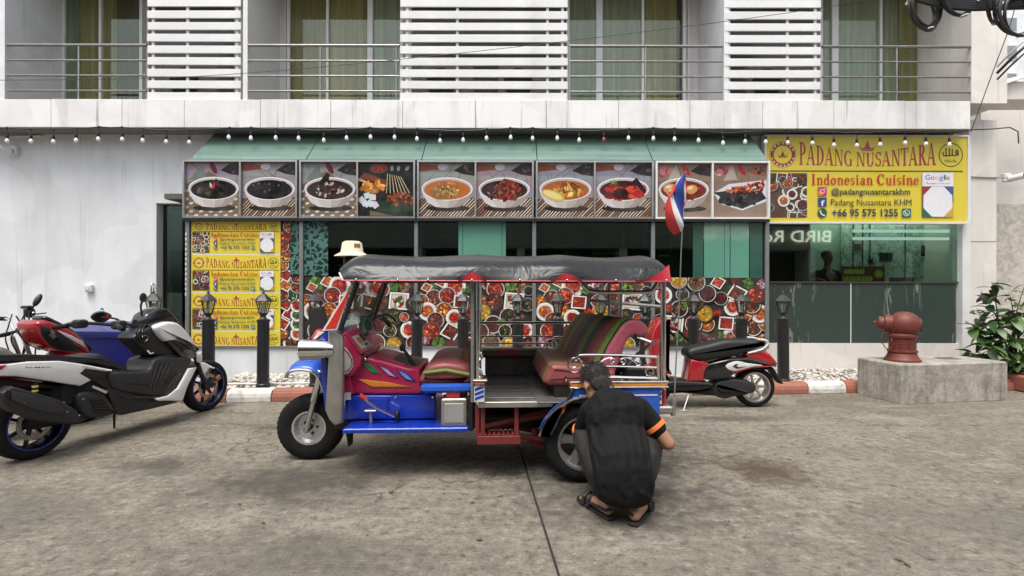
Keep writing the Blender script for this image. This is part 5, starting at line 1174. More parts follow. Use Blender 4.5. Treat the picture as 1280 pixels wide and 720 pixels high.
# ---- rear fenders
for s in (-1, 1):
    cxw, czw, r0 = 2.14, .286, .335
    arc = [(cxw + r0*math.cos(R(a)), czw + r0*math.sin(R(a))) for a in range(168, 8, -8)]
    topz = T(760, 483, -.64).z
    xl, xr = T(705, 483, -.64).x, T(822, 483, -.64).x
    poly = [(xl - .10, arc[0][1] + .0), (xl + .06, topz)] + [(xr, topz), (xr, arc[-1][1])] + list(reversed(arc))
    y0, y1 = (-.70, -.66) if s < 0 else (.66, .70)
    fo = TP(MB().slab(poly, y0, y1, .01, 2), 'rear_fender', M_bluel, smooth=35)
    oy = -.702 if s < 0 else .702
    MB().tube([(a, oy, b) for a, b in arc], .014, 8).build('fender_trim', M_chrome, fo, smooth=True)
    MB().tube([(xl - .10, oy, arc[0][1] + .005), (xl + .06, oy, topz)], .012, 8).build('fender_trim', M_chrome, fo, smooth=True)
    MB().add([(xl + .10, oy + s*.003, topz - .055), (xr - .02, oy + s*.003, topz - .055), (xr - .02, oy + s*.003, topz - .045), (xl + .10, oy + s*.003, topz - .045)], [(0,1,2,3)]).build('white_lace', M_whitep, fo)
    # upper ledge with orange strip
    TP(MB().cbox(xl + .03, xr + .06, min(s*.60, s*.715), max(s*.60, s*.715), topz + .002, topz + .012, .003), 'side_ledge', M_chrome, fo)
    TP(MB().cbox(xl + .04, xr + .05, min(s*.64, s*.712), max(s*.64, s*.712), topz + .013, topz + .035, .004), 'orange_strip', M_orange, fo); TP(MB().cbox(xl + .03, xr + .06, min(s*.60, s*.715), max(s*.60, s*.715), topz + .036, topz + .05, .003), 'side_ledge', M_chrome, fo)
TP(MB().cbox(2.42, 2.46, -.66, .66, .45, topz, .01), 'tail_panel', M_blue); TP(MB().cbox(1.80, 2.42, -.655, .655, fz + .001, fz + .012, .003), 'seat_deck', M_floor)
# striped corner plates
def striped(xa, xb, za, zb_, y, name):
    o = TP(MB().cbox(xa, xb, y - .01, y, za, zb_, .004), name, M_whitep)
    for k in range(3):
        z = za + .012 + k*(zb_-za-.02)/3*1.0; hgt = (zb_-za)/6
        pts = clip_poly([(xa, z), (xb, z + hgt*1.4), (xb, z + hgt*2.4), (xa, z + hgt)], (xa + .005, xb - .005, za + .005, zb_ - .005))
        if len(pts) > 2: MB().slab(pts, y - .013, y - .0105).build('stripe', M_blue if True else M_red2, o)
    return o
a, b = T(593, 503, -.62), T(606, 482, -.62); striped(a.x, b.x, a.z, b.z, -.615, 'corner_plate'); TP(MB().cbox(a.x, b.x, -.64, -.6, b.z + .01, b.z + .03, .004), 'corner_lamp', M_orange); TP(MB().cbox(a.x - .01, b.x + .02, -.65, -.58, b.z + .032, b.z + .045, .004), 'corner_cap', M_silver)
a, b = T(818, 505, -.66), T(827, 484, -.66); striped(a.x, b.x, a.z, b.z, -.665, 'tail_plate')
p = T(826, 494, -.6); TP(MB().cbox(p.x, p.x + .03, -.64, -.5, p.z - .07, p.z + .05, .008), 'tail_lamp', M_red2)
a, b = T(817, 516, -.64), T(840, 506, -.64); TP(MB().cbox(a.x, b.x, -.68, .68, a.z, b.z, .012), 'rear_bumper', M_silver)
# ---- poles and roof
zr = 1.452
for s in (-1, 1):
    for (u, ux) in ((598, 0), (829, 0)):
        p = T(u, 420, -.60); TP(MB().cyl((p.x, s*.60, fz - .01), (p.x, s*.60, zr + .02), .017 if u == 598 else .02, n=12), 'roof_pole', M_chrome, smooth=True)
    p = T(591, 420, -.57); TP(MB().cyl((p.x, s*.57, fz), (p.x, s*.57, zr + .02), .015, n=10), 'roof_pole', M_dkal, smooth=True)
p = T(761, 380, .62); TP(MB().cyl((p.x, .60, fz), (p.x, .60, zr + .02), .016, n=10), 'roof_pole', M_dkal, smooth=True)
xa, xb = T(432, 351, -.64).x, T(838, 351, -.64).x
TP(MB().cbox(xa, xb, -.645, -.62, zr - .006, zr + .012, .003), 'roof_rail', M_maroon); TP(MB().cbox(xa, xb, .62, .645, zr - .006, zr + .012, .003), 'roof_rail', M_maroon)
for xx in (xa + .05, T(594, 351, 0).x, T(705, 351, 0).x, xb - .05): TP(MB().cbox(xx - .015, xx + .015, -.62, .62, zr, zr + .02, .003), 'roof_cross_bar', M_dkal)
# canvas: drape pulled tight over hoops, sagging a little between them
hoops = [xa - .09, T(594, 351, -.6).x, T(708, 351, -.6).x, xb]
nx, prof_n = 60, 22
sec = spline([(-.658, zr + .0), (-.650, zr + .045), (-.612, zr + .112), (-.51, zr + .168), (-.30, zr + .208), (0, zr + .225), (.30, zr + .208), (.51, zr + .168), (.612, zr + .112), (.650, zr + .045), (.658, zr)], 4, False)
rings = []
for i in range(nx + 1):
    t_ = i / nx; x = hoops[0] + (hoops[-1] - hoops[0]) * t_
    h = next(k for k in range(3) if x <= hoops[k+1] + 1e-6); s_ = (x - hoops[h]) / (hoops[h+1] - hoops[h]); sag = math.sin(math.pi * s_)
    end = max(0, 1 - (x - hoops[0]) / .16) ; end2 = max(0, 1 - (hoops[-1] - x) / .08)
    ring = []
    for p in sec:
        yy, z_ = p.x, p.y; hgt = (z_ - zr) / .225
        tight = (1 - hgt) * 1.0
        z2 = z_ - .020 * sag * hgt + .012 * math.sin(x*5 + yy*3) * .3 - end**2 * .10 * hgt - end2**2 * .07 * hgt
        y2 = yy * (1 - .035 * sag * math.sin(math.pi * min(1, hgt*1.3))) 
        x2 = x + end * .085 * (1 - hgt) * (1.0)
        ring.append(Vector((x2, y2, z2)))
    rings.append(ring)
cv = MB().loft(rings, False, False)
n = len(sec); cv.add(rings[0], [tuple(range(n))]); cv.add(rings[-1], [tuple(range(n))])
cvo = TP(cv, 'canvas_roof', M_canvas, smooth=55)
def edge_pt(x, dz): return None
def scallop(xc, wd, hgt, right=False):
    mb = MB(); m = 14; top = []; bot = []
    for k in range(m + 1):
        t_ = k / m; x = xc - wd/2 + wd*t_
        hh = hgt * (1 - abs(2*t_ - 1)**1.2) if not right else hgt * t_**1.7
        hh = max(hh, .008)
        def onface(z): 
            # follow the drape's outer face a little proud of it
            q = min(sec[:9], key=lambda p: abs(p.y - z)); return q.x - .010
        top.append(Vector((x, onface(zr + hh) - .006, zr + hh))); bot.append(Vector((x, -.662, zr - .002)))
    mb.add(bot + top, [(k, k+1, m+1+k+1, m+1+k) for k in range(m)]); return TP(mb, 'red_scallop', M_red2 if False else mat('red_vinyl', (.50, .03, .045), .4), cvo, smooth=60)
scallop(T(590.5, 350, -.655).x, .20, .062); scallop(T(708, 350, -.655).x, .23, .055); scallop(T(816, 350, -.655).x, .26, .12, True)
TP(MB().tube([(xa - .02, -.658, zr - .002), (xb, -.660, zr - .004)], .006, 6), 'red_piping', mat('red_vinyl', (.50, .03, .045), .4), cvo)
for u in (445, 497, 535, 590, 650, 709, 770, 833): p = T(u, 350.5, -.665); TP(MB().ell((p.x, -.668, zr + .004), (.008, .005, .008), 8, 6), 'snap', M_chrome, cvo, smooth=True)
gd = [r_[2] + Vector((-.012, -.004, 0)) for r_ in rings[:1]]
TP(MB().tube([r_ + Vector((-.006, 0, 0)) for r_ in rings[0][0:8]], .006, 6), 'front_piping', M_whitep, cvo, smooth=True)
# curved grab bar under the roof at the back, rear corner
gb = spline([T(724, 352, -.5), T(731, 359, -.5), T(741, 364.5, -.5), T(780, 365, -.5), T(810, 364.5, -.5), T(818, 359, -.5), T(822, 352, -.5)], 4, False)
TP(MB().tube(gb, .015, 8), 'grab_bar', M_steel, smooth=True)
for (v, r_) in ((403.5, .013), (420.5, .008), (429.5, .008), (439, .008)):
    a, b = T(601, v, .60), T(745 if v < 410 else 690, v - .5, .60); TP(MB().cyl(a, b, r_, n=8), 'side_rail', M_steel, smooth=True)
a, b = T(735, 375, .60), T(826, 383, .60); TP(MB().cyl(a, b, .016, n=8), 'side_rail', M_dkal, smooth=True)
# ornament on the front pole foot
cr = [T(600 + 3*math.sin(k*1.7), 440 + k*6, -.61) for k in range(7)]; TP(MB().tube(spline(cr, 4, False), .008, 6), 'pole_scroll', M_chrome, smooth=True)
# ---- passenger bench
stripes = [(0, GR_), (.06, (.24,.06,.05)), (.15, GR_), (.2, MR), (.34, TL), (.40, MR), (.46, GR_), (.52, OL), (.55, TL), (.63, MR), (.72, (.30,.10,.08)), (.82, GR_), (.90, (.02,.03,.03)), (.925, PK)]
M_bench = seat_mat('bench_vinyl', stripes, 1, -.95, .47)
q_ = lambda pts, ly: [(T(u, v, ly).x, T(u, v, ly).z) for u, v in pts]
bx = [(1.90, fz + .10), (1.90, fz + .22), (1.96, fz + .265), (2.32, fz + .225), (2.40, fz + .20), (2.40, fz + .10), (2.40, fz + .10)]
TP(MB().slab([(p.x, p.y) for p in spline(bx, 4)], -.52, .56, .05, 4), 'bench_cushion', seat_mat('cushion_vinyl', [(0, MR), (.12, OL), (.2, MR), (.35, OL), (.42, MR), (.55, PK), (.62, MR), (.70, OL), (.78, MR), (.86, GR_), (.92, MR)], 1, -.95, .47), smooth=50)
TP(MB().cbox(1.94, 2.42, -.50, .54, fz + .002, fz + .105, .01), 'bench_base', M_dark)
bk = [(2.27, fz + .17), (2.36, fz + .40), (2.46, fz + .55), (2.53, fz + .595), (2.61, fz + .585), (2.665, fz + .53), (2.66, fz + .475), (2.60, fz + .455), (2.55, fz + .47), (2.49, fz + .40), (2.42, fz + .20), (2.38, fz + .15)]
bo = TP(MB().slab([(p.x, p.y) for p in spline(bk, 4)], -.49, .52, .035, 4), 'bench_backrest', M_bench, smooth=50)
m_ = Matrix.Translation((0, 0, 0))
for p in bo.data.vertices:   # the bench stands a little askew in the cab
    p.co.x -= (p.co.y + .5) * .20
TP(MB().tube([(2.5, -.3, fz + .15), (2.62, -.3, fz + .3), (2.72, -.45, fz + .42)], .014, 8), 'seat_strut', M_steel, smooth=True); TP(MB().tube([(2.6, -.45, fz + .45), (2.68, -.5, fz + .42), (2.73, -.6, fz + .44)], .014, 8), 'seat_strut', M_chrome, smooth=True)
TP(MB().cbox(2.5, 2.7, -.4, .4, fz + .05, fz + .22, .02), 'luggage_box', M_black)
# ---- scroll-work railing on both sides
def scrollwork(s):
    y = s*.665; rt = MB()
    P = lambda u, v: Vector((T(u, v, -.665).x, y, T(u, v, -.665).z))
    rail = MB().tube(spline([P(714, 452), P(722, 446), P(730, 443.5), P(780, 444), P(823, 446)], 5, False), .011, 8)
    ro = TP(rail, 'scroll_railing', M_chrome, smooth=True)
    for pts, r_ in (([P(728, 457), P(822, 459)], .009), ([P(745, 470), P(824, 472)], .009), ([P(822, 443), P(823, 478)], .012), ([P(708, 470), P(706, 478)], .010)): MB().tube(pts, r_, 8).build('bar', M_chrome, ro, smooth=True)
    c = P(719, 456); MB().torus(c, .052, .007, 'y', 28, 8).build('ring', M_chrome, ro, smooth=True); c2 = P(812, 464.5); MB().torus(c2, .028, .006, 'y', 22, 6).build('ring', M_chrome, ro, smooth=True)
    def spiral(cx, cz, r0, turns, flip=1, a0=0): return [Vector((cx + flip*r0*(1 - .75*t/20)*math.cos(a0 + turns*6.283*t/20), y, cz + r0*(1 - .75*t/20)*math.sin(a0 + turns*6.283*t/20))) for t in range(21)]
    MB().tube(spiral(c.x, c.z, .034, .8, 1, 1.2), .005, 6).build('scroll', M_chrome, ro, smooth=True)
    for (u, fl) in ((766, -1), (778, 1)):
        e = P(u, 451); MB().tube(spiral(e.x, e.z, .026, 1.1, fl, -1.5), .005, 6).build('scroll', M_chrome, ro, smooth=True)
        g2 = P(u + fl*20, 455); MB().tube(spline([Vector((e.x + fl*.005, y, e.z + .026)), Vector(((e.x+g2.x)/2, y, e.z + .012)), g2 + Vector((0, 0, -.01))] + [Vector((g2.x + fl*.018*math.cos(-2 + k*.8), y, g2.z + .008 + .018*math.sin(-2 + k*.8))) for k in range(5)], 4, False), .005, 6).build('scroll', M_chrome, ro, smooth=True)
scrollwork(-1); scrollwork(1)
# ---- flag on its pole, in the bracket at the rear corner
p0 = TK.px(842, 514, -.66); wp0 = Matrix.Rotation(TK.yaw, 4, 'Z') @ p0 + TK.o
top = at(857, 212, wp0.y)
fl = thing('flag', (wp0.x, wp0.y, wp0.z - .02), 'red white and blue striped flag on a thin pole at the tuk tuk rear', 'flag')
L_ = lambda u, v, dy=0: at(u, v, wp0.y) - Vector((wp0.x, wp0.y + dy, wp0.z - .02))
po = MB().tube([(0,0,0), L_(848, 400), L_(852, 300), L_(857, 214)], [.006, .005, .004, .003], 8).build('pole', M_steel, fl, smooth=True)
MB().lathe([(.018, -.01), (.02, .03), (.012, .05), (.02, .09), (.012, .12)], (0,0,0), 'z', 12).build('socket', M_silver, fl, smooth=True)
# cloth hanging from the pole: five bands
hoist = [L_(857, 214), L_(856, 235), L_(854.5, 255), L_(853, 275), L_(852, 289)]
free = [L_(858, 206), L_(850, 222), L_(838, 250), L_(832, 270), L_(838, 291)]
hoist = spline(hoist, 4, False); n = len(hoist)
bands = [(0, .17, 'r'), (.17, .34, 'w'), (.34, .66, 'b'), (.66, .83, 'w'), (.83, 1, 'r')]
# the cloth droops, so its bands run down beside the pole
A = [L_(857, 210), L_(856.5, 240), L_(853.5, 268), L_(852, 290)]; lines = {0: [L_(857.5, 208), L_(857, 218), L_(856, 228), L_(855, 240)], .17: [L_(857, 212), L_(855, 230), L_(854.5, 250), L_(854, 262)], .34: [L_(856, 215), L_(852, 235), L_(854.5, 255), L_(853.5, 276)],
     .66: [L_(852, 219), L_(842, 238), L_(846, 262), L_(852, 283)], .83: [L_(850, 222), L_(837, 241), L_(839, 267), L_(850, 290)], 1: [L_(843, 238), L_(829, 256), L_(832, 280), L_(843, 293)]}
ks = sorted(lines); colr = {'r': mat('flag_red', (.55, .04, .035), .8), 'w': mat('flag_white', (.66, .65, .63), .8), 'b': mat('flag_blue', (.03, .06, .30), .8)}
for i_, (a, b, c) in enumerate(bands):
    la = spline(lines[a], 4, False); lb = spline(lines[b], 4, False); m = 4; V = []
    for k in range(len(la)):
        for j in range(m + 1):
            s_ = a + (b - a)*j/m; p = la[k].lerp(lb[k], j/m); p = p + Vector((0, .03*math.sin(s_*9 + k*.45) - .02, 0)); V.append(p)
    MB().add(V, [(k*(m+1)+j, k*(m+1)+j+1, (k+1)*(m+1)+j+1, (k+1)*(m+1)+j) for k in range(len(la)-1) for j in range(m)]).build('cloth_band', colr[c], fl, smooth=70)
# ---- hat on the roof
hp = at(440, 321, 4.05)
hat = thing('bucket_hat', hp, 'cream bucket hat with brown patch lying on the tuk tuk roof', 'hat')
MB().lathe([(.135, .0), (.128, .008), (.092, .028), (.085, .034), (.074, .105), (.055, .118), (.0, .121)], (0,0,0), 'z', 28, cap=False).build('crown', mat('cream_cloth', (.66, .60, .44), .85, bmp=.2, bscale=120), hat, smooth=50)
pt = MB(); V = []
for k in range(6):
    a = R(-62 + 8*k)
    for j, (rr_, zz_) in enumerate(((.0815, .05), (.0775, .095))): V.append((rr_*math.cos(a), rr_*math.sin(a), zz_))
pt.add(V, [(2*k, 2*k+2, 2*k+3, 2*k+1) for k in range(5)]).build('patch', mat('brown_patch', (.30, .16, .09), .8), hat)
MB().cbox(-.06, .05, -.04, .04, -.13, .0, .015).build('rest', M_black, hat)
# ================================================================= SCOOTERS
M_pearl = paint('pearl_white', (0.74, 0.73, 0.71), .22, .8, .04); M_sred = paint('scooter_red', (0.36, 0.012, 0.018), .2, .9, .05); M_bplast = mat('scooter_black', (0.012, 0.012, 0.0125), .42, 0, .2, 10, bmp=.05, bscale=250); M_bgloss = mat('gloss_black', (0.012, 0.012, 0.013), .14, 0, .2, 10, coat=.6)
M_seatv = mat('seat_vinyl', (0.012, 0.012, 0.012), .5, 0, .2, 20, bmp=.2, bscale=200); M_rimblue = mat('rim_blue', (0.006, 0.007, 0.022), .3, .4, .1, 20); M_disc = mat('brake_disc', (0.32, 0.31, 0.30), .35, .9, .6, 60); M_gold = mat('caliper_gold', (0.35, 0.18, 0.07), .4, .7)
def smoothpoly(pts, n=4): return [(p.x, p.y) for p in spline([Vector(p) for p in pts], n)]
def moto_wheel(parent, c, r, w, rim_r, side=-1, m=None, disc=True):
    o = wheel(parent, 'wheel', c, r, w, rim_r, 'thin', side, m or M_rimblue)
    if m is None: MB().torus((0, -w*.47, 0), rim_r + .006, .004, 'y', 40, 6).build('rim_stripe', mat('rim_stripe', (.05, .07, .42), .3), o, smooth=True)
    if disc:
        MB().lathe([(rim_r*.66, -.050), (rim_r*.66, -.046), (rim_r*.48, -.046), (rim_r*.48, -.050)], (0,0,0), 'y', 32, cap=False).build('brake_disc', M_disc, o, smooth=30)
        MB().cbox(-.03, .03, -.075, -.03, rim_r*.5, rim_r*.86, .01, Matrix.Rotation(R(60), 4, 'Y')).build('caliper', M_gold, o)
    return o
def panel(fr, root, pts, ly, half, name, m, inset=.02, sm=True, parent=None, dup=1, both=False, bulge=3):
    P = fr.xz(pts, ly); P = smoothpoly(P, 4) if sm else P
    return MB().slab(P, -half, half, inset, bulge).build(name, m, parent or root, smooth=45)
def skin(fr, root, pts, ly, th, name, m, inset=.006, sm=False, parent=None, both=True):
    P = fr.xz(pts, ly); P = smoothpoly(P, 4) if sm else P; r = []
    for s in ((-1, 1) if both else (-1,)):
        a = abs(ly); y0, y1 = (-a - th, -a) if s < 0 else (a, a + th)
        r.append(MB().slab(P, y0, y1, inset, 2).build(name, m, parent or root, smooth=45))
    return r[0]
# ---------------- the white maxi scooter in front at the left
SC = Frame(-3.94, 4.25, 74.6)
ws = thing('maxi_scooter', (SC.o.x, SC.o.y, 0), 'white and black maxi scooter with blue wheel rims, nearest on the left', 'scooter', 'parked scooters', rz=SC.yaw)
rh, fh = SC.px(39, 534, 0), SC.px(256.5, 484, 0)
moto_wheel(ws, (rh.x, 0, .283), .283, .15, .20); moto_wheel(ws, (fh.x, 0, .285), .285, .115, .205)
panel(SC, ws, [(-34, 452), (-20, 446), (20, 444), (60, 445), (104, 447), (122, 443.5), (131, 445), (150, 456), (160, 464), (140, 463), (117, 457), (60, 453), (-10, 454), (-30, 458)], -.13, .145, 'seat', M_seatv, .05)
b1 = panel(SC, ws, [(-36, 462), (-10, 454), (60, 452), (110, 457), (158, 463), (184, 463), (196, 447), (222, 446), (205, 483), (194, 498), (150, 503), (133, 490), (110, 478), (70, 478), (0, 472), (-30, 470)], -.13, .15, 'body', M_bplast, .03)
skin(SC, ws, [(-34, 462), (-22, 457), (5, 456.5), (33, 453), (72, 452.2), (100, 456), (137, 463), (130, 465.6), (104, 462), (97, 467.5), (111, 476), (97, 483.5), (55, 477), (17, 471.5), (-28, 471)], -.15, .035, 'side_panel', M_pearl, .012)
skin(SC, ws, [(98, 467.5), (104, 462.5), (130, 466), (136, 468), (121, 474), (111, 475.5)], -.152, .02, 'side_vent', M_bplast, .008)
skin(SC, ws, [(-36, 459), (-22, 457.5), (5, 457), (-2, 464), (-30, 465)], -.153, .036, 'tail_lamp', M_sred, .01)
panel(SC, ws, [(140, 466), (184, 464.5), (195, 449), (221, 447.5), (240, 449), (236, 462), (222, 486), (205, 497), (150, 490), (139, 480)], -.17, .175, 'floor_tunnel', mat('tunnel_grey', (.024, .024, .026), .5, 0, .2, 12, bmp=.1, bscale=300), .03)
for k in range(4): skin(SC, ws, [(196 + k*6, 452 + k*.4), (198 + k*6, 452 + k*.4), (188 + k*4, 488 - k), (186 + k*4, 488 - k)], -.1755, .004, 'foot_ridge', M_bgloss, .001)
skin(SC, ws, [(160, 480), (206, 481), (214, 468), (216, 468), (207, 483), (160, 482)], -.1758, .003, 'panel_gap', M_blackm, .0008)
panel(SC, ws, [(133, 486), (160, 490), (194, 500), (227, 503), (192, 512), (155, 520), (146, 519)], -.16, .16, 'lower_fairing', M_bplast, .02, sm=False)
skin(SC, ws, [(150, 496), (200, 496), (208, 488), (222, 467), (226, 467), (206, 499), (158, 499)], -.178, .006, 'floor_edge', M_bgloss, .002)
panel(SC, ws, [(167, 424), (180, 414), (194, 409), (219, 426), (246, 440), (243, 449), (222, 447), (192, 446), (183, 440)], -.11, .115, 'leg_shield', M_bplast, .03)
panel(SC, ws, [(194, 411), (204, 404.5), (214, 403), (224, 406), (235, 417), (245, 432), (247.5, 441), (236, 432), (220, 426.5), (206, 427)], -.155, .168, 'front_cowl', M_pearl, .03)
panel(SC, ws, [(208, 427), (220, 426), (234, 431.5), (247, 443), (243, 448), (230, 452)], -.155, .162, 'cowl_insert', M_bgloss, .02, sm=False)
skin(SC, ws, [(234, 461), (244, 460), (233, 482), (226, 501.5), (195, 502), (192, 499), (208, 495.5), (220, 486)], -.18, .03, 'boomerang_panel', M_pearl, .010)
skin(SC, ws, [(244, 446), (249, 441), (252, 446), (250, 455), (245, 453)], -.12, .02, 'headlamp', mat('lamp_glass', (.62, .64, .64), .12), .008)
panel(SC, ws, [(240, 452), (248, 452.5), (256, 454), (268, 460), (261, 461.8), (257.5, 468), (259.5, 474), (251, 466), (245, 457)], -.06, .075, 'front_fender', M_pearl, .02, sm=False)
panel(SC, ws, [(183, 396), (190, 390.5), (199, 386), (208, 386), (213, 390), (221, 398), (222, 405), (208, 406), (194, 412), (181, 408)], -.09, .095, 'windscreen_pod', M_bgloss, .03)
for s in (-1, 1):
    a, b = SC.px(244, 447, -.08), SC.px(256.5, 484, -.08); MB().tube([(a.x, s*.085, a.z), (b.x, s*.085, b.z)], [.026, .02], 10).build('fork_leg', M_blackm, ws, smooth=True)
# handlebar, grips, mirrors
g1 = SC.px(136, 415, -.36); g1 = SC.px(150, 411, -.34); st = SC.px(184, 408, 0)
hb = MB().tube(spline([(g1.x, -.36, g1.z), (g1.x + .08, -.22, g1.z + .03), (st.x - .02, 0, st.z - .02), (g1.x + .08, .22, g1.z + .03), (g1.x, .36, g1.z)], 4, False), .016, 8).build('handlebar', M_black, ws, smooth=True)
for s in (-1, 1):
    MB().tube([(g1.x - .03, s*.42, g1.z - .01), (g1.x + .01, s*.30, g1.z + .005)], .021, 10).build('grip', M_rubber, hb, smooth=True); MB().tube([(g1.x + .10, s*.22, g1.z + .02), (g1.x + .08, s*.34, g1.z), (g1.x + .04, s*.43, g1.z - .02)], [.011, .008, .006], 6).build('brake_lever', M_black, hb, smooth=True)
    MB().cbox(g1.x + .02, g1.x + .12, s*.24 - .05, s*.24 + .05, g1.z - .02, g1.z + .06, .015).build('switch_box', M_black, hb)
r0, r1, r2 = SC.px(178, 396, -.22), SC.px(176, 384, -.26), SC.px(179, 375, -.28)
mr_ = MB().tube(spline([r0, r1, r2], 4, False), .009, 8).build('mirror', M_black, ws, smooth=True); MB().ell(r2 + Vector((0, 0, .015)), (.05, .018, .045), 14, 10, Matrix.Rotation(R(20), 4, 'Z')).build('mirror_head', M_black, mr_, smooth=True)
l0, l1, l2 = SC.px(152, 404, .22), SC.px(146, 400, .24), SC.px(136, 398, .25)
ml = MB().tube(spline([l0, l1, l2], 4, False), .009, 8).build('mirror', M_black, ws, smooth=True); c = SC.px(127, 397.5, .26)
mh = MB().slab(smoothpoly([(-.085, .0), (-.05, .05), (.02, .055), (.08, .01), (.03, -.045), (-.03, -.05)], 3), -.02, .02, .012, 2); mh.v = [Matrix.Rotation(R(-32), 4, 'Z') @ p + c for p in mh.v]; mh.build('mirror_head', M_black, ml, smooth=45)
mg = MB().slab(smoothpoly([(-.07, .0), (-.04, .04), (.015, .045), (.03, .0), (-.02, -.04)], 3), -.023, -.0205); mg.v = [Matrix.Rotation(R(-32), 4, 'Z') @ p + c for p in mg.v]; mg.build('mirror_glass', mat('mirror_glass', (.10, .09, .09), .05, .9), ml)
mg2 = MB().slab([(.035, -.02), (.065, .01), (.035, .03)], -.024, -.0205); mg2.v = [Matrix.Rotation(R(-32), 4, 'Z') @ p + c for p in mg2.v]; mg2.build('indicator', M_sred, ml)
# exhaust, engine, stand, springs
panel(SC, ws, [(-2, 492), (12, 484), (28, 488), (72, 501), (92, 513), (100, 526), (78, 531), (42, 526), (11, 515), (-1, 504)], -.25, .055, 'muffler', mat('muffler_black', (.017, .017, .018), .5, 0, .3, 14), .02, sm=False).location = (0, -.235, 0)
muf2 = skin(SC, ws, [(14, 490), (30, 493), (68, 503), (84, 515), (70, 519), (40, 512), (14, 501)], -.293, .008, 'heat_shield', mat('heat_shield', (.03, .03, .031), .5), .004, both=False)
panel(SC, ws, [(100, 492), (128, 493), (144, 513), (139, 520), (111, 523), (98, 508)], -.18, .19, 'engine', mat('engine_grey', (.035, .035, .037), .5, .3), .03)
for k in range(5): skin(SC, ws, [(112 + k*1.5, 499 + k*4), (130 + k*2, 500 + k*3.6), (131 + k*2, 502 + k*3.6), (113 + k*1.5, 501.4 + k*4)], -.192, .012, 'radiator_fin', M_blackm, .002, both=False)
a, b = SC.px(115, 484, -.20), SC.px(133, 491.5, -.22); MB().tube([a, b], [.012, .016], 8).build('foot_peg', M_chrome, ws, smooth=True)
a, b = SC.px(44, 481, -.19), SC.px(44, 500, -.17); so = MB().tube([a, b], .012, 8).build('shock_absorber', M_blackm, ws, smooth=True)
for k in range(3): q = a.lerp(b, .18 + .28*k); MB().lathe([(.020, -.008), (.022, 0), (.020, .008)], q, 'z', 12).build('spring_coil', mat('spring_yellow', (.6, .5, .12), .4), so, smooth=True)
MB().cbox(-.05, .45, -.1, .1, .24, .36, .03).build('swing_arm', M_dark, ws); MB().cbox(.1, .62, -.13, .13, .36, .62, .05).build('engine_block', M_dark, ws)
panel(SC, ws, [(-40, 470), (-10, 474), (40, 479), (70, 483), (60, 487), (-5, 483), (-38, 486)], -.09, .10, 'rear_mudguard', M_blackm, .01, sm=False)
a, b = SC.px(143, 516, .1), SC.px(147, 531, .22); MB().tube([a, (b.x, .26, .0)], [.012, .010], 8).build('side_stand', M_blackm, ws, smooth=True)
MB().tube(spline([SC.px(113, 518, -.15), SC.px(100, 528, -.15), SC.px(84, 531, -.16)], 4, False), .014, 8).build('stand_lever', M_blackm, ws, smooth=True)
for k in range(3): skin(SC, ws, [(8 + k*6, 489 + k*1.3), (12 + k*6, 489.4 + k*1.3), (11 + k*6, 498 + k*1.6), (7 + k*6, 497.6 + k*1.6)], -.291, .006, 'muffler_slot', M_bgloss, .002, both=False)
for (u, v) in ((80, 504), (84, 516), (99, 520), (30, 505), (104, 500)): p = SC.px(u, v, -.302); MB().lathe([(.008, -.006), (.007, -.012), (.003, -.012)], (p.x, -.295, p.z), 'y', 8).build('bolt', M_chrome, ws)
p = SC.px(181, 424, -.128); MB().torus((p.x, -.13, p.z), .028, .006, 'y', 20, 6).build('ignition_ring', M_chrome, ws, smooth=True); p = SC.px(187, 441, -.128); MB().tube(spline([(p.x - .03, -.14, p.z + .02), (p.x - .02, -.16, p.z - .01), (p.x + .02, -.15, p.z - .01)], 4, False), .007, 6).build('bag_hook', M_pearl, ws, smooth=True)
for k in range(3): P = [SC.px(176 + k*3, 406, -.10), SC.px(170 + 4*k, 416, -.16), SC.px(178 + 3*k, 430, -.12)]; MB().tube(spline(P, 5, False), .006, 6).build('cable', M_black, ws, smooth=True)
# badge on the side panel: small dark lettering
V, Fc, a0, a1, c0, c1 = text_geo('N-MAX', .02)
p0, p1 = SC.px(32, 461.5, -.187), SC.px(64, 461, -.187); dv = p1 - p0; hh = SC.px(32, 459, -.187).z - p0.z
MB().add([tuple(p0 + dv*((v[0]-a0)/(a1-a0)) + Vector((.3*(v[1]/.7)*hh, -.0005, hh*v[1]/.7*.62))) for v in V], Fc).build('badge', M_blackm, ws)
# ---------------- the red scooter behind it
RS = Frame(SC.o.x - .8*math.sin(SC.yaw), SC.o.y + .8*math.cos(SC.yaw), 74.6)
rs = thing('red_scooter', (RS.o.x, RS.o.y, 0), 'dark red scooter with black windscreen standing behind the white scooter', 'scooter', 'parked scooters', rz=RS.yaw)
moto_wheel(rs, (-.35, 0, .27), .27, .14, .18, m=M_blackm); moto_wheel(rs, (1.0, 0, .27), .27, .11, .18, m=M_blackm)
panel(RS, rs, [(46, 406), (52, 402), (64, 403), (90, 414), (108, 430), (113, 444), (104, 447), (76, 440), (58, 431), (48, 416)], -.14, .15, 'front_cowl', M_sred, .04)
skin(RS, rs, [(50, 409), (64, 412), (90, 428), (100, 440), (76, 440), (60, 432), (51, 420)], -.147, .012, 'cowl_insert', M_bplast, .006)
panel(RS, rs, [(54, 400), (57, 396), (66, 399), (90, 412), (106, 426), (115, 441), (108, 436), (88, 420), (68, 409), (58, 407)], -.08, .09, 'windscreen', M_bgloss, .03)
skin(RS, rs, [(72, 414), (90, 421), (103, 428), (106, 436), (96, 430), (80, 421)], -.151, .008, 'headlamp', mat('lamp_glass', (.62, .64, .64), .12), .004)
panel(RS, rs, [(84, 445), (112, 443), (112, 452), (82, 452)], -.14, .14, 'lower_cowl', M_sred, .03)
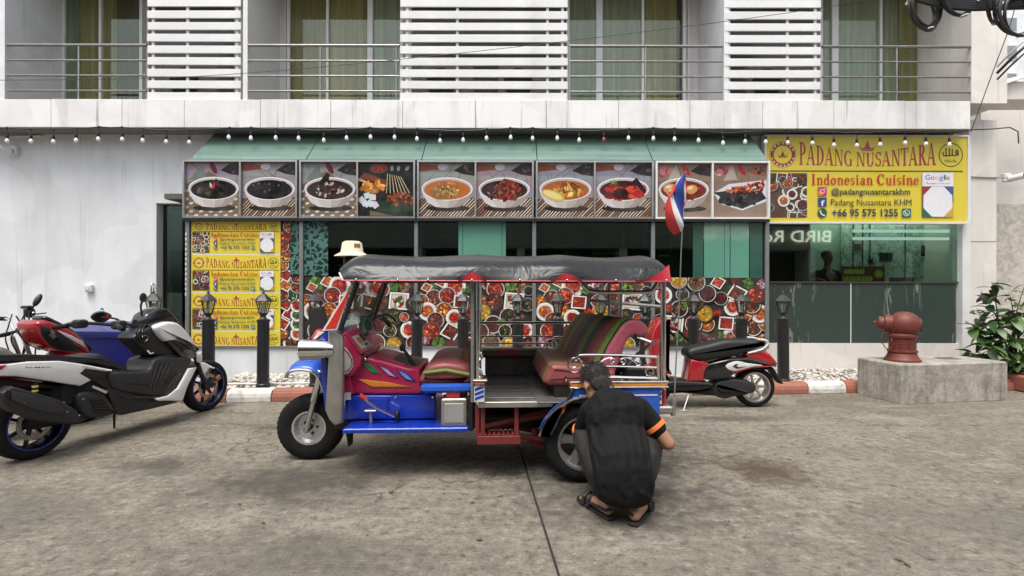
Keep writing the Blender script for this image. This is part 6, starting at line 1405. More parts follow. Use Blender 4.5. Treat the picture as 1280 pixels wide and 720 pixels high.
MB().slab(smoothpoly([(1.0, .68), (.62, .62), (.45, .34), (.1, .30), (.0, .55), (-.55, .62), (-.72, .70), (-.4, .74), (.05, .70), (.35, .50), (.5, .50), (.72, .75)], 4), -.14, .14, .04).build('body', M_sred, rs, smooth=45)
MB().slab(smoothpoly([(.05, .70), (-.2, .76), (-.6, .77), (-.72, .73), (-.4, .69), (.0, .66)], 4), -.13, .13, .04).build('seat', M_seatv, rs, smooth=45)
MB().cbox(-.45, .2, -.12, .12, .22, .5, .04).build('engine', M_dark, rs)
for s in (-1, 1): MB().tube([(.80, s*.08, .7), (1.0, s*.08, .27)], .022, 8).build('fork_leg', M_blackm, rs, smooth=True)
hbr = MB().tube(spline([(.48, -.34, .93), (.55, -.2, .98), (.62, 0, .96), (.55, .2, .98), (.48, .34, .93)], 4, False), .014, 8).build('handlebar', M_black, rs, smooth=True)
for s in (-1, 1): MB().tube([(.46, s*.40, .92), (.5, s*.28, .95)], .02, 8).build('grip', M_rubber, hbr, smooth=True)
# ---------------- a bare-bar motorbike at the very edge of the frame
MS = Frame(SC.o.x - 1.5*math.sin(SC.yaw), SC.o.y + 1.5*math.cos(SC.yaw), 74.6)
ms = thing('motorcycle', (MS.o.x, MS.o.y, 0), 'black motorcycle with bare silver handlebar and dangling cables at the left edge', 'motorcycle', 'parked scooters', rz=MS.yaw)
moto_wheel(ms, (-.30, 0, .29), .29, .11, .20, m=M_steel); moto_wheel(ms, (1.0, 0, .29), .29, .09, .20, m=M_steel)
stm = MS.px(25, 416, 0)
for s in (-1, 1): MB().tube([(stm.x - .02, s*.08, stm.z - .05), (1.0, s*.08, .29)], .02, 8).build('fork_leg', M_steel, ms, smooth=True)
MB().slab(smoothpoly([(.75, .70), (.62, .80), (.35, .80), (.2, .70), (.4, .62), (.7, .62)], 4), -.12, .12, .05).build('fuel_tank', M_silver, ms, smooth=45); MB().slab(smoothpoly([(.25, .72), (-.1, .74), (-.6, .76), (-.6, .69), (-.1, .66), (.2, .66)], 4), -.11, .11, .04).build('seat', M_seatv, ms, smooth=45); MB().cbox(.05, .6, -.12, .12, .22, .6, .05).build('engine', M_dark, ms)
rg, lg = MS.px(45, 391, -.05), MS.px(1, 406, -.05)
hbm = MB().tube(spline([Vector((stm.x - .12, -.36, stm.z + .10)), Vector((stm.x - .04, -.22, stm.z + .08)), Vector((stm.x, -.06, stm.z)), Vector((stm.x, .06, stm.z)), Vector((stm.x + .02, .2, stm.z + .12)), Vector((stm.x + .03, .34, stm.z + .13))], 5, False), .014, 8).build('handlebar', M_chrome, ms, smooth=True)
MB().tube([(stm.x - .14, -.42, stm.z + .1), (stm.x - .08, -.27, stm.z + .09)], .022, 8).build('grip', M_rubber, hbm, smooth=True); MB().tube([(stm.x + .03, .26, stm.z + .13), (stm.x + .03, .40, stm.z + .13)], .022, 8).build('grip', M_rubber, hbm, smooth=True)
mc = MS.px(37, 392, .0); MB().ell((mc.x, .0, mc.z), (.05, .05, .06), 12, 8).build('speedometer', M_black, ms, smooth=True); MB().cbox(mc.x - .06, mc.x + .01, -.05, .05, mc.z + .04, mc.z + .075, .01).build('brake_reservoir', M_black, ms); MB().ell((mc.x + .01, -.04, mc.z + .0), (.02, .02, .012), 10, 6).build('cap', M_chrome, ms, smooth=True)
e0, e1 = MS.px(45, 394, -.02), MS.px(58, 392.5, -.02); MB().tube([Vector((mc.x, 0, mc.z - .02)), e0, e1], [.010, .008, .007], 6).build('brake_lever', M_black, ms, smooth=True)
k0, k1 = MS.px(41, 387, -.02), MS.px(44, 378, -.02); mrm = MB().tube([k0, k1], .008, 6).build('mirror', M_black, ms, smooth=True); MB().ell(MS.px(47, 376.5, -.02), (.03, .03, .075), 14, 10, Matrix.Rotation(R(28), 4, 'Y')).build('mirror_head', M_black, mrm, smooth=True)
for k, (u0, u1, bo) in enumerate(((34, 22, -8), (30, 26, 6), (36, 33, 4), (40, 42, 3), (15, 12, -5), (20, 27, 8))):
    P = [MS.px(u0, 386 + 2*k, -.05), MS.px((u0+u1)/2 + bo*.5, 408, -.08), MS.px(u1 + bo, 425, -.06), MS.px(u1 + 2, 446, .0)]
    MB().tube(spline(P, 5, False), .007, 6).build('cable', M_black, ms, smooth=True)
# ---------------- red and black scooter behind the tuk tuk's tail
QS = Frame(2.87, 6.17, 0)
qs = thing('city_scooter', (QS.o.x, QS.o.y, 0), 'small red and black scooter with white swoosh parked behind the tuk tuk', 'scooter', 'parked scooters', rz=QS.yaw)
Q = lambda L: [(820 + x/6.0, 400 + y/6.0) for x, y in L]
qw = moto_wheel(qs, (0.0, 0, .236), .236, .105, .165, m=M_steel, disc=False); qf = moto_wheel(qs, (-1.22, 0, .236), .236, .09, .165, m=M_steel, disc=False)
panel(QS, qs, Q([(235, 255), (262, 212), (400, 178), (540, 146), (700, 146), (790, 150), (835, 172), (800, 198), (690, 238), (600, 270), (480, 290), (380, 306), (300, 302), (250, 284)]), -.13, .14, 'seat', M_seatv, .05)
P = [QS.px(u, v, -.13) for u, v in Q([(690, 245), (790, 218), (835, 182), (836, 160), (815, 146), (760, 142)])]
for s in (-1, 1): MB().tube(spline([Vector((p.x, s*.13, p.z)) for p in P], 4, False), .012, 8).build('grab_rail', M_whitep, qs, smooth=True)
panel(QS, qs, Q([(680, 250), (800, 218), (860, 250), (920, 332), (800, 326), (690, 290)]), -.12, .13, 'tail_cowl', M_sred, .03, sm=False)
panel(QS, qs, Q([(390, 325), (560, 285), (700, 278), (905, 332), (880, 348), (720, 352), (610, 388), (545, 432), (400, 448), (355, 440), (370, 370)]), -.13, .14, 'side_cowl', M_bgloss, .025, sm=False)
skin(QS, qs, Q([(525, 335), (600, 304), (680, 318), (800, 336), (720, 346), (600, 376), (545, 366)]), -.139, .006, 'swoosh', M_whitep, .002, sm=True); skin(QS, qs, Q([(570, 384), (620, 368), (720, 348), (890, 336), (880, 345), (720, 356), (610, 390)]), -.1385, .006, 'red_flash', M_sred, .002)
skin(QS, qs, Q([(575, 345), (600, 325), (620, 330), (600, 340), (625, 350), (680, 345), (610, 362)]), -.146, .003, 'emblem', M_blackm, .001)
panel(QS, qs, Q([(265, 290), (395, 318), (368, 400), (362, 460), (236, 462), (250, 380)]), -.13, .138, 'under_seat_cowl', M_sred, .03, sm=False)
panel(QS, qs, Q([(30, 490), (110, 458), (230, 458), (410, 470), (420, 500), (300, 528), (100, 528), (50, 512)]), -.15, .16, 'floorboard', M_bplast, .02)
panel(QS, qs, Q([(-50, 535), (60, 520), (300, 528), (450, 500), (460, 570), (380, 560), (200, 545), (0, 560)]), -.10, .10, 'underbody', M_dark, .02, sm=False)
panel(QS, qs, Q([(455, 470), (600, 440), (740, 470), (755, 530), (690, 560), (600, 575), (520, 590), (450, 560)]), -.12, .11, 'engine', mat('engine_grey', (.035, .035, .037), .5, .3), .03)
panel(QS, qs, Q([(465, 475), (500, 500), (640, 520), (700, 535), (690, 555), (600, 545), (500, 545), (470, 520)]), -.14, .14, 'exhaust', M_blackm, .02)
panel(QS, qs, Q([(855, 350), (880, 352), (955, 470), (940, 476), (900, 430)]), -.06, .07, 'mud_flap', M_blackm, .01, sm=False); panel(QS, qs, Q([(650, 360), (720, 365), (800, 370), (860, 372), (858, 360), (700, 350)]), -.08, .08, 'rear_mudguard', M_blackm, .01, sm=False)
a, b = QS.px(*Q([(250, 548)])[0], -.12), QS.px(*Q([(203, 668)])[0], -.22); MB().tube([a, Vector((b.x, -.24, .005))], [.009, .008], 8).build('side_stand', M_dkal, qs, smooth=True); MB().tube([(b.x - .03, -.24, .008), (b.x + .03, -.25, .008)], .008, 6).build('stand_foot', M_dkal, qs, smooth=True)
MB().slab(smoothpoly([(-1.02, .42), (-1.12, .60), (-1.10, .95), (-1.02, 1.02), (-1.16, 1.04), (-1.26, .80), (-1.22, .45)], 4), -.17, .17, .04).build('leg_shield', M_sred, qs, smooth=45)
MB().slab(QS.xz(Q([(60, 15), (120, 30), (168, 62), (150, 78), (90, 60), (60, 50)]), -.12), -.16, .16, .03).build('handlebar_cowl', M_sred, qs, smooth=45)
MB().slab(smoothpoly([(-1.40, .44), (-1.22, .50), (-1.02, .44), (-1.0, .38), (-1.2, .44), (-1.42, .36)], 4), -.06, .06, .015).build('front_mudguard', M_sred, qs, smooth=45)
gq = [QS.px(u, v, -.25) for u, v in Q([(110, 60), (170, 80), (245, 150)])]; MB().tube(gq, [.014, .018, .018], 8).build('grip', M_rubber, qs, smooth=True); MB().tube([Vector((p.x, .25, p.z)) for p in gq], [.014, .018, .018], 8).build('grip', M_rubber, qs, smooth=True)
for s in (-1, 1): MB().tube([(-1.12, s*.06, .55), (-1.22, s*.06, .236)], .018, 8).build('fork_leg', M_steel, qs, smooth=True)
a = QS.px(*Q([(255, -10)])[0], -.3); mq = MB().tube([Vector((-1.0, -.18, 1.02)), Vector((-.98, -.24, 1.12))], .007, 6).build('mirror', M_black, qs, smooth=True); MB().ell((-.98, -.25, 1.16), (.02, .045, .05), 12, 8).build('mirror_head', M_sred, mq, smooth=True)
# ================================================================= PEOPLE
def capsule(mb, p, q, ra, rb, n=14):
    p, q = Vector(p), Vector(q); d = (q - p); L = d.length; d = d.normalized() if L > 1e-6 else Vector((0,0,1))
    pts, rs = [], []
    for k in range(4): a = R(80 - 80*k/3); pts.append(p - d*ra*math.sin(a)); rs.append(ra*math.cos(a))
    for k in range(4): a = R(80*k/3); pts.append(q + d*rb*math.sin(a)); rs.append(rb*math.cos(a))
    mb.tube(pts, rs, n); return mb
def chain(mb, pts):
    for (p, ra), (q, rb) in zip(pts, pts[1:]): capsule(mb, p, q, ra, rb)
def fused(mb, name, m, parent, voxel, smooth_it=4, disp=0.0, dscale=.08):
    o = mb.build(name + '_raw', m, parent, world=True)
    r = o.modifiers.new('r', 'REMESH'); r.mode = 'VOXEL'; r.voxel_size = voxel
    s = o.modifiers.new('s', 'SMOOTH'); s.factor = .5; s.iterations = smooth_it
    if disp:
        tx = bpy.data.textures.new(name + '_folds', 'CLOUDS'); tx.noise_scale = dscale; tx.noise_depth = 2
        d = o.modifiers.new('d', 'DISPLACE'); d.texture = tx; d.strength = disp; d.mid_level = .5; d.texture_coords = 'LOCAL'
    dg = bpy.context.evaluated_depsgraph_get(); me = bpy.data.meshes.new_from_object(o.evaluated_get(dg)); me.name = name
    me.polygons.foreach_set('use_smooth', [True]*len(me.polygons)); 
    if not me.materials: me.materials.append(m)
    n = bpy.data.objects.new(name, me); link(n, parent); ORIG[n] = ORIG[parent]
    bpy.data.objects.remove(o); return n
def hand(mb, wrist, d, up, s=1.0, curl=.5):
    """palm, four fingers of unequal length and a thumb leaving the side of the palm"""
    d = Vector(d).normalized(); up = Vector(up).normalized(); sd_ = d.cross(up).normalized(); w = Vector(wrist)
    pc = w + d*.05*s
    mb.ell(pc, (.045*s, .042*s, .016*s), 12, 8, Matrix((( d.x, sd_.x, up.x, 0), (d.y, sd_.y, up.y, 0), (d.z, sd_.z, up.z, 0), (0,0,0,1))))
    capsule(mb, w - d*.02, w + d*.04*s, .024*s, .026*s)
    for k, (o, L) in enumerate(((-.030, .062), (-.010, .075), (.010, .07), (.029, .055))):
        a = w + d*.088*s + sd_*o*s; b = a + (d*math.cos(curl*.6) - up*math.sin(curl*.6))*L*.5*s; c = b + (d*math.cos(curl*1.6) - up*math.sin(curl*1.6))*L*.5*s
        chain(mb, [(a - d*.02*s, .0095*s), (a, .0095*s), (b, .0085*s), (c, .007*s)])
    a = w + d*.035*s - sd_*.035*s; b = a + (d*.7 - sd_*.7)*.035*s; c = b + (d*.9 - sd_*.2 - up*.4).normalized()*.032*s
    chain(mb, [(a, .012*s), (b, .011*s), (c, .009*s)])
def head(mb, c, fwd, upv, s=1.0):
    f = Vector(fwd).normalized(); u = Vector(upv).normalized(); r = f.cross(u).normalized(); u = r.cross(f).normalized()
    M4 = Matrix(((r.x, f.x, u.x, 0), (r.y, f.y, u.y, 0), (r.z, f.z, u.z, 0), (0,0,0,1))); c = Vector(c)
    P = lambda x, y, z: c + r*x*s + f*y*s + u*z*s
    mb.ell(P(0, -.01, .03), (.077*s, .098*s, .092*s), 18, 12, M4); mb.ell(P(0, .03, -.045), (.058*s, .062*s, .068*s), 16, 10, M4)
    mb.ell(P(0, .062, -.085), (.028*s, .025*s, .022*s), 10, 8, M4); capsule(mb, P(0, .092, .02), P(0, .108, -.022), .010*s, .015*s); capsule(mb, P(-.018, .085, -.058), P(.018, .085, -.058), .008*s, .008*s)
    for sx in (-1, 1): mb.ell(P(.080*sx, -.008, -.008), (.011*s, .020*s, .032*s), 10, 8, M4); capsule(mb, P(.028*sx, .082, .032), P(.045*sx, .074, .034), .009*s, .007*s)
    return P, M4
def skin_mat(name, col):
    m, nt, b = base_mat(name); v = coords(nt); n = noise(nt, 14, 5, .6, v)
    nt.links.new(mixc(nt, ramp(nt, n, [(.3, 0), (.7, 1)]), tuple(c*.82 for c in col), col), b.inputs['Base Color']); b.inputs['Roughness'].default_value = .5; b.inputs['Subsurface Weight'].default_value = .08; b.inputs['Subsurface Radius'].default_value = (.01, .004, .002)
    bump(nt, b, noise(nt, 160, 3, .5, v), .08, .004); return m
def cloth_mat(name, col, var=.3, sc=7):
    m, nt, b = base_mat(name); v = coords(nt); n = noise(nt, sc, 5, .6, v, .6); w = noise(nt, 600, 2, .5, v)
    nt.links.new(mixc(nt, ramp(nt, n, [(.3, 0), (.7, 1)]), tuple(c*(1-var) for c in col), tuple(c*(1+var) for c in col)), b.inputs['Base Color']); b.inputs['Roughness'].default_value = .85; b.inputs['Specular IOR Level'].default_value = .25
    wv = nt.nodes.new('ShaderNodeTexWave'); wv.inputs['Scale'].default_value = 4.5; wv.inputs['Distortion'].default_value = 9; wv.inputs['Detail'].default_value = 3; wv.inputs['Detail Scale'].default_value = .8; nt.links.new(coords(nt, scale=(1, .6, .8)), wv.inputs['Vector'])
    bump(nt, b, wv.outputs['Fac'], .28, .03); return m
M_skin = skin_mat('skin', (.40, .205, .125)); M_shirt = cloth_mat('black_tshirt', (.0065, .0065, .007)); M_trous = cloth_mat('charcoal_trousers', (.034, .030, .028)); M_hair = mat('dark_hair', (.030, .024, .020), .55, 0, .6, 60, bmp=.8, bscale=140); M_org = mat('orange_band', (.78, .20, .045), .7)
# --- the man squatting at the rear wheel, seen from behind
pe = thing('person', (.66, 3.2, 0), 'man in black t-shirt with orange sleeve bands squatting by the rear wheel', 'person')
hip = Vector((.665, 3.20, .275)); chest = Vector((.66, 3.40, .55)); neck = Vector((.632, 3.50, .69)); hd_c = Vector((.575, 3.58, .735))
lsh, rsh = Vector((.515, 3.44, .60)), Vector((.835, 3.42, .62))
lel, rel = Vector((.475, 3.60, .36)), Vector((1.01, 3.35, .40)); lwr, rwr = Vector((.50, 3.72, .50)), Vector((.865, 3.54, .37))
lkn, rkn = Vector((.49, 3.50, .40)), Vector((.935, 3.46, .40)); lan, ran = Vector((.572, 3.21, .085)), Vector((.745, 3.13, .085))
ltoe, rtoe = Vector((.475, 3.40, .035)), Vector((.875, 3.33, .035)); lhe, rhe = Vector((.588, 3.165, .055)), Vector((.733, 3.085, .055))
bd = MB()
chain(bd, [(hip, .12), (chest, .12), (neck + Vector((0, -.03, -.05)), .07), (neck, .054), (hd_c + Vector((.01, -.03, -.02)), .052)])
Phd, M4hd = head(bd, hd_c, (-.35, .72, -.60), (-.22, .55, .75), 1.06)
chain(bd, [(chest, .08), (lsh, .055), (lel, .042), (lwr, .028)]); chain(bd, [(chest, .08), (rsh, .055), (rel, .043), (rwr, .029)])
hand(bd, lwr, (-.1, .8, .3), (.3, .3, .9), 1.0, .8); hand(bd, rwr, (-.7, .6, .1), (0, .2, 1), 1.0, .9)
chain(bd, [(hip + Vector((-.08, 0, 0)), .09), (lkn, .062), (lan + Vector((0, .01, .05)), .040), (lan, .034), (lhe, .036)]); chain(bd, [(hip + Vector((.08, 0, 0)), .09), (rkn, .062), (ran + Vector((0, .01, .05)), .040), (ran, .034), (rhe, .036)])
for he, to in ((lhe, ltoe), (rhe, rtoe)):
    mid = he.lerp(to, .6) + Vector((0, 0, .012)); chain(bd, [(he, .034), (mid, .036), (he.lerp(to, .85), .028)]); dd = (to - he).normalized(); sdv = dd.cross(Vector((0,0,1)))
    for k in range(5): a = he.lerp(to, .85) + sdv*(k - 2)*.015; capsule(bd, a, a + dd*(.045 - abs(k-1)*.005), .012 - k*.0008, .009)
body = fused(bd, 'body', M_skin, pe, .008, 3)
# short hair over the back and crown of the head
hr = MB(); hr.ell(Phd(0, -.022, .045), (.088, .105, .095), 20, 14, M4hd); hr.ell(Phd(0, -.055, -.005), (.074, .066, .076), 16, 10, M4hd); fused(hr, 'hair', M_hair, pe, .008, 2, .010, .012)
rh_ = random.Random(2); spk = MB()
for _ in range(2600):
    a = rh_.uniform(0, 6.283); z = rh_.uniform(-.35, 1); q = math.sqrt(1 - z*z); x_, y_ = q*math.cos(a), q*math.sin(a)
    if y_ > .45 and z < .55: continue
    p = Phd(.088*x_, -.022 + .105*y_, .045 + .095*z); n_ = (p - Phd(0, -.02, .04)).normalized(); d = (n_ + Vector((rh_.uniform(-.6, .6), rh_.uniform(-.6, .6), rh_.uniform(-.9, .3)))).normalized(); sd3 = n_.cross(d)
    sd3 = sd3.normalized()*.0016 if sd3.length > 1e-4 else Vector((.0016, 0, 0)); L = rh_.uniform(.010, .020); spk.add([p - sd3, p + sd3, p + d*L], [(0, 1, 2)])
for _ in range(500):
    a = rh_.uniform(-2.6, -.5); z = rh_.uniform(-.075, -.01); p = Phd(.076*math.cos(a), -.055 + .07*math.sin(a), z); d = Vector((rh_.uniform(-.3, .3), rh_.uniform(-.5, .1), -1)).normalized(); spk.add([p + Vector((-.0015, 0, 0)), p + Vector((.0015, 0, 0)), p + d*rh_.uniform(.008, .015)], [(0, 1, 2)])
hs_ = spk.build('hair_strands', M_hair, pe, world=True); hs_['kind'] = 'stuff'
# shirt
sh = MB()
spn = spline([hip + Vector((.005, -.04, -.095)), hip + Vector((.005, -.06, -.05)), hip + Vector((0, -.055, .08)), chest + Vector((0, -.07, -.06)), chest + Vector((0, -.07, .05)), neck + Vector((.005, -.05, -.03)), neck + Vector((.0, -.005, .0))], 4, False)
wd_ = [.13, .165, .182, .186, .186, .184, .182, .181, .180, .181, .180, .181, .183, .186, .188, .188, .186, .180, .168, .15, .125, .10, .08, .07, .066]
dp_ = [.10, .13, .15, .155, .155, .152, .148, .144, .141, .138, .136, .134, .132, .130, .128, .125, .121, .116, .109, .10, .09, .08, .072, .066, .062]
rg_ = []
for k, c in enumerate(spn):
    ax = (spn[min(k+1, len(spn)-1)] - spn[max(k-1, 0)]).normalized(); rt = Vector((1, .02, 0)); ft = ax.cross(rt).normalized(); rt = ft.cross(ax).normalized()
    rg_.append([c + rt*wd_[k]*math.copysign(abs(math.cos(a))**.85, math.cos(a)) + ft*(dp_[k]*math.copysign(abs(math.sin(a))**.85, math.sin(a)) ) for a in [2*math.pi*j/24 for j in range(24)]])
sh.loft(rg_)
def back(k, deg): return rg_[k][int(round(deg/15.0)) % 24]
for (k0, d0_, k1, d1_, r_) in ((17, 210, 8, 255, .013), (16, 330, 7, 285, .013), (12, 200, 5, 240, .015), (10, 195, 3, 225, .014), (12, 345, 4, 300, .014), (8, 255, 2, 270, .012), (6, 285, 2, 315, .013), (19, 225, 14, 270, .010), (19, 315, 15, 285, .010)):
    seq = [back(round(k0 + (k1-k0)*t/5), d0_ + (d1_-d0_)*t/5) for t in range(6)]; sh.tube(seq, [r_*.5, r_, r_, r_, r_, r_*.4], 8)
chain(sh, [(neck + Vector((0, -.045, -.045)), .072), (lsh + Vector((.01, -.01, -.005)), .075), (lsh.lerp(lel, .55), .070), (lsh.lerp(lel, .85), .066)]); chain(sh, [(neck + Vector((0, -.045, -.045)), .072), (rsh + Vector((-.01, -.01, -.005)), .078), (rsh.lerp(rel, .4), .072), (rsh.lerp(rel, .58), .068)])
capsule(sh, neck + Vector((0, -.02, -.03)), neck + Vector((.0, .0, -.005)), .066, .060)
fused(sh, 't_shirt', M_shirt, pe, .010, 5, .018, .10)
for (a, b, f0, f1, rr_) in ((rsh, rel, .50, .60, .0735), (lsh, lel, .70, .78, .073)): MB().tube([a.lerp(b, f0), a.lerp(b, (f0+f1)/2), a.lerp(b, f1)], [rr_, rr_ + .001, rr_], 24).build('sleeve_band', M_org, pe, world=True, smooth=True)
# trousers
tr = MB(); tr.ell(hip + Vector((0, -.02, -.035)), (.178, .15, .105), 18, 12)
for s, kn, an in ((-1, lkn, lan), (1, rkn, ran)):
    chain(tr, [(hip + Vector((.085*s, .02, 0)), .115), ((hip + Vector((.085*s, .02, 0))).lerp(kn, .6), .098), (kn, .080), (kn.lerp(an, .5) + Vector((0, -.02, 0)), .080), (an + Vector((0, .02, .075)), .066)])
fused(tr, 'trousers', M_trous, pe, .012, 4, .018, .07)
MB().tube([hip + Vector((-.16, -.125, -.02)), hip + Vector((-.05, -.178, -.035)), hip + Vector((.07, -.178, -.03)), hip + Vector((.17, -.115, -.01))], .004, 6).build('shirt_hem', M_trous, pe, world=True)
# sandals
M_sole = mat('sandal_black', (.018, .017, .016), .6, bmp=.2)
for he, to in ((lhe, ltoe), (rhe, rtoe)):
    dd = (to - he); dd.z = 0; L = dd.length; dd.normalize(); sv = Vector((-dd.y, dd.x, 0)); prof = [(-.05, .0), (-.045, .03), (.02, .038), (L*.55, .042), (L*.9, .048), (L + .05, .030), (L + .07, 0)]
    out = [he + dd*a + sv*b for a, b in prof] + [he + dd*a - sv*b for a, b in reversed(prof[1:-1])]
    so = MB().loft([[Vector((p.x, p.y, .004)) for p in out], [Vector((p.x, p.y, .022)) for p in out]]).build('sandal', M_sole, pe, world=True, bevel=.006)
    for f0 in (.58, .78):
        c = he + dd*L*f0; MB().tube([c + sv*.046 + Vector((0, 0, -.03)), c + sv*.042 + Vector((0, 0, .012)), c + Vector((0, 0, .036)), c - sv*.042 + Vector((0, 0, .012)), c - sv*.046 + Vector((0, 0, -.03))], .014, 8).build('strap', M_sole, so, world=True, smooth=True)
    MB().tube([he - dd*.035 + sv*.0 + Vector((0, 0, .012)), he - dd*.02 + sv*.034 + Vector((0, 0, .008)), he + dd*L*.5 + sv*.045], .009, 8).build('heel_strap', M_sole, so, world=True, smooth=True)
# --- someone standing at the counter inside the right window
px_ = AX(1034, 8.75)
p2 = thing('person', (px_, 8.75, .48), 'dark figure leaning on the counter inside the right window', 'person')
b2 = MB(); B = Vector((px_, 8.75, .48)); up_ = Vector((0, 0, 1))
chain(b2, [(B + up_*.80, .13), (B + up_*1.12, .13), (B + up_*1.22, .08), (B + up_*1.32, .05), (B + up_*1.42, .05)]); head(b2, B + Vector((0, 0, 1.44)), (.2, -1, -.1), (0, -.05, 1))
for s in (-1, 1):
    chain(b2, [(B + Vector((s*.08, 0, 1.16)), .07), (B + Vector((s*.20, 0, 1.14)), .055), (B + Vector((s*.31, -.02, .98)), .042), (B + Vector((s*.25, -.12, 1.07)), .03)]); hand(b2, B + Vector((s*.25, -.12, 1.07)), (-.4*s, -.8, 0), (0, 0, 1), 1, .3)
    chain(b2, [(B + Vector((s*.09, 0, .75)), .1), (B + Vector((s*.10, 0, .40)), .06), (B + Vector((s*.10, .02, .06)), .045), (B + Vector((s*.11, -.12, .04)), .035)])
fused(b2, 'body', M_skin, p2, .014, 3)
s2 = MB(); s2.ell(B + up_*1.0, (.19, .13, .28), 18, 12); chain(s2, [(B + Vector((-.14, 0, 1.16)), .08), (B + Vector((-.22, 0, 1.12)), .075), (B + Vector((-.28, -.08, 1.0)), .062)]); chain(s2, [(B + Vector((.14, 0, 1.16)), .08), (B + Vector((.22, 0, 1.12)), .075), (B + Vector((.28, -.08, 1.0)), .062)]); fused(s2, 'shirt', cloth_mat('maroon_shirt', (.02, .008, .008)), p2, .018, 4)
t2 = MB(); t2.ell(B + up_*.74, (.17, .13, .12), 14, 10)
for s in (-1, 1): chain(t2, [(B + Vector((s*.09, 0, .72)), .11), (B + Vector((s*.10, 0, .40)), .075), (B + Vector((s*.10, .01, .08)), .065)])
fused(t2, 'trousers', M_trous, p2, .018, 4); h2 = MB(); h2.ell(B + Vector((0, .02, 1.49)), (.084, .10, .085), 16, 10); fused(h2, 'hair', M_hair, p2, .016, 2)
# ================================================================= STREET THINGS
# ---- lamp bollards
M_iron = mat('black_iron', (0.014, 0.014, 0.015), .4, 0, .25, 10, coat=.3); M_lglass = glass_mat('lantern_glass', (.75, .76, .72), .06); M_iron2 = mat('grey_cast', (0.035, 0.036, 0.038), .45)
def make_bollard():
    t = thing('lamp_bollard', (0,0,0), 'x', 'bollard', 'black lamp bollards along the kerb')
    MB().lathe([(.085, 0), (.085, .05), (.074, .06), (.072, .82), (.080, .83), (.080, .855), (.062, .865)], n=20).build('post', M_iron, t, smooth=35)
    MB().lathe([(.05, .866), (.032, .885), (.03, .905), (.05, .925), (.056, .94)], n=12).build('neck', M_iron2, t, smooth=40)
    MB().lathe([(.050, .941), (.082, 1.085)], n=6, cap=False).build('lantern_glass', M_lglass, t)
    for k in range(6):
        a = 2*math.pi*k/6; MB().tube([(.052*math.cos(a), .052*math.sin(a), .94), (.084*math.cos(a), .084*math.sin(a), 1.09)], .006, 6).build('lantern_bar', M_iron2, t)
    MB().lathe([(.105, 1.086), (.108, 1.095), (.075, 1.135), (.03, 1.175), (.012, 1.185)], n=6).build('lantern_cap', M_iron2, t)
    MB().lathe([(.012, 1.186), (.018, 1.20), (.008, 1.215), (.006, 1.245), (.001, 1.262)], n=10).build('finial', M_iron2, t, smooth=40)
    MB().lathe([(.016, .945), (.016, .99), (.026, 1.01), (.022, 1.05), (.006, 1.065)], n=12).build('bulb', M_bulb, t, smooth=True)
    return t
proto = make_bollard()
bl = [(193, 'lamp bollard behind the white scooter screen, leftmost of the row'), (261, 'lamp bollard in front of the yellow poster, right beside the white scooter front wheel'), (329, 'lamp bollard standing clear between the white scooter and the tuk tuk'), (395, 'lamp bollard behind the tuk tuk headlamp'),
      (521, 'lamp bollard seen over the tuk tuk fuel tank, left of its driver seat'), (579, 'lamp bollard behind the tuk tuk front roof pole'), (647, 'leftmost of the three bollards seen through the tuk tuk cabin left of the bench'), (698, 'lamp bollard seen through the tuk tuk cabin just left of the bench'), (752, 'lamp bollard behind the left edge of the striped bench backrest'), (807, 'lamp bollard behind the tuk tuk rear roof pole'),
      (866, 'lamp bollard behind the front of the red scooter seat'), (926, 'lamp bollard behind the rear of the red scooter seat'), (979.5, 'lamp bollard right of the red scooter, in front of the dark green panel')]
first = True
for u, lab in bl:
    o = proto if first else copy_tree(proto); first = False
    yy = 6.66 + (u - 329) / 651 * .42
    o.location = (AX(u, yy), yy, .115); o['label'] = lab; s = 1.02; o.scale = (s, s, s); o.rotation_euler = (R(random.uniform(-.6, .6)), R(random.uniform(-.6, .6)), random.uniform(0, 1))
# ---- string of lamps under the balcony
sx = [9, 38, 67, 95, 123, 152, 180, 209, 236, 286, 314, 345, 373, 405, 433, 462, 492, 521, 549, 578, 608, 637, 666, 696, 725, 754, 786, 815, 843, 872, 903, 932, 955, 984, 1014, 1042, 1071, 1100, 1129, 1157, 1186]
yl = YB - .05
t = thing('string_lights', (0, yl, ZS), 'black cable string of small white bulbs hung along the balcony edge', 'string lights')
rz = random.Random(4); anch = []
for k, u in enumerate(sx): anch.append(at(u + rz.uniform(-1, 1), 161.5 + 1.6*math.sin(k*1.1) + rz.uniform(-.6, .6) + (2 if u > 900 else 0), yl))
pts = [at(-40, 162, yl)]
for a, b in zip([pts[0]] + anch, anch): pts += [a.lerp(b, .5) + Vector((0, 0, -.008)), b]
pts += [at(1200, 163, yl), at(1216, 161, yl), at(1240, 160, yl + .1), at(1262, 158, yl + .2), at(1272, 163, yl + .2), at(1273, 178, yl + .2)]
MB().tube(pts, .009, 6).build('cable', M_black, t, world=True, smooth=True)
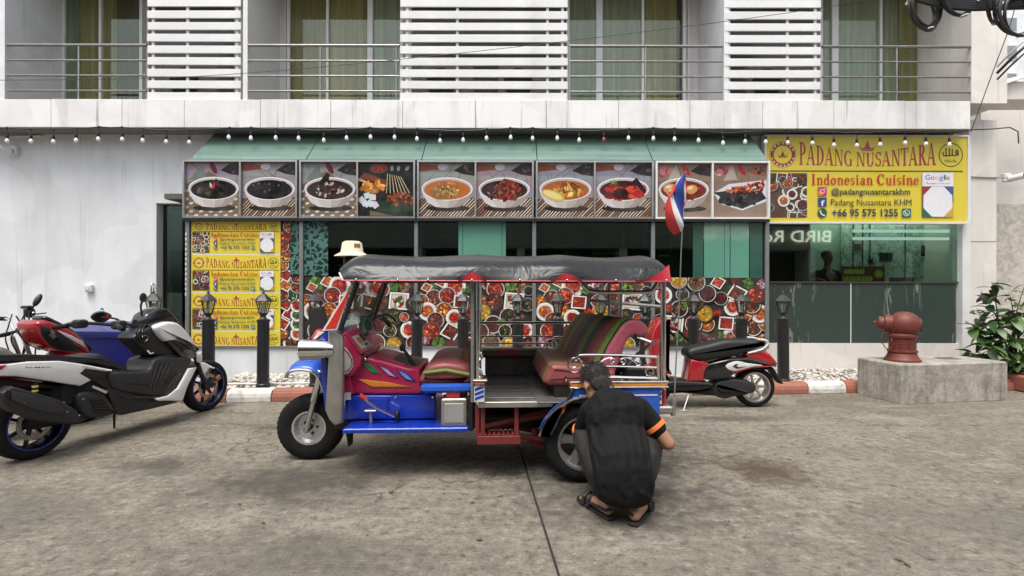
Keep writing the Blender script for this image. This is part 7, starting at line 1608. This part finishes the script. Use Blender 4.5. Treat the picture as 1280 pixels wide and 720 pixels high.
for k, (u, a) in enumerate(zip(sx, anch)):
    dv = 1.0 if (u < 240 or u > 950) else .62
    L = .10*dv + rz.uniform(-.012, .012); ox = rz.uniform(-.012, .012); b = a + Vector((ox, -.005, -L))
    s = MB().lathe([(.016, .012), (.019, 0), (.019, -.045), (.015, -.05)], b, 'z', 10).build('socket', M_black, t, world=True, smooth=40)
    MB().tube([a + Vector((0,0,-.002)), b + Vector((0,0,.01))], .005, 6).build('lead', M_black, s, world=True)
    MB().ell(a, (.022, .012, .02), 8, 6).build('clip', M_black, s, world=True)
    bb = MB().lathe([(.012, -.05), (.016, -.06), (.024, -.074), (.029, -.09), (.026, -.108), (.015, -.120), (.002, -.123)], b, 'z', 14).build('bulb', M_bulb if u != 754 else mat('red_bulb', (.4, .03, .03), .3), t, world=True, smooth=True)
# ---- hydrant block
yaw = R(10)
bt_ = thing('concrete_block', (4.71, 6.28, 0), 'rough grey concrete block carrying the red fire inlet at right', 'block', rz=yaw)
def rough_conc():
    m, nt, b = base_mat('rough_concrete'); p = geo_pos(nt); n1 = noise(nt, 5, 8, .7, p, .5); n2 = noise(nt, 28, 5, .7, p)
    c = mixc(nt, ramp(nt, n1, [(.35, 0), (.65, 1)]), (.25, .228, .19), (.48, .445, .38)); c = mixc(nt, ramp(nt, n2, [(.3, .5), (.5, 0)]), c, (.11, .10, .085)); c = mixc(nt, ramp(nt, noise(nt, 1.0, 5, .6, geo_pos(nt, (8, 8, .8))), [(.52, 0), (.7, .6)]), c, (.09, .085, .075))
    nt.links.new(c, b.inputs['Base Color']); b.inputs['Roughness'].default_value = .9; bump(nt, b, n2, .5, .02); return m
M_rc = rough_conc()
MB().cbox(0, 1.57, 0, .66, -.01, .485, .015).build('block_body', M_rc, bt_); MB().cbox(.95, 1.22, .28, .44, .486, .494, .004).build('metal_cover', M_steel, bt_)
hp_ = thing('fire_inlet', at(1128, 450, 6.62), 'rust red cast iron fire department inlet on the concrete block', 'hydrant', rz=R(-28)); hp_.location.z = .487; ORIG[hp_] = hp_.location.copy()
M_hyd = mat('hydrant_red', (.15, .030, .018), .55, 0, .3, 8, dirt=.45, bmp=.15, bscale=60)
MB().lathe([(.20, 0), (.20, .018), (.185, .03), (.165, .06), (.152, .10), (.148, .105), (.163, .115), (.163, .135), (.145, .14), (.145, .29), (.166, .30), (.168, .325), (.145, .335), (.14, .35)], n=32).build('barrel', M_hyd, hp_, smooth=35)
hb_ = MB(); hb_.ell((.02, 0, .455), (.180, .165, .170), 28, 18); hbo = hb_.build('elbow', M_hyd, hp_, smooth=True)
Mr = Matrix.Rotation(R(-8), 4, 'Y')
MB().lathe([(.105, 0), (.112, .07), (.112, .11), (.092, .115), (.085, .12), (.085, .165), (.078, .178), (.04, .182), (.018, .205), (.016, .225)], (-.08, 0, .465), 'x', 26, m=Matrix.Rotation(R(180), 4, 'Z') @ Matrix.Rotation(R(-3), 4, 'Y')).build('outlet', M_hyd, hp_, smooth=35)
MB().lathe([(.10, 0), (.095, .05), (.05, .055)], (.14, .02, .45), 'x', 20).build('rear_cap', mat('dark_cap', (.05, .02, .018), .5), hp_, smooth=35)
MB().tube(spline([(-.22, -.14, .38), (-.24, -.15, .28), (-.20, -.15, .17), (-.15, -.14, .16), (-.10, -.12, .22)], 5, False), .006, 6).build('chain', M_hyd, hp_, smooth=True)
for k in range(3): MB().box(-.06 + .0*k, .06, -.1475, -.144, .19 + .03*k, .205 + .03*k).build('cast_letter_bar', M_hyd, hp_)
MB().torus((-.13, -.13, .25), .035, .008, 'x', 18, 6).build('lug', M_hyd, hp_, smooth=True)
# ---- blue bin and bottle
bb_ = thing('blue_bin', (AX(146, 6.45), 6.45, 0), 'large blue plastic bin with lid behind the white scooter', 'bin', rz=R(-4))
M_bin = mat('bin_blue', (.003, .005, .11), .45, 0, .1, 4, dirt=.05); w_, d_ = .52, .34
MB().loft([[Vector((sx_*a*k, sy_*b*k, z)) for sx_, sy_ in ((-1,-1),(1,-1),(1,1),(-1,1))] for (a, b, z, k) in ((w_*.82, d_*.85, .0, 1), (w_, d_, .80, 1), (w_*1.04, d_*1.05, .80, 1), (w_*1.04, d_*1.05, .86, 1))]).build('body', M_bin, bb_, bevel=.015)
MB().add([(-w_*1.05, -d_*1.06, .862), (w_*1.05, -d_*1.06, .862), (w_*1.05, d_*1.06, .93), (-w_*1.05, d_*1.06, .93), (-w_*1.05, -d_*1.06, .885), (w_*1.05, -d_*1.06, .885), (w_*1.05, d_*1.06, .955), (-w_*1.05, d_*1.06, .955)], [(0,3,2,1),(4,5,6,7),(0,1,5,4),(1,2,6,5),(2,3,7,6),(3,0,4,7)]).build('lid', mat('lid_blue', (.035, .04, .19), .4), bb_, bevel=.012)
bo_ = thing('water_bottle', at(127.5, 405.5, 6.45), 'clear plastic water bottle with blue cap standing on the blue bin', 'bottle')
MB().lathe([(.032, 0), (.036, .01), (.036, .06), (.033, .07), (.036, .08), (.036, .13), (.026, .155), (.013, .165), (.013, .172)], n=18).build('bottle_body', glass_mat('bottle_plastic', (.82, .86, .92), .08), bo_, smooth=40); MB().lathe([(.0165, .170), (.0165, .188), (.014, .19)], n=14).build('cap', mat('cap_blue', (.04, .16, .55), .4), bo_); MB().lathe([(.0365, .075), (.0365, .115)], n=18, cap=False).build('label', mat('bottle_label', (.10, .14, .34), .5), bo_)
# ---- pipes, boxes and cameras on the wall
yw = YF - .02
t = thing('wall_socket_box', at(112, 366, yw), 'small grey socket box on the white wall above the blue bin', 'socket box'); MB().cbox(-.06, .06, -.05, .018, 0, .12, .012).build('box', M_white_al, t); MB().cbox(-.035, .035, -.058, -.0505, .03, .09, .006).build('cover', M_winalu, t)
t = thing('wall_conduit', at(-20, 173, yw), 'thin white conduit pipe running along the wall top at left', 'pipe'); MB().tube([at(-20, 173, yw), at(52, 171, yw)], .014, 8).build('pipe', M_winalu, t, world=True, smooth=True)
def camera_unit(loc, label, flip=1):
    t = thing('security_camera', loc, label, 'camera')
    MB().cbox(-.06, .06, -.02, .06, .0, .14, .01).build('junction_box', M_white_al, t); mx_ = Matrix.Translation((-.04*flip, -.12, .05)) @ Matrix.Rotation(R(-28*flip), 4, 'Z') @ Matrix.Rotation(R(-8), 4, 'X')
    MB().lathe([(.01, -.09), (.045, -.088), (.05, -.07), (.05, .09), (.03, .1)], (0,0,0), 'y', 18).build('housing', M_white_al, t, smooth=35).matrix_local = mx_
    MB().lathe([(.04, -.094), (.01, -.096)], (0,0,0), 'y', 16).build('lens', M_blackm, t, smooth=35).matrix_local = mx_
    MB().tube([(0, -.02, .07), (-.03*flip, -.08, .06)], .014, 8).build('arm', M_white_al, t, smooth=True)
camera_unit(at(16, 194, yw - .04), 'white bullet security camera on the wall at the top left', 1)
camera_unit(at(1259, 226, YF + .2), 'white bullet security camera beside the corner pillar at right', -1)
t = thing('camera_conduit', at(1213, 220, YF - .08), 'thin pipe across the corner pillar to the right security camera', 'pipe'); MB().tube([at(1213, 219.5, YF - .075), at(1259, 221, YF - .075)], .012, 8).build('pipe', M_steel, t, world=True, smooth=True)
# ---- loose wires across the balconies and cable coils at the top right
def wire(pts, r, label, name='overhead_wire'):
    t = thing(name, pts[0], label, 'wire'); MB().tube(spline(pts, 8, False), r, 6).build('strand', M_black, t, world=True, smooth=True)
wire([at(-30, 102, 7.4), at(250, 96, 7.4), at(560, 68, 7.4), at(900, 27, 7.4), at(1180, -14, 7.4)], .004, 'thin sagging wire crossing in front of the balconies')
wire([at(1213, 164, 7.7), at(1240, 90, 7.6), at(1262, 30, 7.5), at(1272, -12, 7.5)], .006, 'slack black wire rising past the corner pillar')
M_cable = mat('cable_black', (.014, .014, .015), .45, bmp=.1)
def coil(u, v, r, y, tilt, label, seed, n=4):
    rr_ = random.Random(seed); c = at(u, v, y); t = thing('cable_coil', c - Vector((0, 0, r)), label, 'cable coil', 'cable coils hanging at the top right')
    for k in range(n):
        m_ = Matrix.Rotation(R(tilt + rr_.uniform(-7, 7)), 4, 'Z') @ Matrix.Rotation(R(rr_.uniform(-8, 8)), 4, 'X')
        MB().torus(c + Vector((rr_.uniform(-.02, .02), rr_.uniform(-.03, .03), rr_.uniform(-.03, .03))), r*rr_.uniform(.93, 1.05), .018, 'y', 36, 8, m_).build('cable_turn', M_cable, t, world=True, smooth=True)
    for a in (40, 150, 285): 
        q = c + Vector((r*math.cos(R(a))*math.cos(R(tilt)), 0, r*math.sin(R(a)))); MB().torus(q, .045, .008, 'x', 14, 6, Matrix.Rotation(R(-a), 4, 'Y')).build('tie', M_winalu, t, world=True)
coil(1155, 12, .24, 6.6, 18, 'black cable coil hanging in front of the right balcony, leftmost of four', 1, 5); coil(1198, -4, .235, 6.5, 8, 'black cable coil half out of frame above the right end of the rails', 2, 3); coil(1241, 6, .22, 6.4, 40, 'black cable coil hanging before the corner pillar top', 3, 3); coil(1270, 18, .25, 6.3, 10, 'rightmost black cable coil, beside the far white tower', 4, 4)
t = thing('cable_bundle', at(1110, -12, 6.5), 'thick black bundle of cables running along the top right edge', 'cables')
for k in range(6): MB().tube(spline([at(1060, -40 + k*2, 6.6), at(1150, -10 + k*2.2, 6.55), at(1200, 0 + k*2, 6.5), at(1250, -3 + k*2.5, 6.4), at(1330, -14 + k*4, 6.3)], 6, False), .022, 8).build('cable', M_cable, t, world=True, smooth=True)
for k, dv in enumerate((60, 68, 52)): MB().tube(spline([at(1300, dv - 20, 6.2), at(1268, dv + 8, 6.3), at(1246, dv + 30, 6.5)], 6, False), .012 + .006*(k == 0), 6).build('cable', M_cable if k != 2 else M_winalu, t, world=True, smooth=True)
# ---- white hose on the pebbles
t = thing('white_hose', (AX(280, 6.75), 6.75, .13), 'thin white pipe lying on the pebbles left of the tuk tuk', 'pipe'); MB().tube(spline([(-3.75, 6.74, .15), (-3.2, 6.76, .148), (-2.6, 6.80, .152), (-1.5, 6.86, .15)], 6, False), .014, 8).build('pipe', M_whitep, t, world=True, smooth=True)
# ---- right edge: neighbour wall, its box awning, far tower
nb = thing('neighbour_house', (8.6, 10.2, 0), 'beige roughcast house wall beyond the corner pillar at the right edge', 'building')
def roughcast():
    m, nt, b = base_mat('roughcast'); p = geo_pos(nt); n1 = noise(nt, 7, 7, .7, p, .8); c = mixc(nt, ramp(nt, n1, [(.4, 0), (.6, 1)]), (.46, .42, .36), (.66, .62, .54)); nt.links.new(c, b.inputs['Base Color']); b.inputs['Roughness'].default_value = .9; bump(nt, b, n1, .4, .03); return m
MB().box(7.9, 13.5, 9.8, 12, 0, 3.0).build('wall', roughcast(), nb, world=True); MB().box(7.95, 13.5, 9.82, 12, 3.001, 5.0).build('upper_wall', M_pillar, nb, world=True);
aw = thing('box_awning', at(1262, 124, 8.6), 'cream box awning with dark end beside the corner pillar top', 'awning'); y = 8.7
MB().cbox(AX(1247, y), AX(1330, y), y, y + .5, AZ(124, y), AZ(100, y), .02).build('casing', M_pillar, aw, world=True); MB().cbox(AX(1245, y), AX(1251, y), y - .02, y + .3, AZ(122, y), AZ(106, y), .01).build('end_cap', M_blackm, aw, world=True); MB().add([at(1246, 107, y - .1), at(1340, 75, y - .1), at(1340, 78, y + .5), at(1246, 100, y + .5)], [(0,1,2,3)]).build('cover', M_whitep, aw, world=True)
tw = thing('tower_block', (36, 45, 0), 'white tower block with rows of windows far off at the top right', 'building')
MB().box(42.0, 60, 45, 55, 0, 42).build('wall', M_wall, tw, world=True)
for i in range(12):
    for j in range(4):
        x0 = 42.5 + j*2.1; z0 = 14 + i*2.4; f = MB().box(x0, x0 + 1.1, 44.9, 44.99, z0, z0 + 1.3).build('window', M_winalu, tw, world=True); MB().box(x0 + .08, x0 + 1.02, 44.88, 44.899, z0 + .08, z0 + 1.2).build('pane', M_dkal, f, world=True)
# ---- shrub at the right edge and its planting bed
bedp = thing('brick_planter', (AX(1268, 7.3), 7.3, 0), 'low terracotta planter edge under the shrub at right', 'planter'); MB().cbox(AX(1256, 7.3), AX(1340, 7.3), 7.0, 8.2, 0, .22, .02).build('edging', M_kred, bedp, world=True); MB().box(AX(1256, 7.3) + .08, AX(1340, 7.3) - .08, 7.08, 8.1, .221, .25).build('soil', mat('soil', (.06, .045, .03), .95), bedp, world=True)
def leaf_mat(name, c1, c2):
    m, nt, b = base_mat(name); n = noise(nt, 1.4, 3, .6, geo_pos(nt)); oi = nt.nodes.new('ShaderNodeObjectInfo'); c = mixc(nt, oi.outputs['Random'], c1, c2); nt.links.new(c, b.inputs['Base Color']); b.inputs['Roughness'].default_value = .4
    b.inputs['Transmission Weight'].default_value = 0.0; return m
M_leaf = leaf_mat('shrub_leaf', (.035, .08, .022), (.11, .185, .05)); 
pl = thing('leafy_shrub', (AX(1262, 7.45), 7.45, .22), 'dark green leafy shrub growing by the corner pillar at the right edge', 'shrub'); rp = random.Random(21)
def leaf_mesh(L, wd, bend):
    mb = MB(); V = []; n = 5
    for k in range(n + 1):
        t_ = k/n; wv = wd*math.sin(math.pi*min(1, t_**.8))**.8*(1 if k < n else 0) if k else .003; z = -bend*t_*t_*L
        V += [(-wv, t_*L, z + .18*wv), (0, t_*L, z), (wv, t_*L, z + .18*wv)]
    return mb.add(V, [q for k in range(n) for q in ((3*k, 3*k+1, 3*k+4, 3*k+3), (3*k+1, 3*k+2, 3*k+5, 3*k+4))])
protos = [leaf_mesh(L, w_, b_).build('leaf', M_leaf, pl, smooth=60) for L, w_, b_ in ((.20, .045, .35), (.17, .042, .5), (.22, .05, .25), (.14, .036, .3))]
used = [False]*4; base = ORIG[pl]
tips = []
for (u, v, y) in ((1240, 352, 7.5), (1226, 362, 7.6), (1262, 366, 7.4), (1222, 385, 7.5), (1240, 392, 7.3), (1216, 405, 7.5), (1250, 405, 7.2), (1270, 390, 7.3), (1225, 425, 7.3), (1212, 440, 7.4), (1240, 432, 7.15), (1262, 420, 7.2), (1278, 405, 7.3), (1275, 440, 7.2), (1250, 450, 7.1), (1225, 448, 7.3), (1290, 370, 7.4), (1282, 352, 7.5), (1300, 395, 7.3), (1300, 430, 7.2), (1265, 455, 7.15)):
    tips.append(at(u, v, y))
for tp in tips:
    b0 = base + Vector((rp.uniform(-.1, .1), rp.uniform(-.1, .1), 0)); md = b0.lerp(tp, .55) + Vector((rp.uniform(-.06, .06), rp.uniform(-.06, .06), .06))
    br = spline([b0, md, tp], 6, False); MB().tube(br, [.014 - .011*k/(len(br)-1) for k in range(len(br))], 6).build('stem', mat('stem_brown', (.10, .07, .045), .8), pl, world=True, smooth=True)
    for k in range(13):
        t_ = rp.uniform(.5, 1.0); p = br[min(len(br)-1, int(t_*(len(br)-1)))] + Vector((rp.uniform(-.03, .03), rp.uniform(-.03, .03), rp.uniform(-.03, .03))); i = rp.randrange(4)
        o = protos[i] if not used[i] else copy_part(protos[i], pl); used[i] = True
        o.location = p - base; o.rotation_euler = (R(rp.uniform(-35, 30)), R(rp.uniform(-30, 30)), rp.uniform(0, 6.28)); s = rp.uniform(.9, 1.4); o.scale = (s, s, s)
# ---- litter on the road
rl = random.Random(8); lm = None
for (u, v) in ((490, 617), (555, 618), (300, 632), (912, 652), (1125, 700), (1135, 706), (330, 655), (600, 676), (160, 580), (1010, 566)):
    y = 910.0 / (v - 360); 
    if lm is None:
        lm = MB().add([(-.022, 0, .003), (0, -.010, .006), (.024, 0, .004), (.002, .011, .010)], [(0, 1, 2, 3)]).build('dry_leaf', mat('dry_leaf', (.10, .07, .04), .8)); o = lm
    else: o = lm.copy(); COL.objects.link(o)
    o.location = (AX(u, y), y, .003); o.rotation_euler = (R(rl.uniform(-10, 10)), R(rl.uniform(-10, 10)), rl.uniform(0, 6)); s = rl.uniform(.6, 1.3); o.scale = (s, s, s)
    tag(o, 'tiny curled dry leaf lying loose on the bare concrete road', 'leaf', 'dry leaves scattered on the road')
